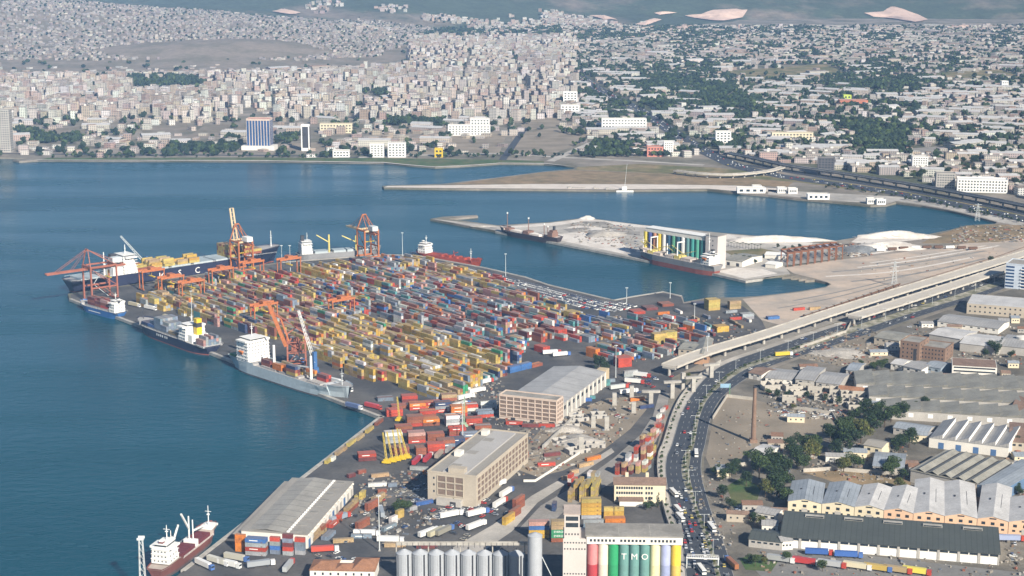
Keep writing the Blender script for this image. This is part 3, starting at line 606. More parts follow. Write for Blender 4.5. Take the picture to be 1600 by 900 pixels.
# 3  small blue feeder
r, L = ship_frame('feeder_ship', 'small bright blue feeder ship with white bridge at its stern', (181, 500.5), (119, 483.5), 14, side=-1)
dz, hb = hull_parts(r, L, 14, 6, BLUEH, BLUEH, GDECK, boot=.5, fch=2)
house(r, -L * .45, -L * .45 + 9, 12, 6, 3); funnel(r, -L * .45 + 2, 14, 6, DARK, WHITE, 3, 2.4); mastp(r, -L * .45 + 6, 17, 7); rails(r, L, 14, 6, WHITE, -.49, .3)
hatches(r, [(-L * .26, L * .0), (L * .03, L * .28)], 10, 6, GDECK); bx('hull_stripe', WHITE, r, -L * .12, L * .18, 7.0, 7.04, 2.4, 3.1); bx('hull_stripe', WHITE, r, -L * .12, L * .18, -7.04, -7.0, 2.4, 3.1)
for i, x in enumerate((-L * .17, L * .0, L * .15)):
    for j in range(4): deck_stack(r, L, x, -3.8 + j * 2.53, 7.6, [random.choice(('pink', 'maroon', 'rust', 'red')) for _ in range(2 + (i + j) % 2)], zone='feeder')
# 4  big dark container ship on the far side of the terminal
fa, fb = P(*FQ0), P(*FQ1); fd = (fb - fa).normalized(); fn = Vector((-fd.y, fd.x, 0))
def far_ship(name, label, px0, px1, beam, z=0):   # stern px, bow px measured along the far quay edge
    a, b = P(*px0), P(*px1); d = (b - a).normalized(); n = Vector((-d.y, d.x, 0)); n = n if n.y > 0 else -n; c = (a + b) / 2 + n * (beam / 2 + 2.5)
    return root(name, label, 'ship', (c.x, c.y, 0), math.atan2(d.y, d.x)), (b - a).length
r, L = far_ship('container_ship', 'big navy container ship lettered MSC with white bridge and yellow boxes', (117, 457.5), (450, 407.8), 30)
dz, hb = hull_parts(r, L, 30, 13, NAVYH, BOOTR, GDECK, boot=1.0, fch=3.5, sheer=2.5)
house(r, -L * .27, -L * .27 + 15, 27, 12, 6, taper=.7); funnel(r, -L * .27 - 6, 13, 20, DARK, WHITE, 7, 6); MB().box(-L * .27 - 11, -L * .27, -10, 10, 12.1, 20).build('engine_casing', WHITE, r)
mastp(r, -L * .27 + 8, 31, 10, rad=.6); mastp(r, -L * .27 - 16, 12, 24, rad=.9); mastp(r, L * .46, 17, 18, rad=.6); rails(r, L, 30, 13, WHITE)
hatches(r, [(-L * .16 + i * L * .105, -L * .16 + i * L * .105 + L * .09) for i in range(5)] + [(-L * .46, -L * .38)], 25, 13, mat('pale_blue_hatch', (0.36, 0.42, 0.45), 0.7), 1.4)
for i, ch in enumerate('MSC'): text_mesh('hull_letter', ch, 9, WHITE, r, (-L * .02 + i * 21 - 22, -15.06, 3.6), (R(90), 0, 0))
for i, (x, n) in enumerate(((-L * .19, 2), (-L * .12, 3), (-L * .06, 3), (-L * .0, 2), (L * .055, 3), (L * .24, 5), (L * .31, 4), (L * .36, 2))):
    for j in range(9):
        if i in (3, 4) and j > 5: continue
        k = max(0, n - (j * 7 + i) % 3 if i < 5 else n); deck_stack(r, L, x, -10.2 + j * 2.53, 14.4, [random.choice(('yellow', 'yellow', 'yellow', 'tan', 'rust', 'mustard')) for _ in range(k)], zone='mscship')
# 5  white-housed freighter behind the terminal, yellow deck crane
r, L = far_ship('freighter', 'freighter with white stern house and yellow deck crane beyond the container yard', (468, 407), (600, 397.5), 18)
dz, hb = hull_parts(r, L, 18, 8, GREYH, BOOTR, GDECK, fch=2)
house(r, -L * .46, -L * .46 + 12, 17, 8, 4); funnel(r, -L * .46 + 3, 20, 8, DARK, DARK, 4, 3); mastp(r, -L * .46 + 8, 22, 9)
kingpost(r, -L * .12, 8, 19, mat('pale_yellow_crane', (0.62, 0.52, 0.16), 0.5), (-14, 9), rad=1.1); kingpost(r, L * .2, 8, 16, mat('pale_yellow_crane', (0.62, 0.52, 0.16)), (-16, 8), rad=1.0)
hatches(r, [(-L * .3, -L * .15), (-L * .08, L * .06), (L * .08, L * .18), (L * .24, L * .36)], 12, 8, mat('pale_blue_hatch', (0.36, 0.42, 0.45)), 2); mastp(r, L * .44, 10, 9); rails(r, L, 18, 8)
# 6  red tanker at the basin quay
r, L = ship_frame('tanker', 'small tanker with red deck and white stern bridge at the basin quay', (648, 399), (746, 415), 13, side=1, z=LZ)
r.location = r.location + Vector((0.17, 0.98, 0)) * 3
dz, hb = hull_parts(r, L, 13, 5.5, REDDECK, REDDECK, REDDECK, boot=.6, fch=1.8)
house(r, -L * .46, -L * .46 + 11, 12, 5.5, 3); funnel(r, -L * .46 + 3, 13.9, 5, WHITE, DARK, 3, 2.6); mastp(r, -L * .46 + 7, 16, 9); mastp(r, L * .33, 5, 13)
MB().beam((-L * .2, 0, 6.4), (L * .33, 0, 6.4), .6).beam((-L * .2, 1.2, 6.2), (L * .33, 1.2, 6.2), .4).beam((-L * .2, -1.2, 6.2), (L * .33, -1.2, 6.2), .4).build('cargo_pipe', REDDECK, r)
for x in (-.12, 0, .12, .24): MB().box(L * x, L * x + 3, -5, 5, 4.6, 6.9).build('manifold', REDDECK, r)
kingpost(r, L * .06, 5.5, 7, REDDECK, (6, 2), rad=.4); rails(r, L, 13, 5.5, REDDECK)
# 7  dark old freighter at the pier
r, L = ship_frame('old_freighter', 'black old freighter with derrick posts moored at the pale stone pier', (868, 383), (775, 366), 15, side=-1)
dz, hb = hull_parts(r, L, 15, 6.5, BLACKH, BLACKH, mat('pale_rust_deck', (0.48, 0.42, 0.38)), boot=.8, fch=2.2, poop=.2, pooph=2)
MB().box(-L * .42, -L * .34, -5, 5, 7.5, 13).box(-L * .42, -L * .36, -3.6, 3.6, 13, 15.4).build('deck_house', mat('brown_house', (0.20, 0.12, 0.09)), r); funnel(r, -L * .42 + 2, 15, 5, DARK, DARK, 3, 2.4)
for x, h in ((L * .38, 19), (L * .02, 17), (-L * .24, 13), (-L * .3, 11)): kingpost(r, x, 6.5, h, mat('brown_derrick', (0.22, 0.13, 0.10)), None, rad=.55); MB().cyl((x, 0, 6.5 + h), (x, 0, 8.3 + h), .9, .9, 8).build('mast_head', WHITE, r)
MB().box(L * .30, L * .40, -4.5, 4.5, 6, 9).box(L * -.02, L * .07, -5, 5, 6, 9.5).build('mast_house', mat('brown_derrick', (0.22, 0.13, 0.10)), r)
hatches(r, [(L * .09, L * .28), (-L * .2, -L * .04)], 9.5, 6.5, SALT, 1.3)
# 8  bulk carrier below the far silos
r, L = ship_frame('bulk_carrier', 'high grey bulk carrier with red underside in front of coloured silos', (1112, 433), (989, 407), 20, side=-1)
dz, hb = hull_parts(r, L, 20, 11, GREYH, BOOTR, mat('pale_rust_deck', (0.48, 0.42, 0.38)), boot=5.0, fch=2.2, sheer=2)
house(r, -L * .45, -L * .45 + 12, 17, 11, 3); funnel(r, -L * .45 + 3, 19, 8, DARK, WHITE, 4, 3.4); mastp(r, -L * .45 + 8, 22, 22, rad=.5); lifeboat(r, -L * .45 + 6, 9.6, 18)
PY = mat('pale_yellow_crane', (0.62, 0.52, 0.16))
for x in (L * .31, L * -.03):
    g = MB(); [g.cyl((x, y, 10), (x, y, 29 if y < 0 else 29), .7, .6, 8) for y in (-5, 5)]; g.beam((x, -5.6, 28.4), (x, 5.6, 28.4), 1.1); g.build('goalpost_mast', WHITE, r)
    MB().beam((x, -4, 15), (x - 20, -4, 21), .6).beam((x, 4, 15), (x - 20, 4, 21), .6).beam((x, -4, 15), (x + 17, -4, 22), .6).beam((x, 4, 15), (x + 17, 4, 22), .6).build('derrick_boom', PY, r); MB().box(x - 4, x + 4, -6, 6, 10.1, 14).build('mast_house', PY, r)
kingpost(r, L * .14, 11, 13, WHITE, None, rad=.8); mastp(r, L * .45, 13, 14)
hatches(r, [(L * .36, L * .42), (L * .18, L * .27), (L * .02, L * .11), (-L * .2, -L * .08)], 12, 11, mat('pale_rust_deck', (0.48, 0.42, 0.38)), 2); rails(r, L, 20, 11)
# 9  coaster at the general cargo quay
r, L = ship_frame('coaster', 'white old coaster with maroon hatch covers at the general cargo quay', (258, 909), (350, 836), 13, side=1)
dz, hb = hull_parts(r, L, 13, 5, mat('dull_red_hull', (0.16, 0.06, 0.05)), BOOTD, mat('coaster_deck', (0.40, 0.34, 0.30)), fch=2.6, fc=.16, poop=.3, pooph=2)
MB().box(L * .345, L * .47, -4, 4, 7.2, 8.4).build('winch', WHITE, r); house(r, -L * .40, -L * .40 + 12, 11, 7, 3, nwin=4); funnel(r, -L * .40 + 3, 15.4, 5, WHITE, MAROON, 3, 2.4); mastp(r, -L * .4 + 9, 18, 9)
hatches(r, [(-L * .16, L * .06), (L * .14, L * .32)], 8.4, 5, MAROON, 1.6); kingpost(r, L * .10, 5, 17, WHITE, (-9, 12), y=1, rad=.5); kingpost(r, L * .10, 5, 15, WHITE, (16, -2), y=-1.5, rad=.4); mastp(r, L * .41, 7.5, 13)
MB().box(L * .08, L * .12, -4, 4, 4.2, 8).build('mast_house', WHITE, r); mastp(r, -L * .22, 7, 15, rad=.35); kingpost(r, -L * .2, 7, 11, WHITE, (8, 9), rad=.35); lifeboat(r, -L * .33, 6, 12.5); rails(r, L, 13, 5, WHITE, -.18, .32)
# 10 barges and floating crane at the breakwater
for i, (x0, x1, y) in enumerate(((885, 920, 296.5), (925, 938, 297.5), (944, 964, 298.5))):
    a, b = P(x0, y, 0), P(x1, y, 0); Lb = (b - a).length; rr = root('barge', ['long low dark work barge moored at the breakwater', 'short dark work barge between two others at the breakwater', 'dark work barge beside the floating crane'][i], 'barge', ((a + b) / 2).to_tuple(), math.atan2((b - a).y, (b - a).x))
    MB().prism([(-Lb / 2, -3.5), (Lb / 2 - 3, -4), (Lb / 2, 0), (Lb / 2 - 3, 4), (-Lb / 2, 3.5)], -1, 2.2).build('hull', DARK, rr); MB().box(-Lb / 2 + 2, -Lb / 2 + 6, -2, 2, 2.2, 5).build('deck_house', CONC, rr); MB().box(-Lb / 4, Lb / 3, -2.5, 2.5, 2.2, 3.2).build('cargo', RUBBLE, rr)
rr = root('floating_crane', 'white pontoon crane with long thin raised boom at the breakwater', 'crane', P(976, 299, 0).to_tuple())
MB().box(-12, 12, -6, 6, -1, 2).build('pontoon', WHITE, rr); MB().box(-4, 3, -3, 3, 2, 7).build('cab', WHITE, rr); MB().beam((0, -1, 6), (4, 16, 36), .3).beam((0, 1, 6), (4, 16, 36), .3).build('boom', STEELW, rr)
# tug by the tanker
rr = root('tugboat', 'small white tugboat moored just astern of the red tanker', 'boat', P(656, 397, 0).to_tuple(), R(-20))
MB().prism([(-9, -2.6), (6, -2.8), (10, 0), (6, 2.8), (-9, 2.6)], -.8, 2.2).build('hull', WHITE, rr); MB().box(-3, 3, -1.8, 1.8, 2.2, 5).build('wheelhouse', WHITE, rr); MB().cyl((-4, 0, 2), (-4, 0, 5.5), .6).build('funnel', DARK, rr)

# ------------------------------------------------------------------ cranes
def lattice(mb, p, q, w0, w1, n=8, t=.28):
    p, q = Vector(p), Vector(q); d = (q - p).normalized(); a = d.cross(Vector((0, 0, 1)))
    a = a.normalized() if a.length > 1e-3 else Vector((1, 0, 0)); b = a.cross(d).normalized(); prev = None
    for i in range(n + 1):
        c = p + (q - p) * i / n; ww = (w0 + (w1 - w0) * i / n) / 2; ring = [c + a * ww + b * ww, c - a * ww + b * ww, c - a * ww - b * ww, c + a * ww - b * ww]
        if prev:
            for k in range(4): mb.beam(prev[k], ring[k], t); mb.beam(prev[k], ring[(k + 1) % 4], t * .6)
        prev = ring
    return mb
def sts(label, loc, rz, hp, hap, boom='out', bl=42, m=RUSTO, mp=None, G=17):
    r = root('gantry_crane', label, 'crane', loc, rz); mp = mp or m; W = 8.5
    for x in (-W, W):
        for y in (0, G):
            MB().beam((x, y, 0.9), (x, y, hp + 1), 1.5).build('leg', m, r)
    for y in (0, G): MB().beam((-W - 2, y, 1.6), (W + 2, y, 1.6), 1.4, 1.6).build('sill_beam', m, r); MB().beam((-W - .7, y, hp), (W + .7, y, hp), 1.4, 1.8).build('portal_beam', mp, r)
    for x in (-W, W):
        MB().beam((x, -.7, hp * .42), (x, G + .7, hp * .42), 1.1, 1.5).build('tie_beam', m, r); MB().beam((x, -.7, hp + .2), (x, G + .7, hp + .2), 1.1, 1.5).build('top_beam', m, r)
        MB().beam((x, 0, hp * .44), (x, G, hp * .97), .6).build('brace', m, r); MB().beam((x, G * .5, hp * .42), (x, 0, hp * .06), .5).build('brace', m, r)
    for y in (0, G):
        for x in (-W, W): MB().box(x - 2.6, x + 2.6, y - .7, y + .7, .05, 1.0).build('bogie', DARK, r)
    af = MB()
    for x in (-W, W): af.beam((x, G, hp), (x * .25, G - 1, hap), .9); af.beam((x * .25, G - 1, hap), (x * .6, 0, hp + .8), .5)
    af.beam((-W * .3, G - 1, hap), (W * .3, G - 1, hap), 1.2).build('apex_frame', m, r)
    gd = MB(); zb = hp - 2.2
    for x in (-2.2, 2.2): gd.beam((x, -13, zb), (x, G + 1.5, zb), .9, 2.0)
    for i in range(6): gd.beam((-2.2, -12 + i * 5, zb), (2.2, -12 + i * 5, zb), .5)
    gd.build('back_girder', m, r); MB().box(-3.5, 3.5, -9, 1, hp + 1.2, hp + 6).build('machinery_house', WHITE if boom == 'up' else STEELW, r); bm = MB()
    hinge = Vector((0, G + 2, zb)); tip = hinge + (Vector((0, bl, 0)) if boom == 'out' else Vector((0, bl * .20, bl * .97)))
    for x in (-1.9, 1.9): bm.beam(hinge + Vector((x, 0, 0)), tip + Vector((x, 0, 0)), .9, 1.8)
    for i in range(1, 9): c = hinge + (tip - hinge) * i / 8; bm.beam(c - Vector((1.9, 0, 0)), c + Vector((1.9, 0, 0)), .5)
    b = bm.build('boom', mp, r)
    st = MB()
    if boom == 'out':
        for x in (-1.9, 1.9): st.beam((x, G - 1, hap), tip + Vector((x, -bl * .25, .9)), .35); st.beam((x, G - 1, hap), hinge + Vector((x, bl * .35, .9)), .3)
    for x in (-1.9, 1.9): st.beam((x, G - 1, hap), (x, -11, zb + 1), .4)
    st.build('stay', m, r)
    t = MB().box(-2.8, 2.8, 3, 8, zb - 2.4, zb - .9).box(2.3, 4, 8, 10, zb - 4, zb - 1.2).build('trolley', STEELW, r); MB().beam((0, 5, zb - 2.4), (0, 5, zb - 10), .25).box(-6, 6, 4, 6, zb - 10.6, zb - 10).build('spreader', YELLOW, t)
    MB().beam((W + .9, 1, 1), (W + .9, G * .6, hp * .42), .5).beam((W + .9, G * .6, hp * .42), (W + .9, 1, hp), .5).build('stair', STEELW, r)
    return r
near_d = (P(*NQ0) - P(*NQ1)).normalized(); NRZ = math.atan2(near_d.y, near_d.x)          # along the near quay, tip -> corner
q = P(178, 466); sts('rust orange quay crane with boom lowered over water at the terminal tip', (q.x, q.y, LZ), NRZ + math.pi, 35, 52, 'out', 40, G=27)
FRZ = math.atan2(fd.y, fd.x)
q = P(385, 424); sts('orange quay crane with its boom raised upright beside navy ship', (q.x, q.y, LZ), FRZ, 32, 49, 'up', 36, ORANGE, mat('cream_boom', (0.55, 0.42, 0.26)))
q = P(581, 404); sts('orange quay crane with lowered boom behind the stacks near freighter', (q.x, q.y, LZ), FRZ - .12, 31, 47, 'out', 36, ORANGE, mat('cream_boom', (0.55, 0.42, 0.26)))
def rtg(label, px, rz, span=24, h=20, m=ORANGE):
    q = P(*px); r = root('yard_crane', label, 'crane', (q.x, q.y, LZ), rz, 'wheeled yard cranes over the stacks')
    for y in (-span / 2, span / 2):
        for x in (-3.5, 3.5):
            MB().beam((x, y, 1.2), (x, y, h - 1), .9).build('leg', m, r); MB().cyl((x - 1.0, y - .4, .85), (x - 1.0, y + .4, .85), .85, n=10).cyl((x + 1.0, y - .4, .85), (x + 1.0, y + .4, .85), .85, n=10).build('wheel', DARK, r)
        MB().beam((-5.5, y, 2.0), (5.5, y, 2.0), .9, 1.2).build('sill_beam', m, r)
        MB().beam((-3.5, y, h - 1.6), (3.5, y, h - 1.6), .8, 1.1).build('end_beam', m, r)
    for x in (-3.5, 3.5): MB().beam((x, -span / 2 - 1, h), (x, span / 2 + 1, h), 1.3, 2.0).build('girder', m, r)
    t = MB().box(-4, 4, -3, 3, h + 1.0, h + 3.2).build('trolley', m, r); MB().box(-1, 1, -4.6, -3, h - 3, h - .8).build('cab', STEELW, t)
    MB().beam((0, 0, h + 1), (0, 0, h - 6), .25).box(-6, 6, -1.1, 1.1, h - 6.6, h - 6).build('spreader', YELLOW, t)
    MB().box(-2.5, 2.5, span / 2 + .5, span / 2 + 2, 1.4, 4.2).build('power_pack', m, r)
for px, lb in (((238, 452), 'orange yard crane in line with the white bridge of the navy ship'), ((268, 463), 'orange yard crane over yellow boxes near the quay tip'), ((346, 450), 'orange yard crane below the ship letters'), ((394, 438), 'orange yard crane at the foot of the upright-boom crane'),
               ((452, 433), 'orange yard crane beside the freighter with the white house'), ((534, 500), 'lone orange yard crane standing in the middle of the stacks'), ((413, 508), 'orange yard crane beside the level-luffing crane'), ((300, 470), 'orange yard crane between the red and yellow rows')):
    rtg(lb, px, NRZ)
# level-luffing portal crane at the pale cargo ship
q = P(464, 575); r = root('luffing_crane', 'red-orange level-luffing portal crane towering behind the pale cargo ship', 'crane', (q.x, q.y, LZ), .15)
for x in (-7.5, 7.5):
    for y in (-5, 5): MB().beam((x, y, .2), (x * .97, y * .6, 31 if y < 0 else 24), 1.3).build('leg', RUSTO, r)
for z in (5, 14, 23):
    for a_, b_ in (((-7.5, -4.5), (7.5, -4.5)), ((-7.5, 4.5), (7.5, 4.5)), ((-7.5, -4.5), (-7.5, 4.5)), ((7.5, -4.5), (7.5, 4.5))): MB().beam((*a_, z), (*b_, z), .9).build('cross_beam', RUSTO, r)
for x in (-7.4, 7.4): MB().beam((x, -3, 30), (0, -2, 35), .9).build('apex_strut', RUSTO, r); MB().beam((x, -4.5, 14), (-x, -4.5, 23), .5).build('brace', RUSTO, r); MB().beam((x, -4.5, 5), (0, -4.5, 14), .5).build('brace', RUSTO, r)
MB().box(-4, 4, -3, 5, 14.6, 20).build('machinery_house', RUSTO, r); MB().cyl((0, 0, 20), (0, 0, 26), 2.6, 2.2, 14).build('slew_drum', RUSTO, r)
MB().beam((-8.5, -5, 20), (-22, -3, 57), 1.8, 2.8).build('boom', ORANGE, r); MB().beam((-6, -4, 24), (-12, -3, 43), .8, 1.2).beam((-12, -3, 43), (-17, -3, 47), .5).build('jib_strut', ORANGE, r)
MB().beam((0, -2, 35), (-19, -3, 50), .6).build('tie_rod', RUSTO, r); MB().beam((-8.5, -5, 20), (-4, -2, 26), 1.2).build('boom_foot', RUSTO, r)
MB().beam((-22, -3, 57), (-22, -3, 30), .12).box(-22.8, -21.2, -3.7, -2.3, 28.5, 30).build('hook', DARK, r)
def mhc(label, px, rz, tip, m=STEELW, tm=None, hw=20):
    tm = tm or mat('crane_blue', (0.05, 0.13, 0.30)); q = P(*px); r = root('harbour_crane', label, 'crane', (q.x, q.y, LZ), rz)
    MB().box(-7, 7, -3.5, 3.5, 1.4, 3).build('chassis', tm, r)
    for x in (-5, -2.5, 2.5, 5):
        for y in (-2.7, 2.7): MB().cyl((x, y - .5, .7), (x, y + .5, .7), .7).build('wheel', DARK, r)
    for x in (-7, 7): MB().beam((x, -6, 1.2), (x, 6, 1.2), .9).box(x - .8, x + .8, -7, -5.4, .02, .8).box(x - .8, x + .8, 5.4, 7, .02, .8).build('outrigger', tm, r)
    MB().box(-4, 4.5, -2.4, 2.4, 3.4, 7).cyl((0, 0, 3), (0, 0, 3.4), 2.2, n=14).build('slewing_house', tm, r); MB().box(1, 3.4, -1.6, 1.6, 7, hw).build('tower', tm, r)
    lattice(MB(), (2.2, 0, 11), tip, 2.2, 1.2, 12, .34).build('boom', m, r); MB().beam((2.2, 0, hw), tip, .2).build('stay_wire', DARK, r); MB().beam(tip, (tip[0], tip[1], 14), .12).box(tip[0] - .7, tip[0] + .7, tip[1] - .7, tip[1] + .7, 12.6, 14).build('hook', DARK, r)
mhc('blue mobile harbour crane with white lattice boom beside the bow deck boxes', (490, 586), NRZ, (-14, -4, 52), WHITE)
mhc('blue mobile harbour crane with pale lattice boom behind the white ship bridge', (227, 430), FRZ, (-24, 4, 44), STEELW)
for i, (b, t) in enumerate((((604, 725), (599, 676)), ((613, 723), (605, 675)), ((620, 721), (614, 672)), ((628, 719), (621, 670)), ((636, 717), (625, 671)), ((624, 659), (621, 620)), ((725, 668), (726, 618)))):
    q = P(*b); h = HT(*b, t[1]); dx = P(t[0], b[1]).x - q.x
    r = root('truck_crane', ORD[i] + ' yellow boom crane, counted from the quay edge, in the row of five' if i < 5 else 'lone yellow mobile crane with slim boom beyond the quay corner' if i == 5 else 'slim pale green crane mast among red stacks by the warehouse', 'crane', (q.x, q.y, LZ), -.2, 'yellow boom cranes' if i < 5 else None)
    ym = YELLOW if i < 6 else mat('pale_green_crane', (0.35, 0.48, 0.34))
    MB().box(-3, 3, -1.3, 1.3, .8, 2.2).box(-1.8, 1.8, -1.2, 1.2, 2.2, 3.6).build('body', ym, r)
    for x in (-2.2, 2.2):
        for y in (-1.1, 1.1): MB().cyl((x, y - .3, .55), (x, y + .3, .55), .55, n=8).build('wheel', DARK, r)
    lattice(MB(), (0, 0, 3), (dx, 0, h), 1.0, .6, 8, .2).build('boom', mat('pale_yellow_boom', (0.60, 0.46, 0.10)) if i < 6 else ym, r)
# light masts
for i, (x, y, y2) in enumerate(((454, 433, 384), (441, 428, 384), (629, 400, 364), (790, 433, 397), (979, 476, 450), (1047, 466, 442), (1085, 500, 475), (1105, 565, 526), (962, 590, 540), (593, 861, 775), (723, 690, 630), (300, 500, 455))):
    q = P(x, y); h = HT(x, y, y2); r = root('light_mast', 'tall thin grey floodlight mast ' + ['beside the freighter yard crane', 'behind the upright-boom crane', 'on the basin quay near the tugboat', 'on the quay edge by the new cars', 'at the bend of the basin quay', 'at the tip of the car park mole', 'in the eastern yard near the water', 'beside the ribbed olive shed', 'behind the gridded warehouse', 'near the steel grain bins', 'among the red stacks by the concrete store', 'above the stacks beside the navy ship'][i], 'lamp post', (q.x, q.y, LZ), 0, 'floodlight masts of the port')
    MB().cyl((0, 0, 0), (0, 0, h), .38, .18, 8).build('pole', STEELW, r); MB().box(-1.3, 1.3, -.3, .3, h - .2, h + .5).box(-.3, .3, -1.3, 1.3, h - .2, h + .5).build('lamp_head', STEELW, r); MB().box(-.7, .7, -.7, .7, 0, .6).build('base', CONC, r)
# lattice signal tower by the coaster, transmission pylon on the sand
q = P(224, 925); h = 24; r = root('lattice_tower', 'pale lattice tower with railed top platform on the quay beside coaster', 'tower', (q.x - 0, q.y, 0)); lattice(MB(), (0, 0, -1), (0, 0, 33), 3.4, 1.8, 9, .3).build('mast', STEELW, r); MB().box(-1.8, 1.8, -1.8, 1.8, 33, 33.3).box(-1.8, 1.8, -1.8, -1.7, 33.3, 34.4).box(-1.8, 1.8, 1.7, 1.8, 33.3, 34.4).build('platform', STEELW, r)
for px, y2 in (((1397, 447), 408), ((1527, 345), 318)):
    q = P(*px); h = HT(*px, y2); r = root('pylon', 'grey lattice power pylon standing on the ' + ('pink sand by the viaduct' if px[0] < 1500 else 'shore road at the end of the inlet'), 'pylon', (q.x, q.y, LZ))
    lattice(MB(), (0, 0, 0), (0, 0, h), 5, 1, 8, .25).build('mast', STEELW, r)
    for z in (.6, .78, .94): MB().beam((-4.5, 0, h * z), (4.5, 0, h * z), .35).build('cross_arm', STEELW, r)

# ================================================================== BUILDINGS of the near town, port sheds and silos
BEIGE = mat('beige_render', (0.44, 0.385, 0.31), 0.85, amt=(0.15, 0.1)); CREAM = mat('cream_render', (0.66, 0.58, 0.42), 0.85, amt=(0.1, 0.08)); PEACH = mat('peach_render', (0.68, 0.46, 0.31), 0.85, amt=(0.1, 0.08)); OFFW = mat('off_white_render', (0.70, 0.67, 0.61), 0.85, amt=(0.12, 0.1))
GREYW = mat('grey_render', (0.40, 0.38, 0.35), 0.85); BRICKB = mat('brown_brick', (0.22, 0.145, 0.105), 0.9, amt=(0.25, 0.2)); PINKW = mat('pink_beige_render', (0.56, 0.455, 0.38), 0.85, amt=(0.1, 0.1))
FLATR = mat('flat_roof_felt', (0.30, 0.285, 0.26), 0.9, col2=(0.22, 0.21, 0.19), s2=0.08); PALER = mat('pale_flat_roof', (0.33, 0.31, 0.28), 0.85, col2=(0.25, 0.235, 0.21), s2=0.06)
SHEETG = sheet_mat('grey_sheet_roof', (0.33, 0.325, 0.32), 2.4, 0); SHEETD = sheet_mat('dark_green_grey_sheet', (0.075, 0.085, 0.08), 3.1, 0, amt=(0.12, 0.1)); SHEETB = sheet_mat('blue_grey_sheet', (0.28, 0.31, 0.345), 2.5, 0); SHEETP = sheet_mat('pale_sheet_roof', (0.52, 0.51, 0.50), 2.6, 1)
SHEETT = sheet_mat('asbestos_sheet', (0.27, 0.26, 0.225), 2.2, 1, amt=(0.3, 0.2)); TILE = mat('terracotta_tiles', (0.30, 0.15, 0.085), 0.85, amt=(0.25, 0.25), scales=(0.15, 1.2)); TILEB = mat('brown_tiles', (0.22, 0.15, 0.115), 0.85, amt=(0.25, 0.25), scales=(0.15, 1.2))

def frame(name, label, cat, A, B, C, h, group=None):
    a, rz, L, D = rectpx(A, B, C, LZ + h)
    return root(name, label, cat, (a.x, a.y, LZ), rz, group), L, D
def shell(r, L, D, h, m, name='wall', x0=0, y0=0, z0=0):
    for n, b in (('wall', (x0, x0 + L, y0, y0 + .35, z0, h)), ('wall', (x0, x0 + L, y0 + D - .35, y0 + D, z0, h)), ('wall', (x0, x0 + .35, y0 + .36, y0 + D - .36, z0, h)), ('wall', (x0 + L - .35, x0 + L, y0 + .36, y0 + D - .36, z0, h))): bx(n, m, r, *b)
def flat_roof(r, L, D, h, m, par=None, x0=0, y0=0, ph=.8):
    o = bx('roof', m, r, x0 + .36, x0 + L - .36, y0 + .36, y0 + D - .36, h - .5, h - .05)
    if par:
        mb = MB().box(x0 - .12, x0 + L + .12, y0 - .12, y0 + .4, h, h + ph).box(x0 - .12, x0 + L + .12, y0 + D - .4, y0 + D + .12, h, h + ph).box(x0 - .12, x0 + .4, y0 + .41, y0 + D - .41, h, h + ph).box(x0 + L - .4, x0 + L + .12, y0 + .41, y0 + D - .41, h, h + ph); mb.build('parapet', par, r)
    return o
def windows(r, face, n, rows, a0, a1, z0, z1, ww, wh, L, D, m=GLASS, y0=0, frame_m=None):
    for k in range(rows):
        zc = z0 + (z1 - z0) * (k + .5) / rows
        for i in range(n):
            c = a0 + (a1 - a0) * (i + .5) / n
            b = {'f': (c - ww / 2, c + ww / 2, y0 - .06, y0 + .1), 'b': (c - ww / 2, c + ww / 2, y0 + D - .1, y0 + D + .06), 'l': (-.06, .1, c - ww / 2, c + ww / 2), 'r': (L - .1, L + .06, c - ww / 2, c + ww / 2)}[face]
            wobj = bx('window', m, r, *b, zc - wh / 2, zc + wh / 2)
            if frame_m and face in 'fr':
                if face == 'f': bx('window_sill', frame_m, wobj, c - ww / 2 - .15, c + ww / 2 + .15, y0 - .25, y0 + .05, zc - wh / 2 - .2, zc - wh / 2)
                else: bx('window_sill', frame_m, wobj, L - .05, L + .25, c - ww / 2 - .15, c + ww / 2 + .15, zc - wh / 2 - .2, zc - wh / 2)
def grid_face(r, face, n, rows, a0, a1, z0, z1, L, D, m, wm, proud=.45, t=.55):   # a frame of piers and beams standing proud of recessed panels
    mb = MB()
    def slab(p0, p1, q0, q1):
        if face == 'f': mb.box(p0, p1, -proud, .05, q0, q1)
        elif face == 'r': mb.box(L - .05, L + proud, p0, p1, q0, q1)
        else: mb.box(-proud, .05, p0, p1, q0, q1)
    for i in range(n + 1): c = a0 + (a1 - a0) * i / n; slab(max(a0, c - t / 2), min(a1, c + t / 2), z0, z1)
    for k in range(rows + 1):
        c = z0 + (z1 - z0) * k / rows
        for i in range(n): p, q = a0 + (a1 - a0) * i / n + t / 2 + .01, a0 + (a1 - a0) * (i + 1) / n - t / 2 - .01; slab(p, q, max(z0, c - t / 2.4), min(z1, c + t / 2.4))
    kind(mb.build('facade_frame', m, r), 'stuff')
    cw, chh = (a1 - a0) / n, (z1 - z0) / rows; windows(r, face, n, rows, a0, a1, z0, z1, cw - t - .5, chh - t - .5, L, D, wm)
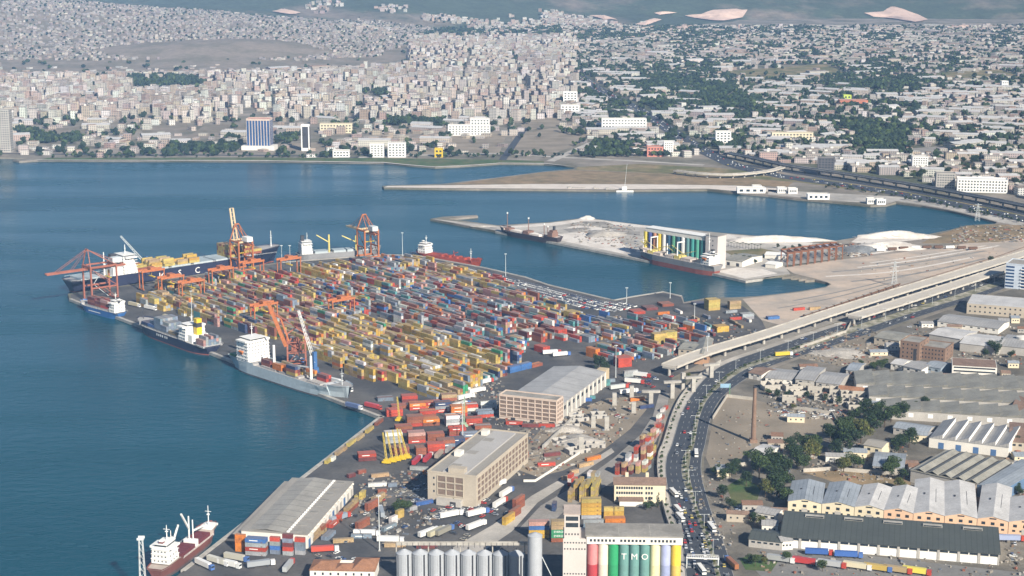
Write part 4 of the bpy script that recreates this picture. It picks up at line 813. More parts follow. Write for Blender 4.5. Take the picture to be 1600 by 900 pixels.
def gable_shed(name, label, A, B, C, h, ridge, wall, roof, axis='x', group=None, cat='warehouse', wins=None, doors=0, doorm=None):
    r, L, D = frame(name, label, cat, A, B, C, h, group); shell(r, L, D, h, wall)
    if axis == 'x':
        for x in (0, L - .35): MB().add([(x, 0, h), (x + .35, 0, h), (x, D, h), (x + .35, D, h), (x, D / 2, ridge), (x + .35, D / 2, ridge)], [(0, 4, 2), (1, 3, 5), (0, 1, 5, 4), (4, 5, 3, 2)]).build('gable_wall', wall, r)
        MB().gable(0, L, 0, D, h, ridge, 'x', .5).build('roof', roof, r)
    else:
        for y in (0, D - .35): MB().add([(0, y, h), (0, y + .35, h), (L, y, h), (L, y + .35, h), (L / 2, y, ridge), (L / 2, y + .35, ridge)], [(0, 2, 4), (1, 5, 3), (0, 4, 5, 1), (4, 2, 3, 5)]).build('gable_wall', wall, r)
        MB().gable(0, L, 0, D, h, ridge, 'y', .4).build('roof', roof, r)
    if wins: windows(r, 'f', wins, 1, .8, L - .8, h * .5, h * .9, min(2.2, L / wins * .6), h * .22, L, D)
    for i in range(doors): c = L * (i + .5) / doors; bx('door', doorm or DARK, r, c - 1.8, c + 1.8, -.08, .1, 0, min(4, h * .6))
    return r, L, D
def block(name, label, A, B, C, h, wall, roof, nf=0, rows=1, nr=0, cat='building', par=True, group=None, ww=1.5, wh=1.4, sill=None, nl=0):
    r, L, D = frame(name, label, cat, A, B, C, h, group); shell(r, L, D, h, wall); flat_roof(r, L, D, h, roof, wall if par else None)
    if nf: windows(r, 'f', nf, rows, .8, L - .8, .6, h - .2, min(ww, L / nf * .62), min(wh, h / rows * .5), L, D, frame_m=sill)
    if nr: windows(r, 'r', nr, rows, .8, D - .8, .6, h - .2, min(ww, D / nr * .62), min(wh, h / rows * .5), L, D)
    if nl: windows(r, 'l', nl, rows, .8, D - .8, .6, h - .2, min(ww, D / nl * .62), min(wh, h / rows * .5), L, D)
    return r, L, D
BROWNW = mat('brown_glazing', (0.20, 0.15, 0.12), 0.5, amt=(0.35, 0.3), scales=(0.3, 1.0))

# W1: shed with a gridded head block
r, L, D = frame('warehouse', 'grey-roofed warehouse with pale pink gridded end block of many windows', 'warehouse', (780, 617), (870, 627), (795, 604), 18)
D = 13; shell(r, L, D, 18, PINKW); flat_roof(r, L, D, 18, FLATR, PINKW); grid_face(r, 'f', 8, 5, .2, L - .2, 2, 17.6, L, D, PINKW, BROWNW); grid_face(r, 'r', 3, 5, .2, D - .2, 2, 17.6, L, D, PINKW, BROWNW)
Mw = (Matrix.Translation(r.location) @ Matrix.Rotation(r.rotation_euler[2], 4, 'Z')).inverted(); D2 = (Mw @ P(846, 569, LZ + 13)).y
shell(r, L - 2, D2 - D - .2, 12, GREYW, x0=1, y0=D + .1)
MB().gable(1, L - 1, D + .3, D2, 12, 14.6, 'y', .5).build('roof', sheet_mat('pale_long_sheet', (0.36, 0.355, 0.35), 16, 1, dark=.86), r)
n = 11
for i in range(n): y = D + 2 + (D2 - D - 3) * i / (n - 1); bx('pilaster', OFFW, r, L - 1.02, L - .3, y - .5, y + .5, 0, 12); 
for i in range(n - 1): y = D + 2 + (D2 - D - 3) * (i + .5) / (n - 1); bx('window', GLASS, r, L - 1.04, L - .94, y - 2, y + 2, 6.5, 9.5)
for i in range(6): x = L * (i + .5) / 6; bx('door', DARK, r, x - 1.6, x + 1.6, -.5, -.42, 0, 2.0) if i % 2 else None
bx('end_block', mat('ochre_render', (0.50, 0.40, 0.26)), r, L - 9, L - .9, D2 + .2, D2 + 9, 0, 13)
# W2: four storey store with framed facades
r, L, D = frame('warehouse', 'four-storey beige concrete store with brown framed windows and long flat roof', 'warehouse', (668, 737), (744, 746), (739, 669), 20)
shell(r, L, D, 20, BEIGE); flat_roof(r, L, D, 20, PALER, BEIGE, ph=1.0)
grid_face(r, 'f', 3, 3, L * .20, L * .74, 5.6, 18.6, L, D, BEIGE, BROWNW); grid_face(r, 'r', 15, 4, 1.5, D - 1.5, 3, 18.8, L, D, BEIGE, BROWNW)
windows(r, 'f', 1, 3, L * .10, L * .16, 5.6, 18.6, 1, 1.4, L, D); bx('entrance', GREYW, r, L * .22, L * .72, -3.5, -.1, 0, 4.2); bx('door', DARK, r, L * .5, L * .62, -3.6, -3.45, 0, 3.2)
MB().box(L * .28, L * .76, 2.5, D - 3, 19.96, 20.9).build('roof_lantern', mat('pale_roof_slab', (0.40, 0.385, 0.37), 0.8, amt=(0.1, 0.08)), r)
for y in (.12, .42, .72): MB().box(L * .3, L * .5, D * y, D * y + 7, 20.9, 21.0).build('roof_panel', PALER, r)
bx('stair_house', BEIGE, r, L * .42, L * .74, .8, 6.5, 20.9, 24); bx('stair_house', OFFW, r, L * .12, L * .26, D * .36, D * .36 + 6, 20, 23.2); bx('stair_house', OFFW, r, L * .12, L * .26, D * .86, D * .86 + 5, 20, 23)
# W3: long low transit shed on the quay
r, L, D = frame('transit_shed', 'long low transit shed with pale flat roof and white side wall on the quay', 'warehouse', (377, 828), (480, 835), (483, 748), 9)
shell(r, L, D, 8.6, OFFW); bx('roof', PALER, r, -.4, L + .4, -.4, D + .4, 8.6, 9.0)
MB().gable(L * .12, L * .64, 1, D - 1, 9.02, 10.2, 'y', .2).build('raised_roof', sheet_mat('shed_roof_sheet', (0.30, 0.285, 0.255), 9, 1, dark=.8), r)
for i in range(26): y = 2 + (D - 4) * i / 25; bx('roof_light', WHITE, r, L * .68, L * .68 + 1.6, y - .9, y + .9, 9.0, 9.7)
for i in range(9): y = 4 + (D - 8) * i / 8; bx('roof_vent', FLATR, r, L * .76, L * .88, y - 1.6, y + 1.6, 9.0, 9.25)
for i in range(12): y = 4 + (D - 8) * i / 11; bx('door', GREYW if i % 3 else mat('blue_door', (0.08, 0.16, 0.32)), r, L - .02, L + .1, y - 2, y + 2, 0, 5)
for i in range(16): y = 2 + (D - 4) * i / 15; bx('bracket', OFFW, r, L + .05, L + 1.1, y - .25, y + .25, 7.4, 8.55)
bx('canopy', PALER, r, -5.5, -.45, 0, D, 6.0, 6.4); bx('platform', CONC, r, -3.5, -.05, 0, D, 0, 1.2)

# grain silo with coloured bins in the foreground
A, B = (918, 849), (1065, 851); r, L, D = frame('grain_silo', 'concrete grain silo with nine pastel coloured bins lettered TMO and tall head tower', 'silo', A, B, (918, 820), 36); D = 17.5
nb = 9; rb = L / nb / 2; BC = [(0.62, 0.22, 0.22), (0.70, 0.64, 0.52), (0.03, 0.30, 0.12), (0.13, 0.27, 0.25), (0.13, 0.27, 0.25), (0.13, 0.27, 0.25), (0.70, 0.66, 0.40), (0.36, 0.40, 0.60), (0.75, 0.52, 0.06)]
B2 = [(0.40, 0.05, 0.06), (0.62, 0.55, 0.45), (0.03, 0.27, 0.11), (0.13, 0.26, 0.24), (0.13, 0.26, 0.24), (0.13, 0.26, 0.24), (0.68, 0.64, 0.36), (0.27, 0.31, 0.47), (0.60, 0.42, 0.10)]
for i in range(nb):
    x = (i + .5) * 2 * rb; s = MB().cyl((x, rb - .6, 24), (x, rb - .6, 36), rb * .985, n=28, mi=0).cyl((x, rb - .6, 0), (x, rb - .6, 23.98), rb * .985, n=28, mi=1)
    o = s.build('bin', [mat('bin_paint_%d' % i, BC[i], 0.6, amt=(0.13, 0.1), scales=(0.2, 0.9)), mat('bin_base_%d' % i, B2[i], 0.6, amt=(0.14, 0.1), scales=(0.2, 0.9))], r, smooth=False)
    o['label'] = ['pink', 'cream', 'green', 'grey-green T', 'grey-green M', 'grey-green O', 'pale yellow', 'lilac', 'bright yellow'][i] + ' painted silo bin'
    if 3 <= i <= 5: text_mesh('letter', 'TMO'[i - 3], 4.8, WHITE, o, (x, -.63 - rb * .012, 27.5), (R(90), 0, 0), .06)
bx('bin_core', CONC, r, 0, L, 2 * rb - .9, D, 0, 36)
bx('gallery', OFFW, r, -.5, L + .5, -.9, D, 36.02, 40.5); o = bx('roof', FLATR, r, -1.2, L + .9, -1.5, D + .5, 40.5, 41.0); 
for i in range(24): x = .8 + (L - 1.6) * (i + .5) / 24; bx('window', GLASS, r, x - .6, x + .6, -.98, -.88, 37.4, 38.8) if i % 8 != 7 else None
for k in (1, 2): bx('roof_joint', CONC, r, L * k / 3 - .12, L * k / 3 + .12, -1.5, D + .5, 41.0, 41.08)
TW = mat('tower_white_render', (0.53, 0.485, 0.455), 0.85, amt=(0.06, 0.05)); tw = MB().box(-13, -.55, -.4, D, 0, 38.5).box(-12.4, -4.2, -.2, D * .8, 38.5, 52).build('head_tower', TW, r)
bx('tower_roof', mat('pinkish_roof', (0.46, 0.38, 0.33)), r, -12.8, -3.8, -.6, D * .8 + .4, 52, 52.5)
for k, z in enumerate((36.0, 32.5, 18.5, 14.5, 8, 4)):
    for i in range(8): bx('window', GLASS, tw, -12.4 + i * 1.52, -12.4 + i * 1.52 + .7, -.46, -.36, z, z + .8)
for z in (48.6, 45.0): bx('window', GLASS, tw, -11.6, -5.0, -.26, -.16, z, z + 2.4)
for i in range(5): bx('window', GLASS, tw, -11.8 + i * 1.6, -11.1 + i * 1.6, -.26, -.16, 40.6, 41.6)
# steel grain bins
SILV = mat('galvanised_steel', (0.38, 0.40, 0.43), 0.45, amt=(0.1, 0.1), scales=(0.2, 1.5), metal=0.0); RIBM = mat('galvanised_rib', (0.40, 0.42, 0.44), 0.45)
a = P(618, 868, LZ + 15); b = P(820, 870, LZ + 15); d = (b - a); nb = 8; rr_ = d.length / nb / 2
for i in range(nb):
    c = a + d * ((i + .5) / nb); o = root('steel_silo', ORD[7 - i] + ' ribbed steel grain bin of the row, counted from the tall slender silo', 'silo', (c.x, c.y + rr_, LZ), 0, 'row of eight steel grain bins')
    MB().cyl((0, 0, 0), (0, 0, 15), rr_ * .95, n=28).build('shell', SILV, o); MB().cyl((0, 0, 15), (0, 0, 17.4), rr_ * .99, .5, n=28).build('cone_roof', SILV, o)
    rb_ = MB()
    for k in range(1, 15): rb_.cyl((0, 0, k - .12), (0, 0, k + .12), rr_ * .965, n=28)
    for k in range(14): t = k * math.pi / 7; rb_.beam((math.cos(t) * rr_ * .96, math.sin(t) * rr_ * .96, 0), (math.cos(t) * rr_ * .96, math.sin(t) * rr_ * .96, 15), .16)
    kind(rb_.build('wall_rib', RIBM, o), 'stuff'); MB().cyl((0, 0, 17.2), (0, 0, 18.6), .5).build('cap', DARK, o)
    MB().box(rr_ * .5, rr_ * .5 + .6, -rr_ * .98, -rr_ * .98 + .25, 0, 15.4).build('ladder', DARK, o)
c0 = a + Vector((0, rr_ + 1, 0)); o = root('conveyor_gantry', 'long grey conveyor gantry running above the steel grain bins', 'conveyor', (c0.x, c0.y, LZ))
mb = MB().box(0, d.length + 2, -1, 1, 19.2, 19.6).box(0, d.length + 2, -1, -.9, 19.6, 20.8).box(0, d.length + 2, .9, 1, 19.6, 20.8)
mb.build('walkway', CONC, o)
for i in range(24): bx('post', DARK, o, i * d.length / 23 - .12, i * d.length / 23 + .12, -1.15, -1.03, 18.0, 20.9)
for i in range(5): bx('support', CONC, o, i * d.length / 4 - .3, i * d.length / 4 + .3, 1.1, 1.7, 0, 19.2)
q = P(836, 836, LZ + 36); o = root('steel_tower_silo', 'single tall slender steel silo at the end of the grain bins', 'silo', (q.x, q.y, LZ)); MB().cyl((0, 0, 0), (0, 0, 36), 3.9, n=28).build('shell', SILV, o); MB().cyl((0, 0, 36), (0, 0, 37.5), 4.0, .8, n=28).build('cone_roof', SILV, o); MB().beam((3.8, -1, 24), (14, -3, 3), .35).build('pipe', STEELW, o); kind(MB().cyl((0, 0, 6), (0, 0, 6.2), 3.96, n=28).cyl((0, 0, 12), (0, 0, 12.2), 3.96, n=28).cyl((0, 0, 18), (0, 0, 18.2), 3.96, n=28).build('wall_rib', RIBM, o), 'stuff')
# office, house
r, L, D = block('office_building', 'cream three-storey office with brown tiled roof beside the main road', (960, 757), (1040, 758), (963, 746), 12, CREAM, TILEB, 0, cat='office', par=False)
windows(r, 'f', 11, 3, 1, L * .56, 1.5, 11.5, 1.2, 1.7, L, D, frame_m=WHITE); windows(r, 'f', 3, 3, L * .60, L * .76, 1.5, 11.5, 1.2, 1.7, L, D, frame_m=WHITE); windows(r, 'r', 4, 3, 1, D - 1, 1.5, 11.5, 1.2, 1.7, L, D)
MB().gable(0, L, 0, D, 12.0, 14.6, 'x', .7).build('tile_roof', TILEB, r); bx('porch', OFFW, r, L * .1, L * .55, -7, -.1, 0, 3.4); bx('porch_roof', TILEB, r, L * .08, L * .57, -7.4, -.05, 3.4, 3.8)
for x in (.22, .62): bx('chimney', CREAM, r, L * x, L * x + 2, D * .6, D * .6 + 2, 12, 17)
r, L, D = frame('villa', 'white house with hipped terracotta roofs above the quay road', 'house', (484, 891), (585, 893), (485, 874), 7); shell(r, L, D, 7, OFFW)
for x0, x1, y1, z in ((0, L * .40, D, 9.6), (L * .38, L * .66, D * .7, 9.0), (L * .64, L, D * 1.25, 10.4)):
    mb = MB(); mx = min((x1 - x0), y1) * .38; cyy = y1 / 2
    mb.add([(x0 - .5, -.5, 7.05), (x1 + .5, -.5, 7.05), (x1 + .5, y1 + .5, 7.05), (x0 - .5, y1 + .5, 7.05), (x0 + mx, cyy, z), (x1 - mx, cyy, z)], [(0, 1, 5, 4), (1, 2, 5), (2, 3, 4, 5), (3, 0, 4), (3, 2, 1, 0)]); mb.build('roof', TILE, r)
bx('wing', OFFW, r, L * .65, L - .1, D + .02, D * 1.22, 0, 7); windows(r, 'f', 8, 2, .8, L - .8, .6, 6.6, 1.1, 1.5, L, D)
# dark-roofed warehouse with white bays
r, L, D = frame('warehouse', 'wide warehouse with dark grey-green roof and white bays along a loading yard', 'warehouse', (1220, 837), (1562, 865), (1231, 792), 7); Mw = (Matrix.Translation(r.location) @ Matrix.Rotation(r.rotation_euler[2], 4, 'Z')).inverted(); DR = (Mw @ P(1230, 798, LZ + 11)).y
D = DR * 1.25; shell(r, L, D, 7, OFFW)
for x in (0, L - .35): MB().add([(x, 0, 7), (x, D, 7), (x, DR, 11), (x + .35, 0, 7), (x + .35, D, 7), (x + .35, DR, 11)], [(0, 2, 1), (3, 4, 5), (0, 3, 5, 2), (2, 5, 4, 1)]).build('gable_wall', OFFW, r)
MB().add([(-.6, -.8, 6.9), (L + .6, -.8, 6.9), (L + .6, DR, 11.1), (-.6, DR, 11.1), (L + .6, D + .6, 7.1), (-.6, D + .6, 7.1), (-.6, -.8, 6.6), (L + .6, -.8, 6.6), (L + .6, DR, 10.8), (-.6, DR, 10.8), (L + .6, D + .6, 6.8), (-.6, D + .6, 6.8)], [(0, 1, 2, 3), (3, 2, 4, 5), (1, 0, 6, 7), (5, 4, 10, 11), (0, 3, 9, 6), (3, 5, 11, 9), (2, 1, 7, 8), (4, 2, 8, 10)]).build('roof', SHEETD, r)
for i in range(5):
    x = L * (.10 + .185 * i); sk = MB().box(x, x + L * .09, DR * .80, DR * .88, 10.2, 11.35).build('skylight', CONC, r); bx('skylight_glass', GLASS, sk, x + .4, x + L * .09 - .4, DR * .80 - .08, DR * .80 + .02, 10.5, 11.2)
for i in range(12): x = L * i / 11; bx('pilaster', GREYW, r, max(0, x - .7), min(L, x + .7), -.4, .02, 0, 6.5)
for i in range(11):
    for j in (0, 1): x = L * (i + .27 + .46 * j) / 11; bx('window', GLASS, r, x - L / 55, x + L / 55, -.08, .05, 4.9, 6.2)
    x = L * (i + .5) / 11; bx('roller_door', WHITE, r, x - L / 26, x + L / 26, -.12, .05, 0, 4.2)
# row of gabled sheds behind it
GX_ = [1231, 1284, 1335, 1381, 1427, 1476, 1527, 1576, 1628]; GYF = [783, 787, 792, 797, 802, 806, 810, 815, 820]; GYB = [752, 754, 757, 760, 750, 754, 758, 778, 780]
LBL = ['cream gabled shed with blue-grey roof at the tree end of the row', 'cream gabled shed with blue-grey roof, second from the trees', 'cream gabled shed with patched pale roof, third from the trees', 'short peach gabled shed in the middle of the shed row', 'peach gabled shed with dark roof specks, longest of its row', 'peach gabled shed with one light roof slope in the row', 'peach gabled shed beside the blue sheet roof', 'peach gabled shed at the open end of the row']
for i in range(8):
    wm = CREAM if i < 3 else PEACH
    r, L, D = gable_shed('gabled_warehouse', LBL[i], (GX_[i] + .4, GYF[i]), (GX_[i + 1] - .4, GYF[i + 1]), (GX_[i] + 8, GYB[i]), 8, 10.2, wm, SHEETB if i < 2 else SHEETP, 'y', 'row of gabled sheds', wins=3, doors=1, doorm=GREYW)
    bx('gable_window', GLASS, r, L / 2 - 2, L / 2 + 2, -.08, .05, 8.3, 9.1); windows(r, 'f', 4, 1, 1, L - 1, 1, 4, 1.8, 1.2, L, D); MB().box(L * .7, L * .72, D * .3, D * .7, 8.9, 9.6).box(L * .3, L * .36, D * .5, D * .55, 9.0, 9.9).build('roof_vent', DARK, r)
# corrugated grey monitor-roofed shed and its blue neighbour
r, L, D = frame('corrugated_shed', 'olive-grey corrugated shed roof with dark monitor slots behind the gabled sheds', 'warehouse', (1423, 735), (1526, 757), (1435, 695), 8); shell(r, L, D, 8, GREYW); bx('roof', SHEETT, r, -.4, L + .3, -.4, D + .4, 8, 8.4)
for i in range(5): x = L * (.04 + .2 * i); MB().gable(x, x + L * .17, .5, D - .5, 8.4, 10.2, 'y', .1).build('roof_bay', SHEETT, r); bx('roof_slot', DARK, r, x + L * .175, x + L * .19, 1, D - 1, 8.4, 8.6)
r, L, D = frame('blue_shed', 'shed with plain blue-grey sheet roof beside the corrugated shed', 'warehouse', (1527, 757), (1567, 766), (1535, 705), 8); shell(r, L, D, 8, mat('blue_wall', (0.10, 0.17, 0.28))); MB().gable(0, L, 0, D, 8, 8.8, 'y', .3).build('roof', SHEETB, r)
# white sawtooth shed with blue doors
def sawtooth(label, A, B, C, h, n, wall, roof, face_m, tooth=3.0, group=None, axis='y'):
    r, L, D = frame('sawtooth_factory', label, 'factory', A, B, C, h, group); shell(r, L, D, h, wall)
    for i in range(n):
        x0, x1 = L * i / n, L * (i + 1) / n
        MB().add([(x0, -.2, h), (x1, -.2, h), (x1, -.2, h + tooth), (x0, D + .2, h), (x1, D + .2, h), (x1, D + .2, h + tooth)], [(0, 1, 2), (3, 5, 4), (0, 3, 4, 1), (0, 2, 5, 3)]).build('roof_tooth', roof, r)
        bx('roof_glazing', face_m, r, x1 - .02, x1 + .02 + .1, .2, D - .2, h + .3, h + tooth - .2)
    return r, L, D
WFACE = mat('white_glazed_panel', (0.80, 0.79, 0.77), 0.5, amt=(0.05,), scales=(0.3,))
r, L, D = sawtooth('white-walled sawtooth shed with bright skylight faces and blue doors', (1452, 684), (1576, 700), (1455, 655), 7, 6, OFFW, SHEETG, WFACE, 3.4)
for i in range(4): x = L * (.12 + .22 * i); bx('door', mat('blue_door', (0.08, 0.16, 0.32)), r, x, x + L * .07, -.1, .05, 0, 4.5)
for k, (ya, yb, yc) in enumerate(((600, 611, 580), (619, 632, 603), (640, 655, 624))):
    r, L, D = sawtooth(['grey sawtooth factory range under the white banded block', 'middle grey sawtooth factory range between two others', 'grey sawtooth factory range beside the dark trees'][k], (1338 + 20 * k, ya), (1625, yb), (1345 + 20 * k, yc), 7, 10 - k, GREYW, SHEETT, SHEETT, 2.2)
    for i in range(10 - k): x = L * (i + .5) / (10 - k); bx('window', WFACE, r, x - 1.8, x + 1.8, -.1, .05, 2.6, 5.6)
# white banded block, brown ruin, pale block, others
r, L, D = block('banded_building', 'white four-storey block with dark window bands and brown roof', (1488, 571), (1558, 575), (1497, 559), 12, OFFW, TILEB, 0, par=False)
for k in range(4): bx('window_band', GLASS, r, 1.2, L - 1.2, -.06, .1, 1.4 + k * 2.9, 2.6 + k * 2.9)
for k in range(4): bx('window_band', GLASS, r, L - .1, L + .06, 1.2, D - 1.2, 1.4 + k * 2.9, 2.6 + k * 2.9)
r, L, D = block('ruined_factory', 'roofless brown brick factory block with tall narrow openings', (1407, 533), (1437, 537), (1415, 523), 15, BRICKB, FLATR, 4, 4, 3, cat='factory', ww=1.1); bx('tall_opening', DARK, r, L * .70, L * .86, -.1, .1, 0, 10)
r, L, D = block('ruined_factory', 'lower brown brick factory wing with boarded windows', (1438, 541), (1477, 546), (1446, 531), 11, BRICKB, FLATR, 7, 3, 2, cat='factory', ww=1.1)
block('pale_factory', 'long pale factory with rows of small dark windows beside the blue tower', (1511, 474), (1640, 484), (1530, 460), 10, BEIGE, SHEETP, 16, 2, 0, cat='factory', par=False)
gable_shed('warehouse', 'low pale shed across from the viaduct with grey roof', (1465, 502), (1560, 514), (1475, 490), 5, 7, OFFW, SHEETG, 'x', wins=8)
gable_shed('warehouse', 'grey double shed behind the brown factory', (1452, 522), (1500, 530), (1460, 508), 8, 10, GREYW, SHEETP, 'x'); gable_shed('warehouse', 'tan shed beside the ruined factory', (1366, 527), (1405, 533), (1376, 515), 6, 8, BEIGE, SHEETT, 'x', wins=4)
gable_shed('warehouse', 'grey shed under the pale factory with long ridge', (1500, 536), (1560, 543), (1510, 520), 7, 9, GREYW, SHEETP, 'x'); gable_shed('warehouse', 'pale shed beside dark cypress trees', (1562, 540), (1640, 548), (1566, 522), 7, 9, GREYW, SHEETG, 'x')
q = P(1597, 545); o = root('storage_tank', 'white cylindrical storage tank beside the grey sheds', 'tank', (q.x, q.y, LZ)); MB().cyl((0, 0, 0), (0, 0, 11), 5.5, n=28).build('shell', OFFW, o); MB().cyl((0, 0, 11), (0, 0, 12), 5.6, .6, n=28).build('roof', OFFW, o)
# blue and white tower at the frame edge
r, L, D = block('office_tower', 'blue and white office tower with stacked balcony bands by the viaduct', (1572, 412), (1625, 417), (1575, 404), 25, mat('pale_blue_render', (0.52, 0.58, 0.66)), PALER, 0, cat='tower')
for k in range(7):
    bx('window_band', mat('blue_glass', (0.03, 0.07, 0.16), 0.2), r, .4, L * .26, -.1, .08, 1.5 + k * 3.3, 3.2 + k * 3.3); bx('window_band', mat('blue_glass', (0.03, 0.07, 0.16), 0.2), r, L * .48, L - .4, -.1, .08, 1.5 + k * 3.3, 3.2 + k * 3.3); bx('balcony', WHITE, r, L * .46, L - .2, -1.4, -.02, .6 + k * 3.3, 1.3 + k * 3.3)
    bx('window_band', mat('blue_glass', (0.03, 0.07, 0.16), 0.2), r, -.1, .08, .6, D - .6, 1.5 + k * 3.3, 3.2 + k * 3.3)
# factory chimney
q = P(1177, 691); h = 40; o = root('factory_chimney', 'tall thin brown brick factory chimney standing in a dirt lot', 'chimney', (q.x, q.y, LZ)); MB().cyl((0, 0, 2.5), (0, 0, h), 1.9, 1.15, n=20).build('shaft', BRICKB, o); MB().box(-2.6, 2.6, -2.6, 2.6, 0, 2.6).build('plinth', BRICKB, o); MB().cyl((0, 0, h), (0, 0, h + .8), 1.4, 1.4, n=20).build('rim', DARK, o)
# yards and sheds north of the chimney
SH = [((1170, 582), (1190, 586), (1178, 571), 5, OFFW, TILEB, 'brown-roofed white house beside the road bend'), ((1196, 590), (1238, 594), (1200, 575), 4, OFFW, SHEETG, 'low white shop with grey roof by the road bend'), ((1243, 592), (1272, 595), (1250, 571), 6, GREYW, SHEETG, 'narrow grey shed, tallest of those by the rubble lot'),
      ((1275, 597), (1312, 601), (1282, 580), 5, GREYW, SHEETG, 'wide grey shed beside the white kiosk range'), ((1310, 608), (1348, 612), (1314, 603), 4, OFFW, TILE, 'white kiosk range with terracotta roof'), ((1345, 590), (1372, 594), (1350, 578), 6, GREYW, SHEETT, 'olive-roofed shed at the corner of the sawtooth ranges'),
      ((1392, 568), (1410, 571), (1402, 560), 5, OFFW, SHEETP, 'small gabled white shed near the round tree'), ((1412, 572), (1440, 578), (1422, 561), 6, OFFW, SHEETG, 'white gabled shed under the brown factory'), ((1446, 572), (1470, 576), (1450, 562), 7, mat('blue_grey_wall', (0.30, 0.36, 0.42)), SHEETB, 'blue-grey two-storey shed below the brown factory'),
      ((1322, 578), (1340, 580), (1328, 566), 4, GREYW, SHEETB, 'small blue-roofed hut in the rubble lot'), ((1180, 800), (1214, 806), (1184, 790), 6, OFFW, SHEETG, 'white house with grey roof among the dark trees'), ((1170, 842), (1222, 848), (1172, 826), 5, GREYW, SHEETD, 'dark flat hut beside the wide warehouse'),
      ((1350, 695), (1378, 700), (1352, 684), 8, CREAM, PALER, 'small cream tower house with flat roof between trees'), ((1364, 728), (1412, 732), (1368, 706), 5, GREYW, SHEETB, 'blue-grey shed in the tree yard'), ((1396, 668), (1450, 676), (1400, 658), 5, GREYW, SHEETB, 'long blue-grey canopy shed beside the sawtooth wall'),
      ((1170, 712), (1196, 716), (1178, 692), 4, OFFW, SHEETP, 'pale hut at the foot of the brick chimney'), ((1578, 690), (1640, 695), (1580, 660), 7, BEIGE, TILEB, 'brown-roofed house row at the street'), ((1585, 745), (1640, 750), (1587, 720), 6, OFFW, SHEETP, 'pale shed across the street from the blue shed'), ((1580, 640), (1650, 648), (1583, 618), 7, GREYW, TILEB, 'brown-roofed building at the end of the sawtooth ranges'),
      ((1060, 545), (1090, 548), (1090, 535), 6, BEIGE, SHEETT, 'long low customs shed by the viaduct ramp')]
for A, B, C, h, wm, rm, lb in SH: gable_shed('shed', lb, A, B, C, h, h + 1.8, wm, rm, 'x', cat='shed', wins=max(2, int((B[0] - A[0]) / 10)), doors=1, doorm=GREYW)
r, L, D = gable_shed('terminal_shed', 'tan sided shed with ribbed olive roof beside the viaduct deck', (1085, 556), (1107, 557), (1140, 531), 7, 9.5, mat('brick_tan', (0.40, 0.24, 0.15)), SHEETT, 'y', wins=3)

# far silos on the pier
r, L, D = frame('pier_silo', 'pier grain silo with tall coloured bins under a white gallery and square tower', 'silo', (1004, 357), (1100, 372), (1012, 344), 32); D = 14; nb = 13; rb = L / nb / 2
PC = [(0.68, 0.55, 0.10), (0.08, 0.10, 0.30), (0.60, 0.28, 0.16), (0.70, 0.52, 0.06), (0.75, 0.73, 0.70), (0.03, 0.09, 0.16), (0.10, 0.30, 0.18), (0.03, 0.10, 0.14), (0.74, 0.73, 0.70), (0.13, 0.27, 0.27), (0.06, 0.30, 0.27), (0.10, 0.36, 0.26), (0.04, 0.17, 0.17)]
for i in range(nb): x = (i + .5) * 2 * rb; MB().cyl((x, rb, 0), (x, rb, 29), rb * .96, n=18).build('bin', mat('pier_bin_%d' % i, PC[i], 0.6, amt=(0.06, 0.05)), r)
bx('bin_core', CONC, r, 0, L, 2 * rb - .6, D, 0, 29); bx('gallery', OFFW, r, rb * 1.2, L, .8, D, 29.02, 33.5); bx('roof', WHITE, r, rb, L + .3, .3, D + .4, 33.5, 34.0); bx('head_tower', mat('tower_white_render', (0.66, 0.61, 0.57)), r, L + 3, L + 19, -1, D, 0, 36); bx('tower_roof', PALER, r, L + 2.6, L + 19.4, -1.4, D + .4, 36, 36.5); bx('link_bridge', GREYW, r, L + .02, L + 2.98, 2, D - 2, 26, 33)
for k in range(6): bx('window', GLASS, r, L + 12, L + 13.2, -1.08, -.98, 5 + k * 5, 6.4 + k * 5)
gable_shed('pier_shed', 'low olive shed with open side at the foot of pier silo tower', (1131, 405), (1160, 409), (1135, 392), 6, 8, OFFW, SHEETT, 'x', doors=2); gable_shed('pier_shed', 'white low shed among the palms on the pier', (1195, 398), (1225, 400), (1198, 393), 4, 5.5, OFFW, WHITE, 'x'); gable_shed('pier_shed', 'white little shed by the rusty gantry', (1196, 412), (1212, 414), (1199, 407), 4, 5.5, OFFW, WHITE, 'x')
# rusty gantry frames: a row of portal frames
for i in range(8):
    q = P(1230 + i * 11, 417 - i * 1.6); o = root('steel_portal', ORD[i] + ' rusty steel portal frame, counted from the pier silo end', 'frame', (q.x, q.y, LZ), .15, 'rusty portal frames on the pier'); RM = mat('rust_brown', (0.20, 0.09, 0.05), 0.8)
    for x in (0, 6.5):
        for y in (0, 22): MB().beam((x, y, 0), (x, y, 15), 1.0).build('leg', RM, o)
    for y in (0, 22): MB().beam((-.6, y, 15), (7.1, y, 15), 1.0, 1.6).build('cross_beam', RM, o)
    for x in (0, 6.5): MB().beam((x, -.6, 14), (x, 22.6, 14), 1.0, 1.4).build('long_beam', RM, o)
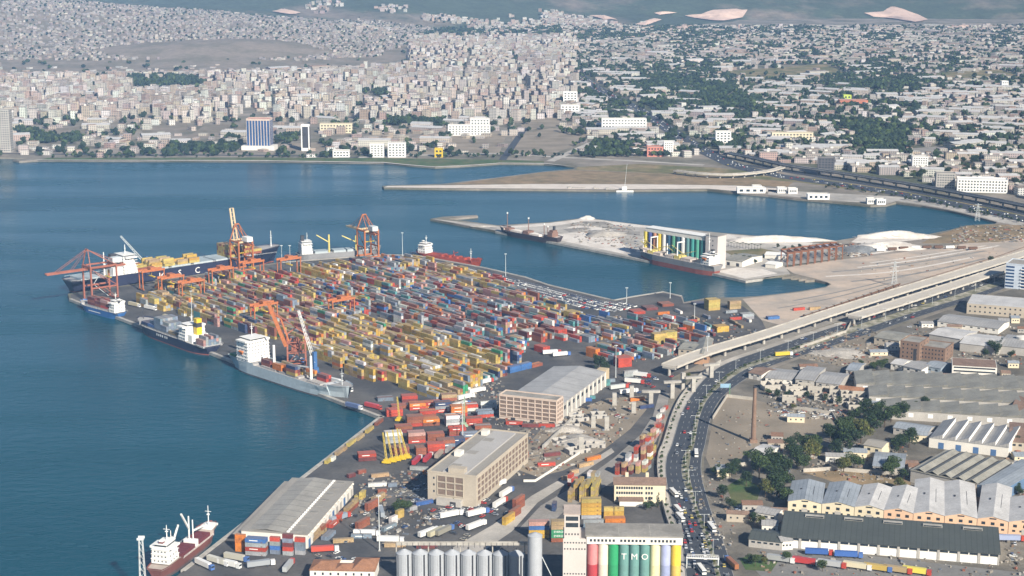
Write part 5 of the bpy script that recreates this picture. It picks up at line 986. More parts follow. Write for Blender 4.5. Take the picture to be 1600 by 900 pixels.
# white spoil heaps
def heap(label, px, rx, ry, h, m=SALT, seed=1, name='spoil_heap', cat='heap'):
    q = P(*px); o = root(name, label, cat, (q.x, q.y, LZ)); rs = np.random.default_rng(seed); vs, fs, N, K = [], [], 26, 6
    for k in range(K):
        t = k / K
        for i in range(N):
            a = 2 * math.pi * i / N; w_ = 1 + .18 * math.sin(3 * a + seed) + .1 * rs.standard_normal(); vs.append((math.cos(a) * rx * (1 - t) * w_, math.sin(a) * ry * (1 - t) * w_, h * (1 - (1 - t) ** 1.6) + rs.uniform(-.15, .15) * h * (0 < k)))
    vs.append((0, 0, h)); [fs.append((k * N + i, k * N + (i + 1) % N, (k + 1) * N + (i + 1) % N, (k + 1) * N + i)) for k in range(K - 1) for i in range(N)]; [fs.append(((K - 1) * N + i, (K - 1) * N + (i + 1) % N, K * N)) for i in range(N)]
    for i in range(N): x, y, z = vs[i]; vs[i] = (x, y, 0)
    MB().add(vs, fs).build('heap', m, o, smooth=True)
heap('long white spoil heap along the seaward edge of the pier root', (1205, 376), 62, 14, 6, seed=2); heap('white spoil heap at the water edge near the brown ground', (1400, 370), 45, 14, 7, seed=3); heap('broad low white spoil heap beside the rail sidings', (1390, 386), 42, 22, 6, seed=4); heap('small white pile at the peak of the pier edge', (918, 342), 10, 6, 4, seed=5)
heap('grey heap of scrap metal beyond the rusty frames', (1340, 392), 28, 14, 6, mat('scrap_grey', (0.17, 0.18, 0.19), 0.7, amt=(0.5, 0.4), scales=(0.2, 1.0)), 6); heap('bluish heap of scrap beside the white spoil', (1290, 387), 22, 8, 5, mat('scrap_blue', (0.20, 0.24, 0.32), 0.7, amt=(0.4, 0.4), scales=(0.2, 1.0)), 7); heap('heap of pale rubble in the middle of the pier', (945, 366), 26, 22, 4, RUBBLE, 8); heap('heap of broken concrete under the unfinished piers', (905, 690), 18, 16, 3, RUBBLE, 9); heap('second heap of broken concrete beside the gridded warehouse', (885, 672), 14, 10, 3, RUBBLE, 10); heap('dirt heap in the lot by the viaduct', (1310, 552), 24, 18, 2.5, RUBBLE, 11)
heap('pile of rocks capping the outer mole', (755, 354), 15, 4, 1.6, RUBBLE, 12)

# ------------------------------------------------------------------ viaducts
DECK = mat('viaduct_deck', (0.50, 0.46, 0.40), 0.9, amt=(0.1, 0.08), scales=(0.03, 0.4))
def viaduct(label, px, half, zd, npier, name='viaduct', wall=CONC, m=DECK):
    c = smooth_line([P(x, y, LZ + zd) for x, y in px], 5); r = root(name, label, 'viaduct', (c[0].x, c[0].y, LZ)); off = Vector((c[0].x, c[0].y, 0)); cl = [p - off for p in c]
    band('deck', cl, half, m, zd - 1.4, zd, r)
    for s in (-1, 1):
        Lp, Rp = strip_pts(cl, half - .25); band('barrier', Lp if s > 0 else Rp, .22, wall, zd + .004, zd + .85, r)
    ln = resample(cl, sum((b - a).length for a, b in zip(cl, cl[1:])) / npier)
    for i, p in enumerate(ln[:npier]):
        j = min(i + 1, len(ln) - 1); d = (ln[j] - ln[max(j - 1, 0)]).normalized(); n = Vector((-d.y, d.x, 0)); z0 = 0
        pr = MB().cyl((p.x, p.y, 0), (p.x, p.y, zd - 2.8), 1.3, 1.3, 10).build('pier', CONC, r); a, b = p - n * half * .8, p + n * half * .8; MB().beam((a.x, a.y, zd - 2.1), (b.x, b.y, zd - 2.1), 2.2, 1.35).build('pier_cap', CONC, pr)
    return c
viaduct('long pale unfinished viaduct deck curving beside the main road', [(1046, 571), (1100, 550), (1200, 520), (1300, 487), (1412, 452), (1500, 426), (1580, 402), (1660, 378)], 7.5, 9, 26)
viaduct('second pale viaduct deck starting beside the first and running on', [(1335, 494), (1412, 470), (1500, 442), (1580, 416), (1660, 390)], 7.5, 8, 17)
viaduct('distant grey elevated motorway along the far shore', [(1135, 238), (1180, 247), (1230, 258), (1300, 268), (1420, 287), (1520, 305), (1600, 321), (1720, 347)], 7, 8, 30, m=ROADM)
viaduct('distant pale slip road looping to the far motorway', [(1055, 266), (1100, 271), (1150, 272), (1200, 267), (1228, 259)], 4.5, 6, 12)
# free-standing piers with their hammerheads, waiting for a deck
for i, (x, y, y2, rot) in enumerate(((1067, 608, 582, .3), (1111, 590, 568, .3), (1083, 612, 588, .25), (1050, 622, 595, .2), (1017, 632, 610, 0), (987, 622, 603, 0), (960, 633, 614, 0), (990, 645, 628, 0), (948, 672, 651, 0), (908, 705, 682, 0), (927, 668, 650, 0))):
    q = P(x, y); h = HT(x, y, y2); cap = i in (1, 2, 3, 4); o = root('unfinished_pier', 'pale concrete bridge pier with wide hammerhead awaiting its deck' if cap else 'pale square concrete pier column without a head', 'pier', (q.x, q.y, LZ), rot, 'unfinished hammerhead piers' if cap else 'bare pier columns')
    MB().box(-1.6, 1.6, -1.3, 1.3, 0, h - (1.6 if cap else 0)).build('column', CONC, o)
    MB().prism([(-7, -1.2), (-6, -1.6), (6, -1.6), (7, -1.2), (7, 1.2), (6, 1.6), (-6, 1.6), (-7, 1.2)], h - 1.6, h).build('hammerhead', CONC, o) if cap else MB().box(-1.9, 1.9, -1.6, 1.6, 0, .6).build('footing', CONC, o)
# overhead sign gantry over the queue
q0, q1 = P(1073, 888), P(1122, 890); o = root('sign_gantry', 'white footbridge gantry spanning the queue of traffic', 'gantry', (q0.x, q0.y, LZ), math.atan2((q1 - q0).y, (q1 - q0).x)); Lg = (q1 - q0).length
for x in (0, Lg): MB().beam((x, 0, 0), (x, 0, 6.4), .6).build('post', STEELW, o)
mb = MB().box(-.5, Lg + .5, -1.0, 1.0, 6.4, 6.8); [mb.beam((i * Lg / 14, -1, 6.8), (i * Lg / 14, -1, 8.2), .16) for i in range(15)]; mb.beam((0, -1, 8.2), (Lg, -1, 8.2), .2).beam((0, 1, 8.2), (Lg, 1, 8.2), .2).build('walkway', WHITE, o)
q = P(1140, 618); o = root('road_sign', 'blue overhead road direction sign on a green post by the bend', 'sign', (q.x, q.y, LZ), .1); MB().beam((0, 0, 0), (0, 0, 9), .5).build('post', mat('green_post', (0.12, 0.25, 0.12)), o); MB().box(-7.5, .6, -.15, .15, 6.4, 9.6).build('panel', mat('sign_blue', (0.24, 0.38, 0.50), 0.5), o)

# ruined houses, low walls, huts and rubble that fill the lots
WH = mat('old_whitewash', (0.42, 0.39, 0.34), 0.9, amt=(0.25, 0.2))
RS = random.Random(5)
def ruin(px, w_, d_, h, rz, lb, m=WH):
    q = P(*px); o = root('ruined_house', lb, 'ruin', (q.x, q.y, LZ), rz, 'roofless houses')
    for b in ((0, w_, 0, .4), (0, w_, d_ - .4, d_), (0, .4, .41, d_ - .41), (w_ - .4, w_, .41, d_ - .41), (w_ * .45, w_ * .45 + .3, .41, d_ - .41)):
        hh = h * RS.uniform(.55, 1); bx('wall', m, o, *b, 0, hh)
    bx('floor_slab', mat('dark_rubble', (0.14, 0.12, 0.105), .95, amt=(.4, .3)), o, .4, w_ - .4, .41, d_ - .41, .15, .3)
    for k in (.18, .7): bx('door_opening', DARK, o, w_ * k, w_ * k + 1.6, -.04, .05, 0, 2.2)
for i, (x, y) in enumerate(((1195, 612), (1212, 606), (1222, 630), (1228, 612), (1240, 622), (1246, 606), (1262, 614), (1272, 626), (1280, 610), (1296, 617), (1302, 632), (1314, 622), (1326, 640), (1332, 620), (1345, 634))):
    ruin((x, y), RS.uniform(9, 15), RS.uniform(8, 12), RS.uniform(4, 6.5), RS.uniform(-.2, .2), ORD[i] + ' roofless whitewashed house shell north of the chimney, counted from the road bend')
for i, (x, y) in enumerate(((868, 668), (895, 660), (915, 700), (870, 695), (890, 712), (925, 655), (880, 650))):
    ruin((x, y), RS.uniform(10, 18), RS.uniform(6, 10), RS.uniform(2, 4), RS.uniform(-.3, .6), 'broken grey shell of a demolished port building below the piers', GREYW)
# small huts in the works quarter and behind the sheds
HUTS = [(1440, 512), (1480, 517), (1590, 520), (1575, 575), (1590, 600), (1565, 590), (1540, 520), (1230, 660), (1590, 800), (1600, 760), (1585, 820), (1420, 690), (1440, 690), (1405, 735), (1420, 742), (1318, 716), (1290, 722), (1200, 700), (1205, 690), (1585, 720), (1190, 833), (1205, 812), (1160, 800), (1350, 640), (1395, 645), (1430, 655), (1330, 594), (1360, 556), (1385, 548), (1470, 596), (1250, 580), (1580, 505), (1560, 510), (1590, 480), (1600, 470), (1120, 745), (1220, 860), (1135, 815)]
for i, (x, y) in enumerate(HUTS):
    q = P(x, y); w_, d_, h = RS.uniform(7, 16), RS.uniform(6, 11), RS.uniform(3, 5.5); rz = RS.uniform(-.25, .15); o = root('hut', ['small %s hut with %s roof in the works quarter' % (a, b) for a, b in (('white', 'grey'), ('tan', 'brown'), ('grey', 'rusty'), ('cream', 'blue-grey'))][i % 4], 'hut', (q.x, q.y, LZ), rz, 'huts of the works quarter')
    shell(o, w_, d_, h, (OFFW, BEIGE, GREYW, CREAM)[i % 4]); MB().gable(0, w_, 0, d_, h, h + 1.3, 'x', .4).build('roof', (SHEETG, TILEB, mat('rusty_sheet', (.22, .13, .09), .85, amt=(.35, .3)), SHEETB)[i % 4], o); windows(o, 'f', 3, 1, .6, w_ - .6, .8, h - .3, 1.1, 1.1, w_, d_)
tag(band('yard_wall', [P(818, 753), P(836, 753), P(906, 709)], .3, OFFW, LZ, LZ + 1.6), 'low white kerb wall beside the sweeping port road', 'wall'); tag(band('yard_wall', [P(848, 702), P(896, 656)], .5, CONC, LZ, LZ + 3), 'pale wall of a gutted building beside the gridded warehouse', 'wall')
# debris, pallets, spare parts lying about: far too many and small to pick apart
DEB = []; DC = [(.30, .27, .23), (.20, .18, .15), (.36, .33, .29), (.10, .09, .08), (.24, .17, .12), (.24, .10, .07), (.14, .16, .19), (.40, .38, .34), (.26, .235, .2), (.16, .15, .13)]
for poly, n, s0, s1 in (([(820, 700), (850, 665), (900, 640), (950, 622), (1010, 618), (985, 670), (940, 705), (880, 735), (835, 745)], 380, .4, 2.4), ([(1240, 545), (1330, 505), (1400, 530), (1395, 560), (1330, 575), (1250, 560)], 350, .5, 3), ([(1190, 600), (1350, 610), (1350, 660), (1200, 650)], 500, .5, 3), ([(1290, 380), (1370, 380), (1360, 400), (1290, 402)], 300, .6, 4), ([(560, 740), (660, 735), (665, 790), (720, 800), (600, 850), (560, 800)], 320, .5, 2.6), ([(1120, 640), (1180, 640), (1230, 700), (1110, 730)], 90, .4, 1.6), ([(1150, 700), (1420, 690), (1420, 760), (1230, 740)], 350, .5, 2.5), ([(1430, 500), (1600, 510), (1600, 570), (1440, 570)], 350, .5, 3), ([(1180, 850), (1600, 880), (1600, 900), (1180, 900)], 150, .4, 2),
                        ([(890, 345), (990, 352), (1000, 390), (900, 378)], 260, .6, 3), ([(930, 500), (1180, 490), (1180, 540), (960, 570)], 420, .6, 3), ([(680, 600), (790, 590), (770, 660), (680, 630)], 200, .6, 3), ([(1080, 740), (1140, 745), (1150, 860), (1110, 860)], 120, .4, 2), ([(1300, 380), (1560, 380), (1560, 400), (1400, 440), (1320, 430)], 90, .4, 2), ([(1500, 352), (1600, 352), (1600, 378), (1480, 380)], 260, .6, 4), ([(1570, 600), (1600, 600), (1600, 880), (1572, 880)], 220, .5, 3), ([(780, 640), (880, 665), (850, 740), (800, 745), (770, 680)], 260, .5, 3)):
    xs, ys = [p[0] for p in poly], [p[1] for p in poly]; k = 0
    while k < n:
        x, y = RS.uniform(min(xs), max(xs)), RS.uniform(min(ys), max(ys))
        if not inpoly(x, y, poly): k += .2; continue
        k += 1; q = P(x, y, LZ + .1); sx = RS.uniform(s0, s1); DEB.append((q, RS.uniform(0, 3.1), sx * RS.uniform(.6, 1.7), sx * .7, RS.uniform(.2, .9) * min(sx, 1.4), RS.choice(DC)))
# yard walls
for i, pts in enumerate((((1114, 655), (1136, 621), (1180, 626)), ((1232, 638), (1300, 648), (1312, 668)), ((1250, 545), (1322, 520), (1330, 505)), ((1120, 735), (1180, 725), (1228, 735)), ((1420, 745), (1300, 735), (1255, 738)), ((1180, 850), (1215, 853)), ((1480, 602), (1600, 612)))):
    c = [P(*p) for p in pts]; o = tag(band('yard_wall', [p for p in c], .25, WH, LZ, LZ + 2.6), ['whitewashed wall round the chimney lot beside the road', 'whitewashed wall closing the dirt lot near the grove', 'white wall along the road at the rubble lot', 'low wall under the roadside grove', 'wall behind the gabled sheds', 'short wall at the lawn', 'wall along the sawtooth ranges'][i], 'wall')

# roof clutter on the concrete store and the sheds is loose plant; lamp posts line the median
LP_M = resample(lerp_lines(RLB, RRA, .5), 42)
for p in LP_M:
    x, y = proj(p)
    if not 440 < y < 900: continue
    o = root('street_lamp', 'twin-armed grey street lamp on the median of the main road', 'lamp post', (p.x, p.y, LZ + .3), 0, 'street lamps on the median')
    MB().cyl((0, 0, 0), (0, 0, 10), .16, .09, 6).build('post', STEELW, o); MB().beam((-2.6, 0, 10), (2.6, 0, 10), .14).build('arm', STEELW, o)
    for k in (-2.6, 2.6): MB().box(k - .5, k + .5, -.2, .2, 9.8, 10.05).build('lamp_head', STEELW, o)

# ================================================================== CONTAINER STACKS
O_ = P(*NQ0); ex = -near_d; ey = Vector((-near_d.y, near_d.x, 0)); ey = ey if ey.y > 0 else -ey
YARD = [(215, 478), (250, 452), (330, 440), (430, 431), (480, 424), (560, 416), (650, 413), (740, 434), (800, 456), (850, 476), (900, 492), (960, 500), (1060, 505), (1120, 520), (1090, 540), (1050, 556), (960, 566), (930, 560), (880, 556), (800, 572), (785, 585), (740, 610), (690, 626), (650, 618), (600, 600), (560, 592), (520, 574), (488, 556), (440, 532), (390, 522), (345, 512), (300, 496), (255, 486)]
PAL_Y = ['yellow'] * 9 + ['tan'] * 5 + ['mustard'] * 4 + ['rust', 'grey', 'orange', 'slate', 'pink', 'white']
PAL_M = ['rust'] * 6 + ['tan'] * 5 + ['grey'] * 5 + ['slate'] * 5 + ['maroon'] * 4 + ['yellow'] * 4 + ['blue'] * 3 + ['pink'] * 4 + ['teal'] * 3 + ['red'] * 3 + ['navy'] * 2 + ['white'] * 2 + ['orange'] * 2 + ['green']
PAL_F = ['tan'] * 4 + ['yellow'] * 5 + ['rust'] * 4 + ['maroon'] * 2 + ['red'] * 2 + ['grey'] * 2 + ['pink', 'green', 'slate']
PAL_C = ['slate'] * 4 + ['grey'] * 5 + ['maroon'] * 3 + ['rust'] * 3 + ['blue'] * 2 + ['teal'] * 3 + ['pink'] * 2 + ['red'] * 2 + ['white'] * 2 + ['tan'] * 2 + ['orange']
ZY = [[(470, 560), (500, 520), (560, 500), (640, 520), (700, 540), (790, 575), (740, 612), (690, 628), (600, 605), (560, 595)], [(205, 480), (240, 452), (300, 455), (330, 480), (330, 505), (260, 490)], [(640, 410), (700, 418), (790, 445), (770, 462), (690, 440), (620, 425)], [(440, 428), (540, 418), (560, 440), (470, 455)]]
ZC = [[(560, 460), (700, 460), (850, 490), (900, 520), (860, 560), (780, 570), (700, 540), (600, 500)]]
XAI = [[(575, 488), (640, 512), (636, 520), (570, 496)], [(690, 470), (700, 470), (800, 560), (788, 566)], [(895, 540), (960, 530), (962, 545), (900, 556)], [(820, 535), (890, 530), (900, 556), (850, 562), (805, 572)]]
bs, br = 5 * 12.6 + 7, 6 * 2.56 + 4.2
for bi in range(-10, 14):
    for bj in range(-2, 40):
        bh = random.choice((2, 3, 3, 4, 4)); pal_extra = random.choice(PAL_M); off = random.uniform(-8, 8)
        for si in range(5):
            two20 = random.random() < .25
            for ri in range(6):
                p0 = O_ + ex * (bi * bs + si * 12.6 + off) + ey * (bj * br + ri * 2.56); x, y = proj(p0)
                if not inpoly(x, y, YARD) or any(inpoly(x, y, a) for a in XAI): continue
                sparse = x > 870 and y > 488 or x > 1000
                if random.random() < (.45 if sparse else .05): continue
                pal = PAL_Y if any(inpoly(x, y, z) for z in ZY) else PAL_C if any(inpoly(x, y, z) for z in ZC) or sparse else PAL_F if x < 500 else PAL_M
                n = max(1, min(5, bh + random.choice((-1, 0, 0, 0, 1)))) if not sparse else random.choice((1, 1, 2, 2, 3))
                run = random.choice(pal) if random.random() < .6 else pal_extra
                for k in range(n):
                    c = run if random.random() < .45 else random.choice(pal); pos = Vector((p0.x, p0.y, LZ + .06 + k * CHH))
                    if two20: [ct(pos + ex * s * 3.07, NRZ, C20, c if s < 0 else random.choice(pal), 'yard') for s in (-1, 1)]
                    else: ct(pos, NRZ, C40, c, 'yard')
def grp(px, rz, rows, L=C40, zone='apron', pitch=2.6, gap=.35, jit=0.0):
    """rows: list over depth of list over length of colour stacks (bottom first); px = near end corner on the ground"""
    o = P(*px); u = Vector((math.cos(rz), math.sin(rz), 0)); n = Vector((-u.y, u.x, 0))
    for j, row in enumerate(rows):
        for i, st in enumerate(row):
            for k, c in enumerate(st if isinstance(st, (list, tuple)) else [st]):
                p = o + u * ((i + .5) * (L + gap)) + n * ((j + .5) * pitch); ct((p.x + random.uniform(-jit, jit), p.y + random.uniform(-jit, jit), LZ + .16 + k * CHH), rz, L, c, zone)
def pxang(a, b): d = P(*b) - P(*a); return math.atan2(d.y, d.x)
w3 = pxang((375, 866), (479, 873)); gz = math.atan2(gq.y, gq.x)
grp((367, 862), w3, [[['orange'] * 4]], C20, 'shed'); grp((383, 868), w3, [[['grey', 'red', 'grey', 'blue']], [['slate', 'rust', 'grey', 'blue']]], C40, 'shed'); grp((421, 866), w3, [[['slate', 'blue', 'grey', 'red']]], C20, 'shed'); grp((441, 868), w3, [[['grey', 'red', 'maroon', 'slate', 'maroon']]], C20, 'shed'); grp((460, 867), w3, [[['grey', 'slate', 'slate', 'red']]], C20, 'shed')
for i, (x, y, c) in enumerate(((488, 848, ['tan', 'tan']), (505, 836, ['tan', 'rust']), (519, 826, ['red']), (530, 818, ['rust', 'red']), (543, 807, ['rust', 'tan']), (556, 795, ['rust', 'tan']), (513, 846, ['slate']), (566, 782, ['yellow', 'yellow']))): grp((x, y), gz, [[c], [c[:1]]], C20 if i % 2 else C40, 'shed', jit=.4)
grp((826, 842), .04, [[['mustard', 'mustard', 'blue', 'pink']], [['mustard', 'tan', 'blue', 'pink']]], zone='silo'); grp((861, 848), .04, [[['rust', 'green', 'green', 'tan', 'tan']], [['rust', 'tan', 'tan', 'tan', 'tan']]], zone='silo')
grp((908, 812), .04, [[['grey', 'mustard', 'mustard', 'mustard', 'yellow']], [['grey', 'mustard', 'mustard', 'yellow', 'yellow']]], zone='silo'); grp((943, 812), .04, [[['mustard', 'mustard', 'yellow'], ['mustard', 'mustard', 'yellow']]], C20, 'silo'); grp((945, 830), .04, [[['orange', 'orange', 'orange']], [['rust', 'orange', 'orange']]], zone='silo'); grp((911, 832), .04, [[['grey', 'slate', 'grey']]], zone='silo')
for i in range(5): grp((893 + i * 9, 786 - (i % 2) * 4), 1.35, [[['tan', 'yellow', 'tan', 'yellow'][:4 - (i == 0)], ['yellow', 'tan', 'yellow']]], zone='silo')
grp((904, 762), 1.2, [[['navy']], [['white', 'red']], [['red', 'white', 'red']]], C20, 'silo'); grp((935, 752), 1.3, [[['tan', 'grey']], [['grey', 'tan']], [['slate', 'white']]], C20, 'silo')
RW = ['red', 'rust', 'maroon', 'tan', 'yellow', 'pink', 'white', 'grey', 'rust']
for i, (x, y, n) in enumerate(((966, 743, 3), (976, 743, 3), (987, 742, 2), (998, 741, 3), (1008, 739, 3), (982, 728, 3), (995, 722, 4), (1006, 722, 4), (1016, 720, 4), (1004, 704, 4), (1013, 702, 3), (1021, 688, 3), (1015, 690, 2), (1027, 672, 2), (1030, 660, 2), (1036, 645, 1), (1029, 680, 3))):
    grp((x, y), 1.15, [[[RW[(i * 5 + k * 2) % 9] if 980 < x < 1026 and y < 725 and i % 3 else RW[(i + k) % 9] for k in range(n)], [RW[(i + k + 3) % 9] for k in range(max(1, n - 1))]]], C20, 'roadside')
for x, y, c in ((602, 694, [['grey', 'grey', 'white'], ['rust', 'grey', 'white']]), (638, 694, [['red', 'rust', 'pink'], ['rust', 'red', 'pink']]), (636, 668, [['red', 'rust', 'rust']]), (661, 667, [['rust', 'orange'], ['rust', 'orange']]), (697, 667, [['white', 'grey', 'white'], ['red', 'red', 'orange']]), (680, 646, [['red', 'grey', 'navy'], ['red', 'grey', 'maroon']]), (705, 652, [['red', 'orange', 'orange']]), (728, 666, [['red', 'red'], ['red', 'rust']]), (640, 642, [['red', 'orange'], ['orange', 'red']]), (664, 640, [['orange', 'red'], ['red', 'orange']]),
                (560, 722, [['maroon', 'red'], ['red', 'red']]), (604, 652, [['red', 'red']]), (650, 712, [['rust', 'rust'], ['rust', 'rust']]), (668, 712, [['maroon', 'red', 'red'], ['red', 'maroon', 'red']]), (684, 706, [['rust', 'slate', 'rust'], ['maroon', 'rust', 'rust']]), (700, 698, [['navy', 'navy'], ['slate', 'navy']]), (742, 672, [['rust'], ['grey']]), (612, 712, [['rust', 'rust'], ['orange', 'rust']]), (618, 678, [['maroon', 'rust'], ['rust', 'red']]), (656, 654, [['rust', 'red'], ['maroon', 'orange']]), (722, 644, [['white', 'red'], ['tan', 'white']]), (746, 654, [['red', 'slate'], ['rust']]), (702, 686, [['red', 'rust', 'red'], ['maroon', 'red']]), (722, 690, [['rust', 'slate'], ['red']]), (668, 690, [['rust', 'rust'], ['pink', 'red']]), (752, 640, [['white'], ['grey', 'white']]), (612, 640, [['rust'], ['red']]), (590, 628, [['slate'], ['maroon']]), (628, 630, [['maroon', 'red'], ['rust', 'red']]), (690, 628, [['rust', 'tan'], ['red', 'rust']])):
    grp((x, y), .22, [[c[0]], [c[-1]], [c[0]]], C40, 'corner')
for i, (x, y) in enumerate(((512, 726), (528, 713), (546, 699), (560, 690), (575, 678), (590, 666), (520, 722), (538, 706))): grp((x, y), gz, [[['yellow', 'tan', 'yellow', 'tan', 'yellow', 'rust', 'white', 'tan'][i:i + 1]]], C20 if i > 5 else C40, 'edge')
b0 = pxang((800, 582), (865, 566)); grp((797, 584), b0, [[['blue', 'blue'], ['blue', 'blue'], ['rust']], [['navy', 'blue'], ['blue', 'slate'], ['orange']]], zone='yard')
for x, y, n, h, c in ((1107, 486, 4, 4, 'yellow'), (1140, 484, 2, 3, 'tan'), (1022, 541, 3, 4, 'yellow'), (1038, 538, 3, 4, 'yellow'), (966, 575, 4, 3, 'red'), (858, 526, 4, 3, 'red'), (832, 506, 3, 3, 'red'), (834, 548, 3, 2, 'red'), (880, 498, 4, 3, 'yellow'), (915, 556, 2, 3, 'orange'), (995, 552, 3, 2, 'teal'), (930, 545, 3, 2, 'tan'), (905, 532, 3, 2, 'slate'), (1120, 520, 4, 2, 'mustard'), (1085, 478, 3, 1, 'navy'), (990, 492, 5, 1, 'red'), (1010, 486, 5, 1, 'maroon'), (1035, 480, 5, 1, 'rust'), (1160, 500, 3, 2, 'grey'), (1200, 500, 2, 1, 'blue'), (1240, 486, 1, 1, 'red'), (1265, 485, 1, 1, 'tan')):
    grp((x, y), NRZ if x < 960 else .35, [[[c] * h] for _ in range(n)], C40, 'yard' if x < 1180 else 'sand')
for x, y, a, c, n in ((575, 800, 60, 'rust', 2), (585, 790, 60, 'tan', 2), (600, 832, 55, 'slate', 1), (612, 822, 55, 'white', 2), (622, 812, 55, 'yellow', 2), (640, 800, 40, 'grey', 1), (650, 792, 30, 'blue', 1), (590, 772, 20, 'rust', 1), (575, 762, 10, 'white', 1), (606, 762, 15, 'slate', 1), (545, 748, 45, 'maroon', 1), (560, 742, 35, 'rust', 1), (580, 748, 20, 'tan', 1), (800, 812, 62, 'rust', 2), (806, 800, 62, 'rust', 3), (790, 822, 62, 'mustard', 2), (880, 752, 35, 'tan', 1), (893, 742, 35, 'tan', 1), (905, 732, 35, 'tan', 1), (917, 722, 35, 'orange', 1), (868, 800, 80, 'navy', 2), (812, 712, 0, 'rust', 1), (840, 730, 10, 'red', 1), (850, 715, 20, 'maroon', 1), (790, 664, -5, 'red', 1), (815, 668, -5, 'maroon', 1), (840, 668, -5, 'red', 1), (760, 690, 50, 'rust', 1), (745, 735, 20, 'rust', 1), (660, 742, 0, 'orange', 1), (640, 735, -10, 'grey', 1), (520, 850, 10, 'tan', 1), (548, 842, 0, 'slate', 1), (560, 830, 60, 'rust', 2), (650, 858, 0, 'maroon', 1), (600, 856, 0, 'tan', 1), (1000, 640, 25, 'navy', 1), (985, 628, 20, 'orange', 1), (930, 604, 10, 'teal', 2), (905, 606, 10, 'maroon', 1), (950, 598, 15, 'slate', 1), (975, 590, 20, 'grey', 2), (900, 628, 5, 'blue', 1), (918, 624, 5, 'teal', 1)):
    grp((x, y), R(a), [[[c] * n]], C40 if (x + y) % 3 else C20, 'port')
for i in range(40):                      # loose boxes on chassis in the eastern yard
    x, y = random.uniform(930, 1180), random.uniform(488, 548)
    if inpoly(x, y, [(930, 500), (1100, 478), (1190, 505), (1100, 550), (960, 560)]): grp((x, y), .35 + random.choice((0, 1.57)), [[[random.choice(PAL_C)]]], C40, 'yard')

def lin(c, j=.16): k = 1 + random.uniform(-j, j); return tuple(max(0, min(1, v * k * (1 + random.uniform(-.05, .05)))) for v in c)
# dust on the roofs: paler upward faces of the container paint
for m in (CONT, CONTS):
    n = m.node_tree; b = n.nodes['Principled BSDF']; src = b.inputs['Base Color'].links[0].from_socket; ge = n.nodes.new('ShaderNodeNewGeometry'); sp = n.nodes.new('ShaderNodeSeparateXYZ'); n.links.new(ge.outputs['Normal'], sp.inputs[0])
    mu = n.nodes.new('ShaderNodeMath'); mu.operation = 'GREATER_THAN'; mu.inputs[1].default_value = .7; n.links.new(sp.outputs[2], mu.inputs[0]); m2 = n.nodes.new('ShaderNodeMath'); m2.operation = 'MULTIPLY'; m2.inputs[1].default_value = .38; n.links.new(mu.outputs[0], m2.inputs[0])
    mx = n.nodes.new('ShaderNodeMix'); mx.data_type = 'RGBA'; n.links.new(m2.outputs[0], mx.inputs[0]); n.links.new(src, mx.inputs[6]); mx.inputs[7].default_value = (0.27, 0.22, 0.18, 1); n.links.new(mx.outputs[2], b.inputs['Base Color'])
def cont_mesh(L):
    mb = MB().box(-L / 2 + .08, L / 2 - .05, -CW / 2 + .05, CW / 2 - .05, .1, CHH - .06)
    for x in (-L / 2 + .08, L / 2 - .08):
        for y in (-CW / 2 + .08, CW / 2 - .08): mb.box(x - .08, x + .08, y - .08, y + .08, 0, CHH - .02)
    return mb.mesh('container', CONT)
CM = {C40: cont_mesh(C40), C20: cont_mesh(C20)}
DM = {}
for L in (C40, C20):
    mb = MB()
    for y in (-.58, .58): mb.box(L / 2 - .05, L / 2 + .02, y - .53, y + .53, .18, CHH - .16)
    for y in (-.85, -.3, .3, .85): mb.box(L / 2 + .02, L / 2 + .07, y - .04, y + .04, .2, CHH - .2)
    DM[L] = mb.mesh('door', CONT)
LM = {L: MB().box(-L * .30, L * .12, -CW / 2 + .02, -CW / 2 + .05, 1.15, 1.65).box(-L * .30, L * .12, CW / 2 - .05, CW / 2 - .02, 1.15, 1.65).mesh('marking', WHITE) for L in (C40, C20)}
top = {}
for i, c in enumerate(CT): k = (round(c[0].x), round(c[0].y)); top[k] = max(top.get(k, -9), c[0].z)
def vis(c):
    x, y = proj(c[0]); return -5 < x < 1605 and y < 905 and (c[4] not in ('yard', 'paleship', 'navyship', 'mscship', 'feeder') or c[0].z >= top[(round(c[0].x), round(c[0].y))] - .1)
order = sorted((i for i, c in enumerate(CT) if vis(c)), key=lambda i: -(FPX / (CT[i][0] - Vector((0, 0, CAM_H))).length) * (1.0 if CT[i][2] > 8 else .75))
single = set(order[:300])
ZL = {'yard': 'in the stacks of the container yard', 'shed': 'stacked beside the long quay shed', 'silo': 'piled behind the concrete grain silo', 'roadside': 'in the stacks against the roadside wall', 'corner': 'in the stacks beyond the five yellow cranes', 'edge': 'lying along the quay edge', 'paleship': 'on the deck of the pale cargo ship', 'navyship': 'on the deck of the navy ship', 'mscship': 'on the deck of the lettered ship', 'feeder': 'on the blue feeder ship', 'sand': 'standing on the pink sand', 'port': 'standing loose in the port yard'}
ng = 0
for i in sorted(single):
    p, rz, L, c, z = CT[i]; o = link('shipping_container', CM[L]); o.location = p; o.rotation_euler = (0, 0, rz); col = (*lin(CCOL[c]), 1); o.color = col
    tag(o, ('long ' if L > 8 else 'short ') + c + ' shipping container ' + ZL[z], 'container', 'shipping containers')
    d = link('door', DM[L], o); d.color = tuple(v * .92 for v in col[:3]) + (1,)
    if c == 'green' and z == 'silo' and ng < 2: text_mesh('marking', 'EVERGREEN', 1.75, WHITE, o, (0, -CW / 2 - .02, .75), (R(90), 0, 0)); ng += 1
    elif c in ('red', 'orange', 'blue', 'navy', 'slate', 'green') and random.random() < .6: link('marking', LM[L], o)
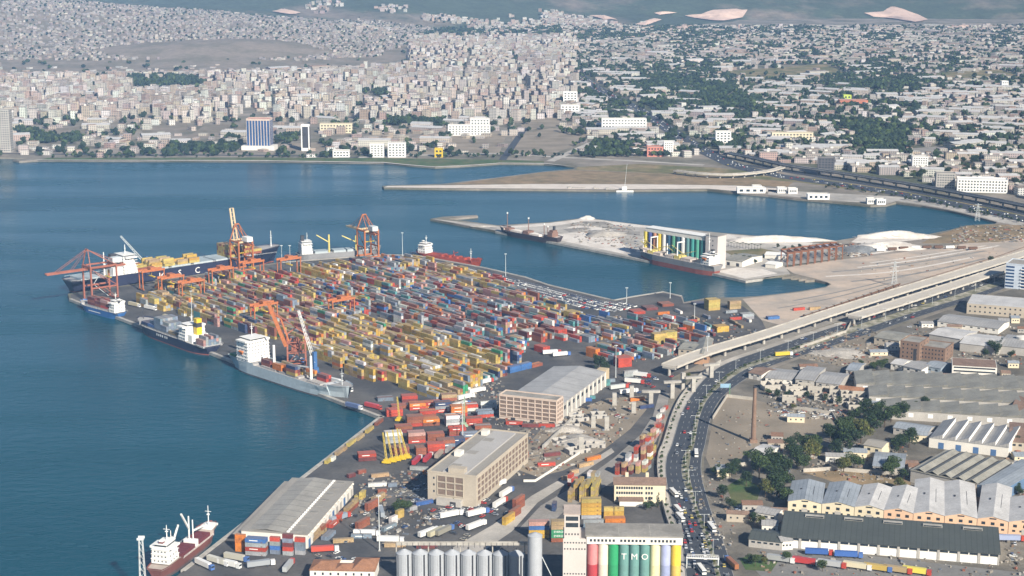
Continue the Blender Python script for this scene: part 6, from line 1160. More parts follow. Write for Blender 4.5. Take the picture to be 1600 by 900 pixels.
def mass(name, items, m, lab=None):      # many boxes as one mesh with a colour per box
    base = np.array([(-1, -1, 0), (1, -1, 0), (1, 1, 0), (-1, 1, 0), (-1, -1, 1), (1, -1, 1), (1, 1, 1), (-1, 1, 1)], float); F = np.array([(4, 5, 6, 7), (0, 1, 5, 4), (1, 2, 6, 5), (2, 3, 7, 6), (3, 0, 4, 7)])
    n = len(items); V = np.zeros((n, 8, 3)); C = np.ones((n, 8, 4))
    for i, (p, rz, sx, sy, sz, col) in enumerate(items):
        b = base * (sx / 2, sy / 2, sz); c, s = math.cos(rz), math.sin(rz); V[i, :, 0] = b[:, 0] * c - b[:, 1] * s + p[0]; V[i, :, 1] = b[:, 0] * s + b[:, 1] * c + p[1]; V[i, :, 2] = b[:, 2] + p[2]; C[i, :, :3] = col
    f = (F[None] + np.arange(n)[:, None, None] * 8).reshape(-1, 4); me = bpy.data.meshes.new(name); me.from_pydata(V.reshape(-1, 3).tolist(), [], f.tolist()); me.materials.append(m)
    a = me.color_attributes.new('Col', 'FLOAT_COLOR', 'POINT'); a.data.foreach_set('color', C.ravel()); o = link(name, me); kind(o, 'stuff'); return o
o = mass('container_stacks', [(p, rz, L - .1, CW - .06, CHH - .05, lin(CCOL[c])) for i, (p, rz, L, c, z) in enumerate(CT) if i not in single], CONTS)
o['label'] = 'mass of stacked shipping containers of every colour filling the yard'
mass('debris', DEB, mat('debris_mix', src='attr', rough=.9))['label'] = 'scattered rubble, pallets and scrap lying about the yards'
print('containers', len(CT))

# ================================================================== VEHICLES
def car_proto(name, prof, w, glass_from, L, paint=CARP):
    mb = MB(); n = len(prof); vs = [(x, -w / 2, z) for x, z in prof] + [(x, w / 2, z) for x, z in prof]
    mb.add(vs, [tuple(range(n - 1, -1, -1)), tuple(range(n, 2 * n))] + [(i, (i + 1) % n, n + (i + 1) % n, n + i) for i in range(n)])
    return mb
CARM = car_proto('car', [(-2.1, .3), (2.1, .3), (2.15, .75), (1.1, .9), (-2.1, .92)], 1.75, 0, 4.2)
CARM.add([(-1.9, -.82, .91), (1.0, -.82, .9), (.35, -.66, 1.42), (-1.45, -.66, 1.42), (-1.9, .82, .91), (1.0, .82, .9), (.35, .66, 1.42), (-1.45, .66, 1.42)], [(0, 1, 2, 3), (5, 4, 7, 6), (1, 5, 6, 2), (4, 0, 3, 7)], 1).add([(.35, -.66, 1.425), (-1.45, -.66, 1.425), (.35, .66, 1.425), (-1.45, .66, 1.425)], [(0, 2, 3, 1)], 0)
for x in (-1.35, 1.35):
    for y in (-.8, .8): CARM.cyl((x, y - .1, .32), (x, y + .1, .32), .32, n=8, mi=2)
CAR = CARM.mesh('car', [CARP, GLASS, DARK])
CARC = [(.75, .75, .73), (.72, .72, .70), (.55, .56, .58), (.05, .05, .06), (.25, .26, .28), (.45, .04, .03), (.05, .09, .22), (.50, .40, .10), (.35, .33, .28), (.7, .7, .68)]
CNAME = ['white', 'white', 'silver', 'black', 'dark grey', 'red', 'dark blue', 'yellow', 'beige', 'white']
cars_far, ncar = [], 0
def car(p, rz, ci=None, place='queueing on the main road beside the grain silo', grp_='cars on the main road', big=True):
    global ncar
    ci = random.randrange(10) if ci is None else ci
    if big and ncar < 300:
        o = link('car', CAR); o.location = p; o.rotation_euler = (0, 0, rz); o.color = (*CARC[ci], 1); tag(o, f'small {CNAME[ci]} car {place}', 'car', grp_); ncar += 1
    else:
        cars_far.append((p, rz, 4.2, 1.7, .9, CARC[ci])); cars_far.append((Vector(p) - Vector((math.cos(rz), math.sin(rz), 0)) * .3 + Vector((0, 0, .88)), rz, 2.2, 1.4, .5, (.06, .06, .07)))
def truck_proto(L=13.5):
    r = root('lorry', 'x', 'lorry'); t = MB().box(-L + 1, .6, -1.25, 1.25, 1.1, 4.0).build('trailer', CARP, r); c = MB().box(1.1, 3.6, -1.2, 1.2, .7, 3.5).build('cab', CARP, r); bx('windscreen', GLASS, c, 3.58, 3.64, -1.05, 1.05, 2.0, 3.1); bx('chassis', DARK, r, -L + 1, 3.2, -.5, .5, .7, 1.08)
    for x in (-L + 2.2, -L + 3.5, -L + 4.8, -.6, 2.4):
        for y in (-1, 1): MB().cyl((x, y - .15, .5), (x, y + .15, .5), .5, n=8).build('wheel', DARK, r)
    return r
TRUCK = truck_proto()
BUSM = MB().box(-5.8, 5.8, -1.25, 1.25, .4, 1.7).box(-5.8, 5.8, -1.25, 1.25, 2.6, 3.1).box(-5.75, 5.75, -1.22, 1.22, 1.7, 2.6, 1)
for x in (-3.8, 3.6):
    for y in (-1.1, 1.1): BUSM.cyl((x, y - .18, .5), (x, y + .18, .5), .5, n=8, mi=2)
BUS = BUSM.mesh('bus', [CARP, GLASS, DARK])
used = [0]
def truck(p, rz, col, label, grp_='lorries'):
    if not used[0]:
        TRUCK.location = p; TRUCK.rotation_euler = (0, 0, rz); o = TRUCK; used[0] = 1
        for ch in o.children: ch.color = (*col, 1)
        o['label'] = label; o['group'] = grp_
    else: o = dup(TRUCK, p, rz, label=label, group=grp_, color=(*col, 1))
    for ch in o.children:
        if ch.name.startswith('cab'): ch.color = (*random.choice(((.7, .7, .68), (.45, .06, .04), (.08, .16, .4), (.7, .7, .7))), 1)
def bus(p, rz, col=(.75, .74, .7), label='long white bus in the queue of traffic'):
    o = link('bus', BUS); o.location = p; o.rotation_euler = (0, 0, rz); o.color = (*col, 1); tag(o, label, 'bus', 'buses')
def along(a, b, t, step, prob, fn, rev=False, y0=0, y1=9999):
    l = resample(lerp_lines(a, b, t), step)
    for p, q in zip(l, l[1:]):
        x, y = proj(p)
        if not (y0 < y < y1) or random.random() > prob: continue
        d = (q - p) * (-1 if rev else 1); fn(p + (q - p) * random.random() * .5 + Vector((random.uniform(-.4, .4), random.uniform(-.3, .3), .17)), math.atan2(d.y, d.x))
CC = [0, 0, 9, 1, 2, 2, 2, 7, 8, 8, 4, 4, 3, 3, 5, 6]
for t in (.14, .34, .55, .75, .9):
    along(RLA, RLB, t, 6.4, .52, lambda p, r_: car(p, r_, random.choice(CC)), True, 792, 925); along(RLA, RLB, t, 16, .12, lambda p, r_: car(p, r_, random.choice(CC), 'moving freely on the main road'), True, 560, 792)
for t in (.25, .5, .75):
    along(RRA, RRB, t, 17, .16, lambda p, r_: car(p, r_, random.choice(CC), 'moving freely on the main road'), False, 480, 925); along(RLA, RLB, t, 14, .25, lambda p, r_: car(p, r_, random.choice(CC), 'moving freely on the main road'), True, 440, 545)
for x, y, t_ in ((1053, 773, .2), (1060, 800, .25), (1063, 812, .25), (1096, 893, .45)):
    p = P(x, y, LZ + .17); bus(p, R(103 if y < 880 else 100))
for x, y, lb in ((1112, 827, 'white bus driving alone on the freer carriageway'), (1088, 711, 'white and red van-bus on the road beside the dirt lot')): bus(P(x, y, LZ + .17), R(100 if y > 800 else 85), label=lb)
truck(P(1138, 880, LZ + .17), R(105), (.30, .12, .05), 'rusty brown tipper lorry on the main road by the lawn')
# lorries parked in the port
WC = (.74, .73, .70)
TL = [((765, 768), 58, WC), ((784, 758), 55, WC), ((797, 770), 62, WC), ((787, 786), 62, WC), ((756, 803), 35, WC), ((752, 822), 48, WC), ((678, 833), 48, WC), ((690, 832), 55, (.45, .42, .3)), ((702, 830), 55, (.25, .24, .2)), ((715, 806), 30, WC), ((622, 848), -4, WC), ((585, 838), -3, WC), ((540, 810), 50, (.25, .3, .36)), ((350, 884), -35, (.6, .58, .5)), ((368, 888), -30, WC), ((327, 890), -45, WC), ((380, 878), -25, (.5, .48, .4)), ((420, 884), 20, (.3, .32, .34)),
      ((455, 884), 80, (.4, .42, .42)), ((520, 862), 10, (.5, .08, .05)), ((595, 800), 100, (.3, .33, .36)), ((560, 640), -38, (.12, .16, .3)), ((545, 612), -38, (.12, .16, .3)), ((530, 600), -38, WC), ((590, 640), -38, (.5, .06, .06)), ((470, 566), -38, WC), ((740, 600), 40, WC), ((752, 612), 42, WC), ((735, 622), 40, WC), ((728, 634), 40, WC), ((765, 598), 42, WC), ((720, 640), 38, WC), ((975, 607), 25, (.5, .52, .5)), ((990, 614), 25, WC), ((1000, 600), -20, WC), ((1010, 590), -25, WC), ((905, 618), 5, (.10, .2, .4)), ((925, 610), 10, (.12, .3, .36)), ((870, 553), 15, WC),
      ((885, 556), 20, WC), ((240, 485), -38, WC), ((270, 500), -38, (.5, .45, .3)), ((215, 480), -38, (.5, .45, .3)), ((655, 720), 75, (.4, .04, .05)), ((672, 716), 75, (.4, .04, .05)), ((690, 710), 75, (.35, .3, .25)), ((706, 702), 75, (.3, .3, .3))]
places = ['beside the gridded concrete store', 'near the steel grain bins', 'in the port yard by the quay', 'among the eastern sheds of the port', 'beside the red container stacks']
for (x, y), a, c in TL:
    pl = places[0] if 730 < x < 830 and y > 740 else places[1] if y > 790 and x > 560 else places[2] if y > 780 else places[4] if x < 780 and y > 590 else places[3] if x > 800 else 'on the container quay apron'
    truck(P(x, y, LZ + .17), R(a), c, ('white' if c == WC else 'coloured') + ' articulated lorry parked ' + pl, 'lorries in the port')
for i in range(120):
    x, y = random.choice(((760, 795, 20, 18), (690, 800, 25, 10), (570, 810, 40, 25), (640, 770, 30, 15), (880, 640, 30, 15), (960, 640, 40, 15), (760, 770, 15, 15), (520, 870, 60, 8), (1010, 600, 20, 12), (700, 770, 20, 8), (720, 825, 25, 10)))[:2], 0
    cx_, cy_ = x; car(P(cx_ + random.gauss(0, 22), cy_ + random.gauss(0, 9), LZ + .17), R(random.choice((55, 145, 60, 150, -30))), random.choice((0, 0, 2, 3, 4, 5, 6, 8)), 'parked on the port roads', 'cars parked in the port')
# trailers outside the dark-roofed warehouse
for (x, y), a, c, lb in (((1292, 868), -8, (.05, .12, .36), 'lorry with long blue trailer outside the white bays'), ((1338, 872), -8, (.06, .14, .40), 'second lorry with blue trailer behind the first'), ((1232, 880), -22, (.35, .36, .36), 'grey trailer lorry in the slanted row beside the lawn'), ((1272, 884), -22, (.45, .05, .05), 'red trailer lorry in the slanted row'), ((1312, 888), -22, (.42, .43, .44), 'pale grey trailer lorry next to the red one'), ((1352, 891), -22, (.62, .56, .40), 'cream trailer lorry in the slanted row'), ((1384, 894), -22, (.50, .36, .10), 'mustard trailer lorry in the slanted row'), ((1415, 897), -22, (.40, .30, .16), 'tan trailer lorry in the slanted row'), ((1445, 899), -22, (.70, .60, .10), 'bright yellow trailer lorry in the slanted row'), ((1592, 846), -4, (.3, .35, .5), 'blue cab lorry beside the warehouse end'), ((1232, 556), 15, (.62, .45, .05), 'yellow lorry parked by the rubble lot')):
    truck(P(x, y, LZ + .17), R(a), c, lb, 'lorries outside the warehouses')
for i in range(30): car(P(1180 + random.random() * 390, 505 + random.random() * 25, LZ + .17) if i < 8 else P(1572 + random.random() * 30, 700 + random.random() * 180, LZ + .17), R(random.choice((80, 170))), random.choice(CC), 'parked in the works streets', 'cars in the works streets')
for i in range(22): car(P(1148 + random.random() * 40, 790 + random.random() * 20, LZ + .17), R(random.choice((20, 110))), random.choice(CC), 'parked by the lawn across the road', 'cars in the works streets')
for i in range(20): car(P(1215 + random.random() * 90, 640 + random.random() * 14, LZ + .17), R(random.choice((0, 90))), random.choice(CC), 'parked in the dirt lot north of the chimney', 'cars in the works streets')
# new cars parked in rows along the basin quay
PARK = [(655, 404), (755, 425), (820, 441), (880, 456), (940, 471), (960, 474), (1040, 461), (1062, 467), (1040, 472), (1000, 478), (960, 488), (900, 480), (830, 462), (740, 436), (660, 411)]
c0, c1 = P(755, 418), P(940, 465); u = (c1 - c0).normalized(); n_ = Vector((-u.y, u.x, 0))
for i in range(-60, 190):
    for j in range(-26, 1):
        p = c0 + u * i * 2.6 + n_ * (j * 5.2 - 5 + (3 if j % 4 < 2 else 0)); x, y = proj(p)
        if inpoly(x, y, PARK) and random.random() < .92: car((p.x, p.y, LZ + .1), math.atan2(n_.y, n_.x), random.choice((0, 0, 0, 9, 1, 1, 0, 9, 3, 4, 6, 2, 5)), 'in the rows of new cars along the basin quay', 'new cars along the basin quay', big=(x > 900 and random.random() < .35))
for line, st, pr in ((far_hw, 16, .5),):
    for off_ in (-9, -4, 4, 9):
        l = resample(line, st)
        for p, q in zip(l, l[1:]):
            if random.random() < pr: d = (q - p).normalized(); car(p + Vector((-d.y, d.x, 0)) * off_ + Vector((0, 0, .2)), math.atan2(d.y, d.x), random.choice(CC), big=False)
o = mass('car_mass', cars_far, CARS); o['label'] = 'hundreds of tiny parked and driving cars too far to count'

# ================================================================== TREES
def leaf_cloud(seed, blobs, nleaf, size, cols):
    rs = np.random.default_rng(seed); V, F, C = [], [], []
    for cx, cy, cz, rx, rz in blobs:
        k = max(8, int(nleaf * (rx * rx * rz) / sum(b[3] * b[3] * b[4] for b in blobs)))
        for _ in range(k):
            d = rs.standard_normal(3); d /= np.linalg.norm(d); rad = rs.uniform(.55, 1.08); p = np.array([cx, cy, cz]) + d * rad * (rx, rx, rz)
            a = rs.standard_normal(3); a /= np.linalg.norm(a); b = np.cross(a, d); b /= np.linalg.norm(b) + 1e-6; a = np.cross(b, d) * .6 + a * .5; s = size * rs.uniform(.6, 1.5); o = len(V)
            V += [p + a * s, p + b * s * .8, p - a * s * .9, p - b * s]; F.append((o, o + 1, o + 2, o + 3)); c = np.array(cols[rs.integers(len(cols))]) * rs.uniform(.75, 1.3); C += [(*c, 1)] * 4
    return np.array(V), F, C
def cloud_mesh(name, V, F, C):
    me = bpy.data.meshes.new(name); me.from_pydata([tuple(v) for v in V], [], F); me.materials.append(LEAF); a = me.color_attributes.new('Col', 'FLOAT_COLOR', 'POINT'); a.data.foreach_set('color', np.array(C).ravel()); return me
GR = [(0.043, 0.072, 0.026), (0.061, 0.096, 0.032), (0.035, 0.058, 0.025), (0.080, 0.113, 0.041)]; GD = [(0.026, 0.046, 0.026), (0.038, 0.061, 0.032), (0.020, 0.038, 0.022)]; GY = [(0.109, 0.123, 0.036), (0.080, 0.102, 0.032), (0.138, 0.131, 0.043)]
def tree_proto(seed, kind_):
    rs = random.Random(seed); blobs = []
    if kind_ == 'broad':
        for i in range(9): a = rs.uniform(0, 6.28); q = rs.uniform(.1, .34); blobs.append((math.cos(a) * q, math.sin(a) * q, rs.uniform(.42, .84), rs.uniform(.18, .28), rs.uniform(.13, .22)))
        V, F, C = leaf_cloud(seed, blobs, 2300, .048, GR if seed % 3 else GY)
    elif kind_ == 'dark':
        for i in range(10): a = rs.uniform(0, 6.28); q = rs.uniform(.05, .27); blobs.append((math.cos(a) * q, math.sin(a) * q, rs.uniform(.3, .88), rs.uniform(.15, .25), rs.uniform(.13, .21)))
        V, F, C = leaf_cloud(seed, blobs, 1700, .046, GD + GR[:1 + seed % 3])
    else:
        for i in range(9): blobs.append((rs.uniform(-.03, .03), rs.uniform(-.03, .03), .1 + i * .1, .10 * (1 - abs(i - 3) / 9), .09))
        V, F, C = leaf_cloud(seed, blobs, 900, .026, GD)
    t = MB().cyl((0, 0, -.01), (0, 0, .5), .028, .016, 7)
    for i in range(5 if kind_ != 'cypress' else 0): a = i * 1.25 + seed; t.cyl((0, 0, .3 + .03 * i), (math.cos(a) * .22, math.sin(a) * .22, .58 + .04 * i), .013, .005, 5)
    return cloud_mesh('crown', V, F, C), t.mesh('trunk', BARK)
TP = {k: [tree_proto(s, k) for s in (1, 2, 3, 4)] for k in ('broad', 'dark', 'cypress')}
def tree(p, h, k='broad', label='', grp_=None, w=1.0):
    o = root('tree', label, 'tree', p, random.uniform(0, 6.28), grp_); o.scale = (h * w, h * w, h); c, t = random.choice(TP[k]); link('crown', c, o); link('trunk', t, o); return o
NT = [(1256, 736, 10, 'broad'), (1325, 690, 14, 'broad'), (1392, 660, 12, 'broad'), (1305, 712, 11, 'dark'), (1196, 778, 11, 'broad'), (1140, 745, 9, 'dark'), (1228, 790, 10, 'broad'), (1404, 712, 12, 'dark'), (1245, 728, 13, 'dark'), (1264, 722, 14, 'broad'), (1232, 712, 12, 'dark'), (1252, 705, 12, 'dark'), (1270, 708, 12, 'broad'), (1330, 712, 18, 'dark'), (1345, 692, 15, 'broad'), (1312, 702, 14, 'dark'), (1297, 690, 12, 'dark'), (1360, 680, 15, 'dark'), (1382, 668, 14, 'dark'), (1420, 700, 13, 'dark'), (1408, 705, 11, 'dark'), (1350, 655, 14, 'dark'), (1372, 650, 12, 'dark'), (1410, 655, 12, 'dark'), (1335, 660, 11, 'dark'), (1320, 676, 12, 'broad'), (1365, 662, 14, 'dark'),
      (1130, 752, 8, 'dark'), (1150, 742, 10, 'dark'), (1186, 748, 14, 'broad'), (1206, 763, 15, 'dark'), (1216, 778, 14, 'dark'), (1196, 735, 14, 'dark'), (1176, 730, 11, 'broad'), (1222, 748, 14, 'dark'), (1142, 798, 8, 'dark'), (1130, 780, 9, 'dark'), (1212, 735, 12, 'dark'), (1166, 760, 10, 'dark'), (1225, 765, 13, 'dark'), (1118, 742, 7, 'dark'), (1377, 578, 9, 'broad'), (1366, 580, 7, 'broad'), (1555, 556, 11, 'dark'), (1547, 552, 10, 'dark'), (1563, 550, 12, 'cypress'), (1540, 560, 8, 'dark'),
      (632, 803, 9, 'broad'), (624, 806, 8, 'broad'), (711, 786, 6, 'broad'), (938, 578, 12, 'dark'), (944, 586, 10, 'dark'), (934, 570, 9, 'dark'), (1028, 793, 9, 'cypress'), (1018, 796, 5, 'dark'), (1010, 797, 5, 'broad'), (1334, 735, 11, 'broad'), (1318, 738, 10, 'broad'), (1392, 748, 10, 'broad'), (1396, 740, 11, 'broad'), (1412, 752, 9, 'dark'), (1405, 765, 7, 'broad'), (1150, 408, 8, 'dark'), (1160, 411, 8, 'dark'), (1170, 412, 8, 'dark'), (1144, 411, 7, 'dark'), (1180, 412, 5, 'dark'), (1215, 388, 5, 'dark'), (1240, 393, 7, 'dark'), (1225, 392, 5, 'dark'), (1250, 390, 6, 'dark'),
      (1548, 413, 8, 'dark'), (1580, 560, 7, 'dark'), (1590, 700, 8, 'dark'), (1588, 770, 7, 'dark'), (1592, 775, 6, 'dark'), (1230, 620, 5, 'dark'), (1215, 622, 6, 'dark'), (1200, 618, 5, 'broad'), (1260, 622, 5, 'dark'), (1240, 640, 4, 'broad'), (1290, 628, 6, 'dark'), (1310, 632, 6, 'dark'), (1075, 590, 4, 'broad'), (1068, 600, 4, 'broad'), (1180, 885, 6, 'broad'), (1170, 880, 5, 'dark'), (1195, 882, 4, 'broad'), (1228, 880, 6, 'broad'), (1285, 893, 6, 'broad'), (1345, 570, 4, 'broad'), (1178, 820, 7, 'dark'), (1190, 826, 7, 'broad'), (1160, 812, 6, 'dark'), (1600, 640, 8, 'dark'), (1445, 640, 9, 'dark'), (1430, 645, 8, 'dark')]
def tl(x, y, k):
    kd = {'broad': 'light green spreading', 'dark': 'dark bushy', 'cypress': 'slim dark columnar'}[k]
    if y < 420: pl = 'on the stone pier or its root'
    elif x < 800: pl = 'in the port yard beside the concrete store'
    elif x < 960: pl = 'behind the gridded warehouse'
    elif x < 1060: pl = 'beside the cream office' if y > 700 else 'by the viaduct ramp'
    elif x < 1230 and y > 690: pl = 'in the grove beside the main road'
    elif x < 1290 and y < 650: pl = 'in the yards north of the chimney'
    elif y < 600: pl = 'among the sheds near the brown factory'
    elif x > 1560: pl = 'along the works street'
    else: pl = 'in the grove between factory sheds'
    return f'{kd} tree {pl}'
for x, y, h, k in NT: q = P(x, y); tree((q.x, q.y, LZ), h * 1.15, k, tl(x, y, k), 'trees near the works and port', 1.0 if k != 'cypress' else 1.2)
# small bushes along the median and the roadside
PALM_T = MB().cyl((0, 0, 0), (0, 0, .8), .03, .022, 7).mesh('trunk', BARK); pf = MB()
for i in range(12):
    a = i * math.pi / 6; p0 = Vector((0, 0, .8)); c, s = math.cos(a), math.sin(a)
    for j in range(3):
        t0, t1 = j / 3, (j + 1) / 3; f = lambda t: Vector((c * t * .34, s * t * .34, .8 + .16 * math.sin(t * 2.4) - .14 * t * t)); wd = .035; nn = Vector((-s, c, 0)) * wd
        pf.add([f(t0) - nn * (1 - t0 * .6), f(t1) - nn * (1 - t1 * .6), f(t1) + nn * (1 - t1 * .6), f(t0) + nn * (1 - t0 * .6)], [(0, 1, 2, 3)])
PALM_C = pf.mesh('crown', mat('palm_green', (.045, .07, .03), .8))
for i in range(13):
    x, y = 1133 + i * 4.6, 384 + i * .5 + (i % 3); q = P(x, y); o = root('palm_tree', 'small dark palm in the row beside the pier silo tower', 'palm', (q.x, q.y, LZ), i, 'palms on the pier'); o.scale = (7, 7, 7); link('crown', PALM_C, o); link('trunk', PALM_T, o)
bl = resample(lerp_lines(RLB, RRA, .5), 9); k = 0
for p in bl:
    x, y = proj(p)
    if 540 < y < 905: tree((p.x + random.uniform(-.6, .6), p.y, LZ + .3), random.uniform(1.8, 3.2), 'broad', 'small rounded shrub planted on the road median', 'median shrubs', 1.2)
bl = resample(lerp_lines([P(*p) for p in WALKA], [P(*p) for p in LE], .35), 11)
for p in bl:
    x, y = proj(p)
    if 590 < y < 905: tree((p.x, p.y, LZ + .22), random.uniform(2.0, 3.4), 'broad', 'small young tree on the pavement beside the boundary wall', 'pavement trees', .9)

# ================================================================== TOWN ACROSS THE BAY
WALLC = [(0.499, 0.465, 0.416), (0.447, 0.398, 0.344), (0.387, 0.349, 0.320), (0.413, 0.349, 0.280), (0.353, 0.282, 0.248), (0.387, 0.299, 0.248), (0.310, 0.282, 0.264), (0.559, 0.539, 0.504), (0.327, 0.299, 0.280), (0.396, 0.332, 0.264), (0.267, 0.232, 0.216)]
ROOFC = [(.34, .30, .27), (.30, .27, .24), (.40, .36, .32), (.26, .22, .19), (.33, .22, .16), (.46, .43, .40)]
WN = ['white', 'cream', 'pale grey', 'tan', 'rose', 'peach', 'grey', 'bright white', 'stone grey', 'sand', 'dull brown']
BLD, TRE = [], []
PARKS = [[(205, 120), (300, 121), (335, 131), (250, 138), (205, 136)], [(560, 142), (605, 140), (605, 152), (565, 153)], [(985, 112), (1100, 126), (1170, 146), (1100, 152), (1000, 136)], [(1330, 192), (1425, 198), (1405, 250), (1338, 250)], [(20, 205), (110, 203), (140, 220), (30, 226)], [(1080, 150), (1180, 150), (1200, 170), (1090, 168)], [(240, 232), (390, 228), (390, 240), (250, 241)], [(910, 228), (965, 222), (985, 246), (915, 250)], [(900, 118), (940, 130), (1000, 168), (985, 172), (930, 146)], [(1280, 130), (1430, 124), (1430, 138), (1290, 142)], [(430, 214), (470, 211), (470, 222), (432, 224)], [(600, 185), (700, 190), (690, 200), (600, 196)], [(985, 250), (1080, 258), (1080, 270), (1000, 266)]]
LOTS = [[(690, 236), (700, 206), (760, 200), (790, 215), (780, 240)], [(800, 212), (860, 200), (930, 205), (905, 225), (860, 242), (800, 240)], [(810, 190), (870, 183), (880, 196), (820, 204)], [(215, 200), (290, 190), (300, 205), (230, 212)], [(290, 215), (320, 196), (380, 192), (385, 205), (340, 215)], [(60, 205), (130, 196), (140, 208), (70, 216)], [(1130, 112), (1290, 100), (1330, 118), (1160, 126)], [(1440, 116), (1560, 108), (1600, 122), (1480, 126)], [(1420, 232), (1480, 228), (1490, 240), (1430, 244)], [(0, 100), (300, 97), (430, 98), (560, 95), (640, 88), (560, 105), (300, 112), (0, 114)], [(375, 168), (432, 168), (432, 246), (375, 246)], [(462, 190), (492, 190), (492, 246), (462, 246)]]
hwp = [proj(p) for p in far_hw] + [proj(P(x, y)) for x, y in ((860, 252), (905, 232), (960, 208), (1000, 190), (805, 222), (785, 250))]
AVE = [((95, 192), (175, 112)), ((330, 188), (425, 112)), ((545, 188), (610, 104)), ((705, 190), (735, 78)), ((835, 186), (800, 78)), ((0, 158), (420, 148)), ((420, 160), (900, 136)), ((230, 190), (250, 150)), ((640, 120), (900, 96)), ((1100, 170), (1260, 90)), ((1350, 190), (1420, 90)), ((1000, 110), (1600, 92)), ((1200, 212), (1600, 180))]
def near_hw(x, y):
    for (a, b), (c, d) in AVE:
        if abs(d - b) > abs(c - a) * .3:
            if min(b, d) < y < max(b, d) and abs(x - a - (c - a) * (y - b) / (d - b)) < 5: return True
        elif min(a, c) < x < max(a, c) and abs(y - b - (d - b) * (x - a) / (c - a)) < 1.6: return True
    for (a, b), (c, d) in zip(hwp, hwp[1:]):
        if abs(c - a) > 200: continue
        L2 = (c - a) ** 2 + (d - b) ** 2; t = max(0, min(1, ((x - a) * (c - a) + (y - b) * (d - b)) / L2)); 
        if abs(x - a - t * (c - a)) < 12 + y * .02 and abs(y - b - t * (d - b)) < 4.5: return True
    return False
y = 42.0
while y < 247:
    s = 2.6 * (y + 110) / 950; dep = PITCH + math.atan((y - 450) / FPX); dy = max(.75, 26 * s * math.sin(dep)); x = -25 + random.uniform(0, 15)
    while x < 1625:
        px, py = x + random.uniform(-2, 2), y + random.uniform(-.4, .4) * dy; nse = float(vnoise(np.array(px * 1.0), np.array(py * 5.0), 60, 11))
        if py < 58 and px < 900: pb, h0, h1, pt = .12, 4, 8, .6 * (px > 620)
        elif px < 900: pb, h0, h1, pt = (.78, 10, 24, .07) if 106 < py < 188 else (.30, 4, 11, .20) if py >= 188 else (.8, 8, 18, .05) if px > 640 else (.0, 0, 0, .01)
        elif py < 60 and px < 1060 + random.uniform(-30, 30): pb, h0, h1, pt = .15, 4, 8, .6
        else: pb, h0, h1, pt = (.48, 4, 11, .34) if py < 100 else (.30, 4, 11, .54) if py < 200 else (.36, 5, 12, .44)
        if px > 900 and nse > .62: pb, pt = pb * .5, min(.85, pt * 2.2)
        if 640 < px < 900 and py < 72: pb *= .6
        if 1440 < px and 140 < py < 200: pb, h0, h1 = .75, 5, 11
        if 560 < px < 800 and 155 < py < 188: h1 = 22
        if any(inpoly(px, py - k_, q) for q in PARKS + LOTS for k_ in (5, 10)): h0, h1 = 3, 6
        if any(inpoly(px, py, q) for q in PARKS): pb, pt = .02, .98
        if any(inpoly(px, py, q) for q in LOTS): pb, pt = .05, .03
        if near_hw(px, py): pb, pt = 0, .12
        wpx = random.uniform(8, 16); r_ = random.random()
        if py > 246 or (py > 238 and px < 900): pb *= .4
        if r_ < pb:
            q = P(px, py); fac = random.random() < (.16 if px > 900 else .05 if py > 188 else .01)
            w_, d_, h_ = (random.uniform(30, 60), random.uniform(16, 30), random.uniform(6, 10)) if fac else (wpx, random.uniform(10, 16), random.uniform(h0, h1) * (1.25 if random.random() < .08 else 1))
            BLD.append((q, (random.uniform(-.12, .12) + (.5 * (nse - .5) * 3)), w_, d_, h_, (random.choice((0, 0, 1, 1, 2, 3, 4, 5, 7, 7)) if px < 900 else random.choice((7, 7, 0, 0, 1, 2, 5, 6, 8))) if random.random() < .85 else random.randrange(11))); x += (w_ + random.uniform(2, 12)) * s
        elif r_ < pb + pt:
            for _ in range(random.choice((1, 2, 2))): q = P(px + random.uniform(-4, 4), py + random.uniform(-.5, .5) * dy); TRE.append((q, random.uniform(7, 13)))
            x += random.uniform(4, 8) * s
        else: x += random.uniform(8, 20) * s
    y += dy
# foreshore and strip by the far motorway
for i in range(330):
    x = random.uniform(1180, 1620); y0 = np.interp(x, [1180, 1300, 1450, 1620], [250, 264, 286, 318]); yy = random.uniform(242, y0 - 2); q = P(x, yy); r_ = random.random()
    if r_ < .45: BLD.append((q, random.uniform(-.3, .1), random.uniform(14, 34), random.uniform(12, 20), random.uniform(5, 13), random.randrange(11)))
    else: TRE.append((q, random.uniform(7, 13)))
for i in range(60):
    x = random.uniform(1290, 1600); yy = np.interp(x, [1290, 1450, 1600], [290, 314, 346]) + random.uniform(0, 5); TRE.append((P(x, yy), random.uniform(3, 6)))
for i in range(160): x = random.uniform(60, 880); TRE.append((P(x, random.uniform(240, 247)), random.uniform(4, 8)))
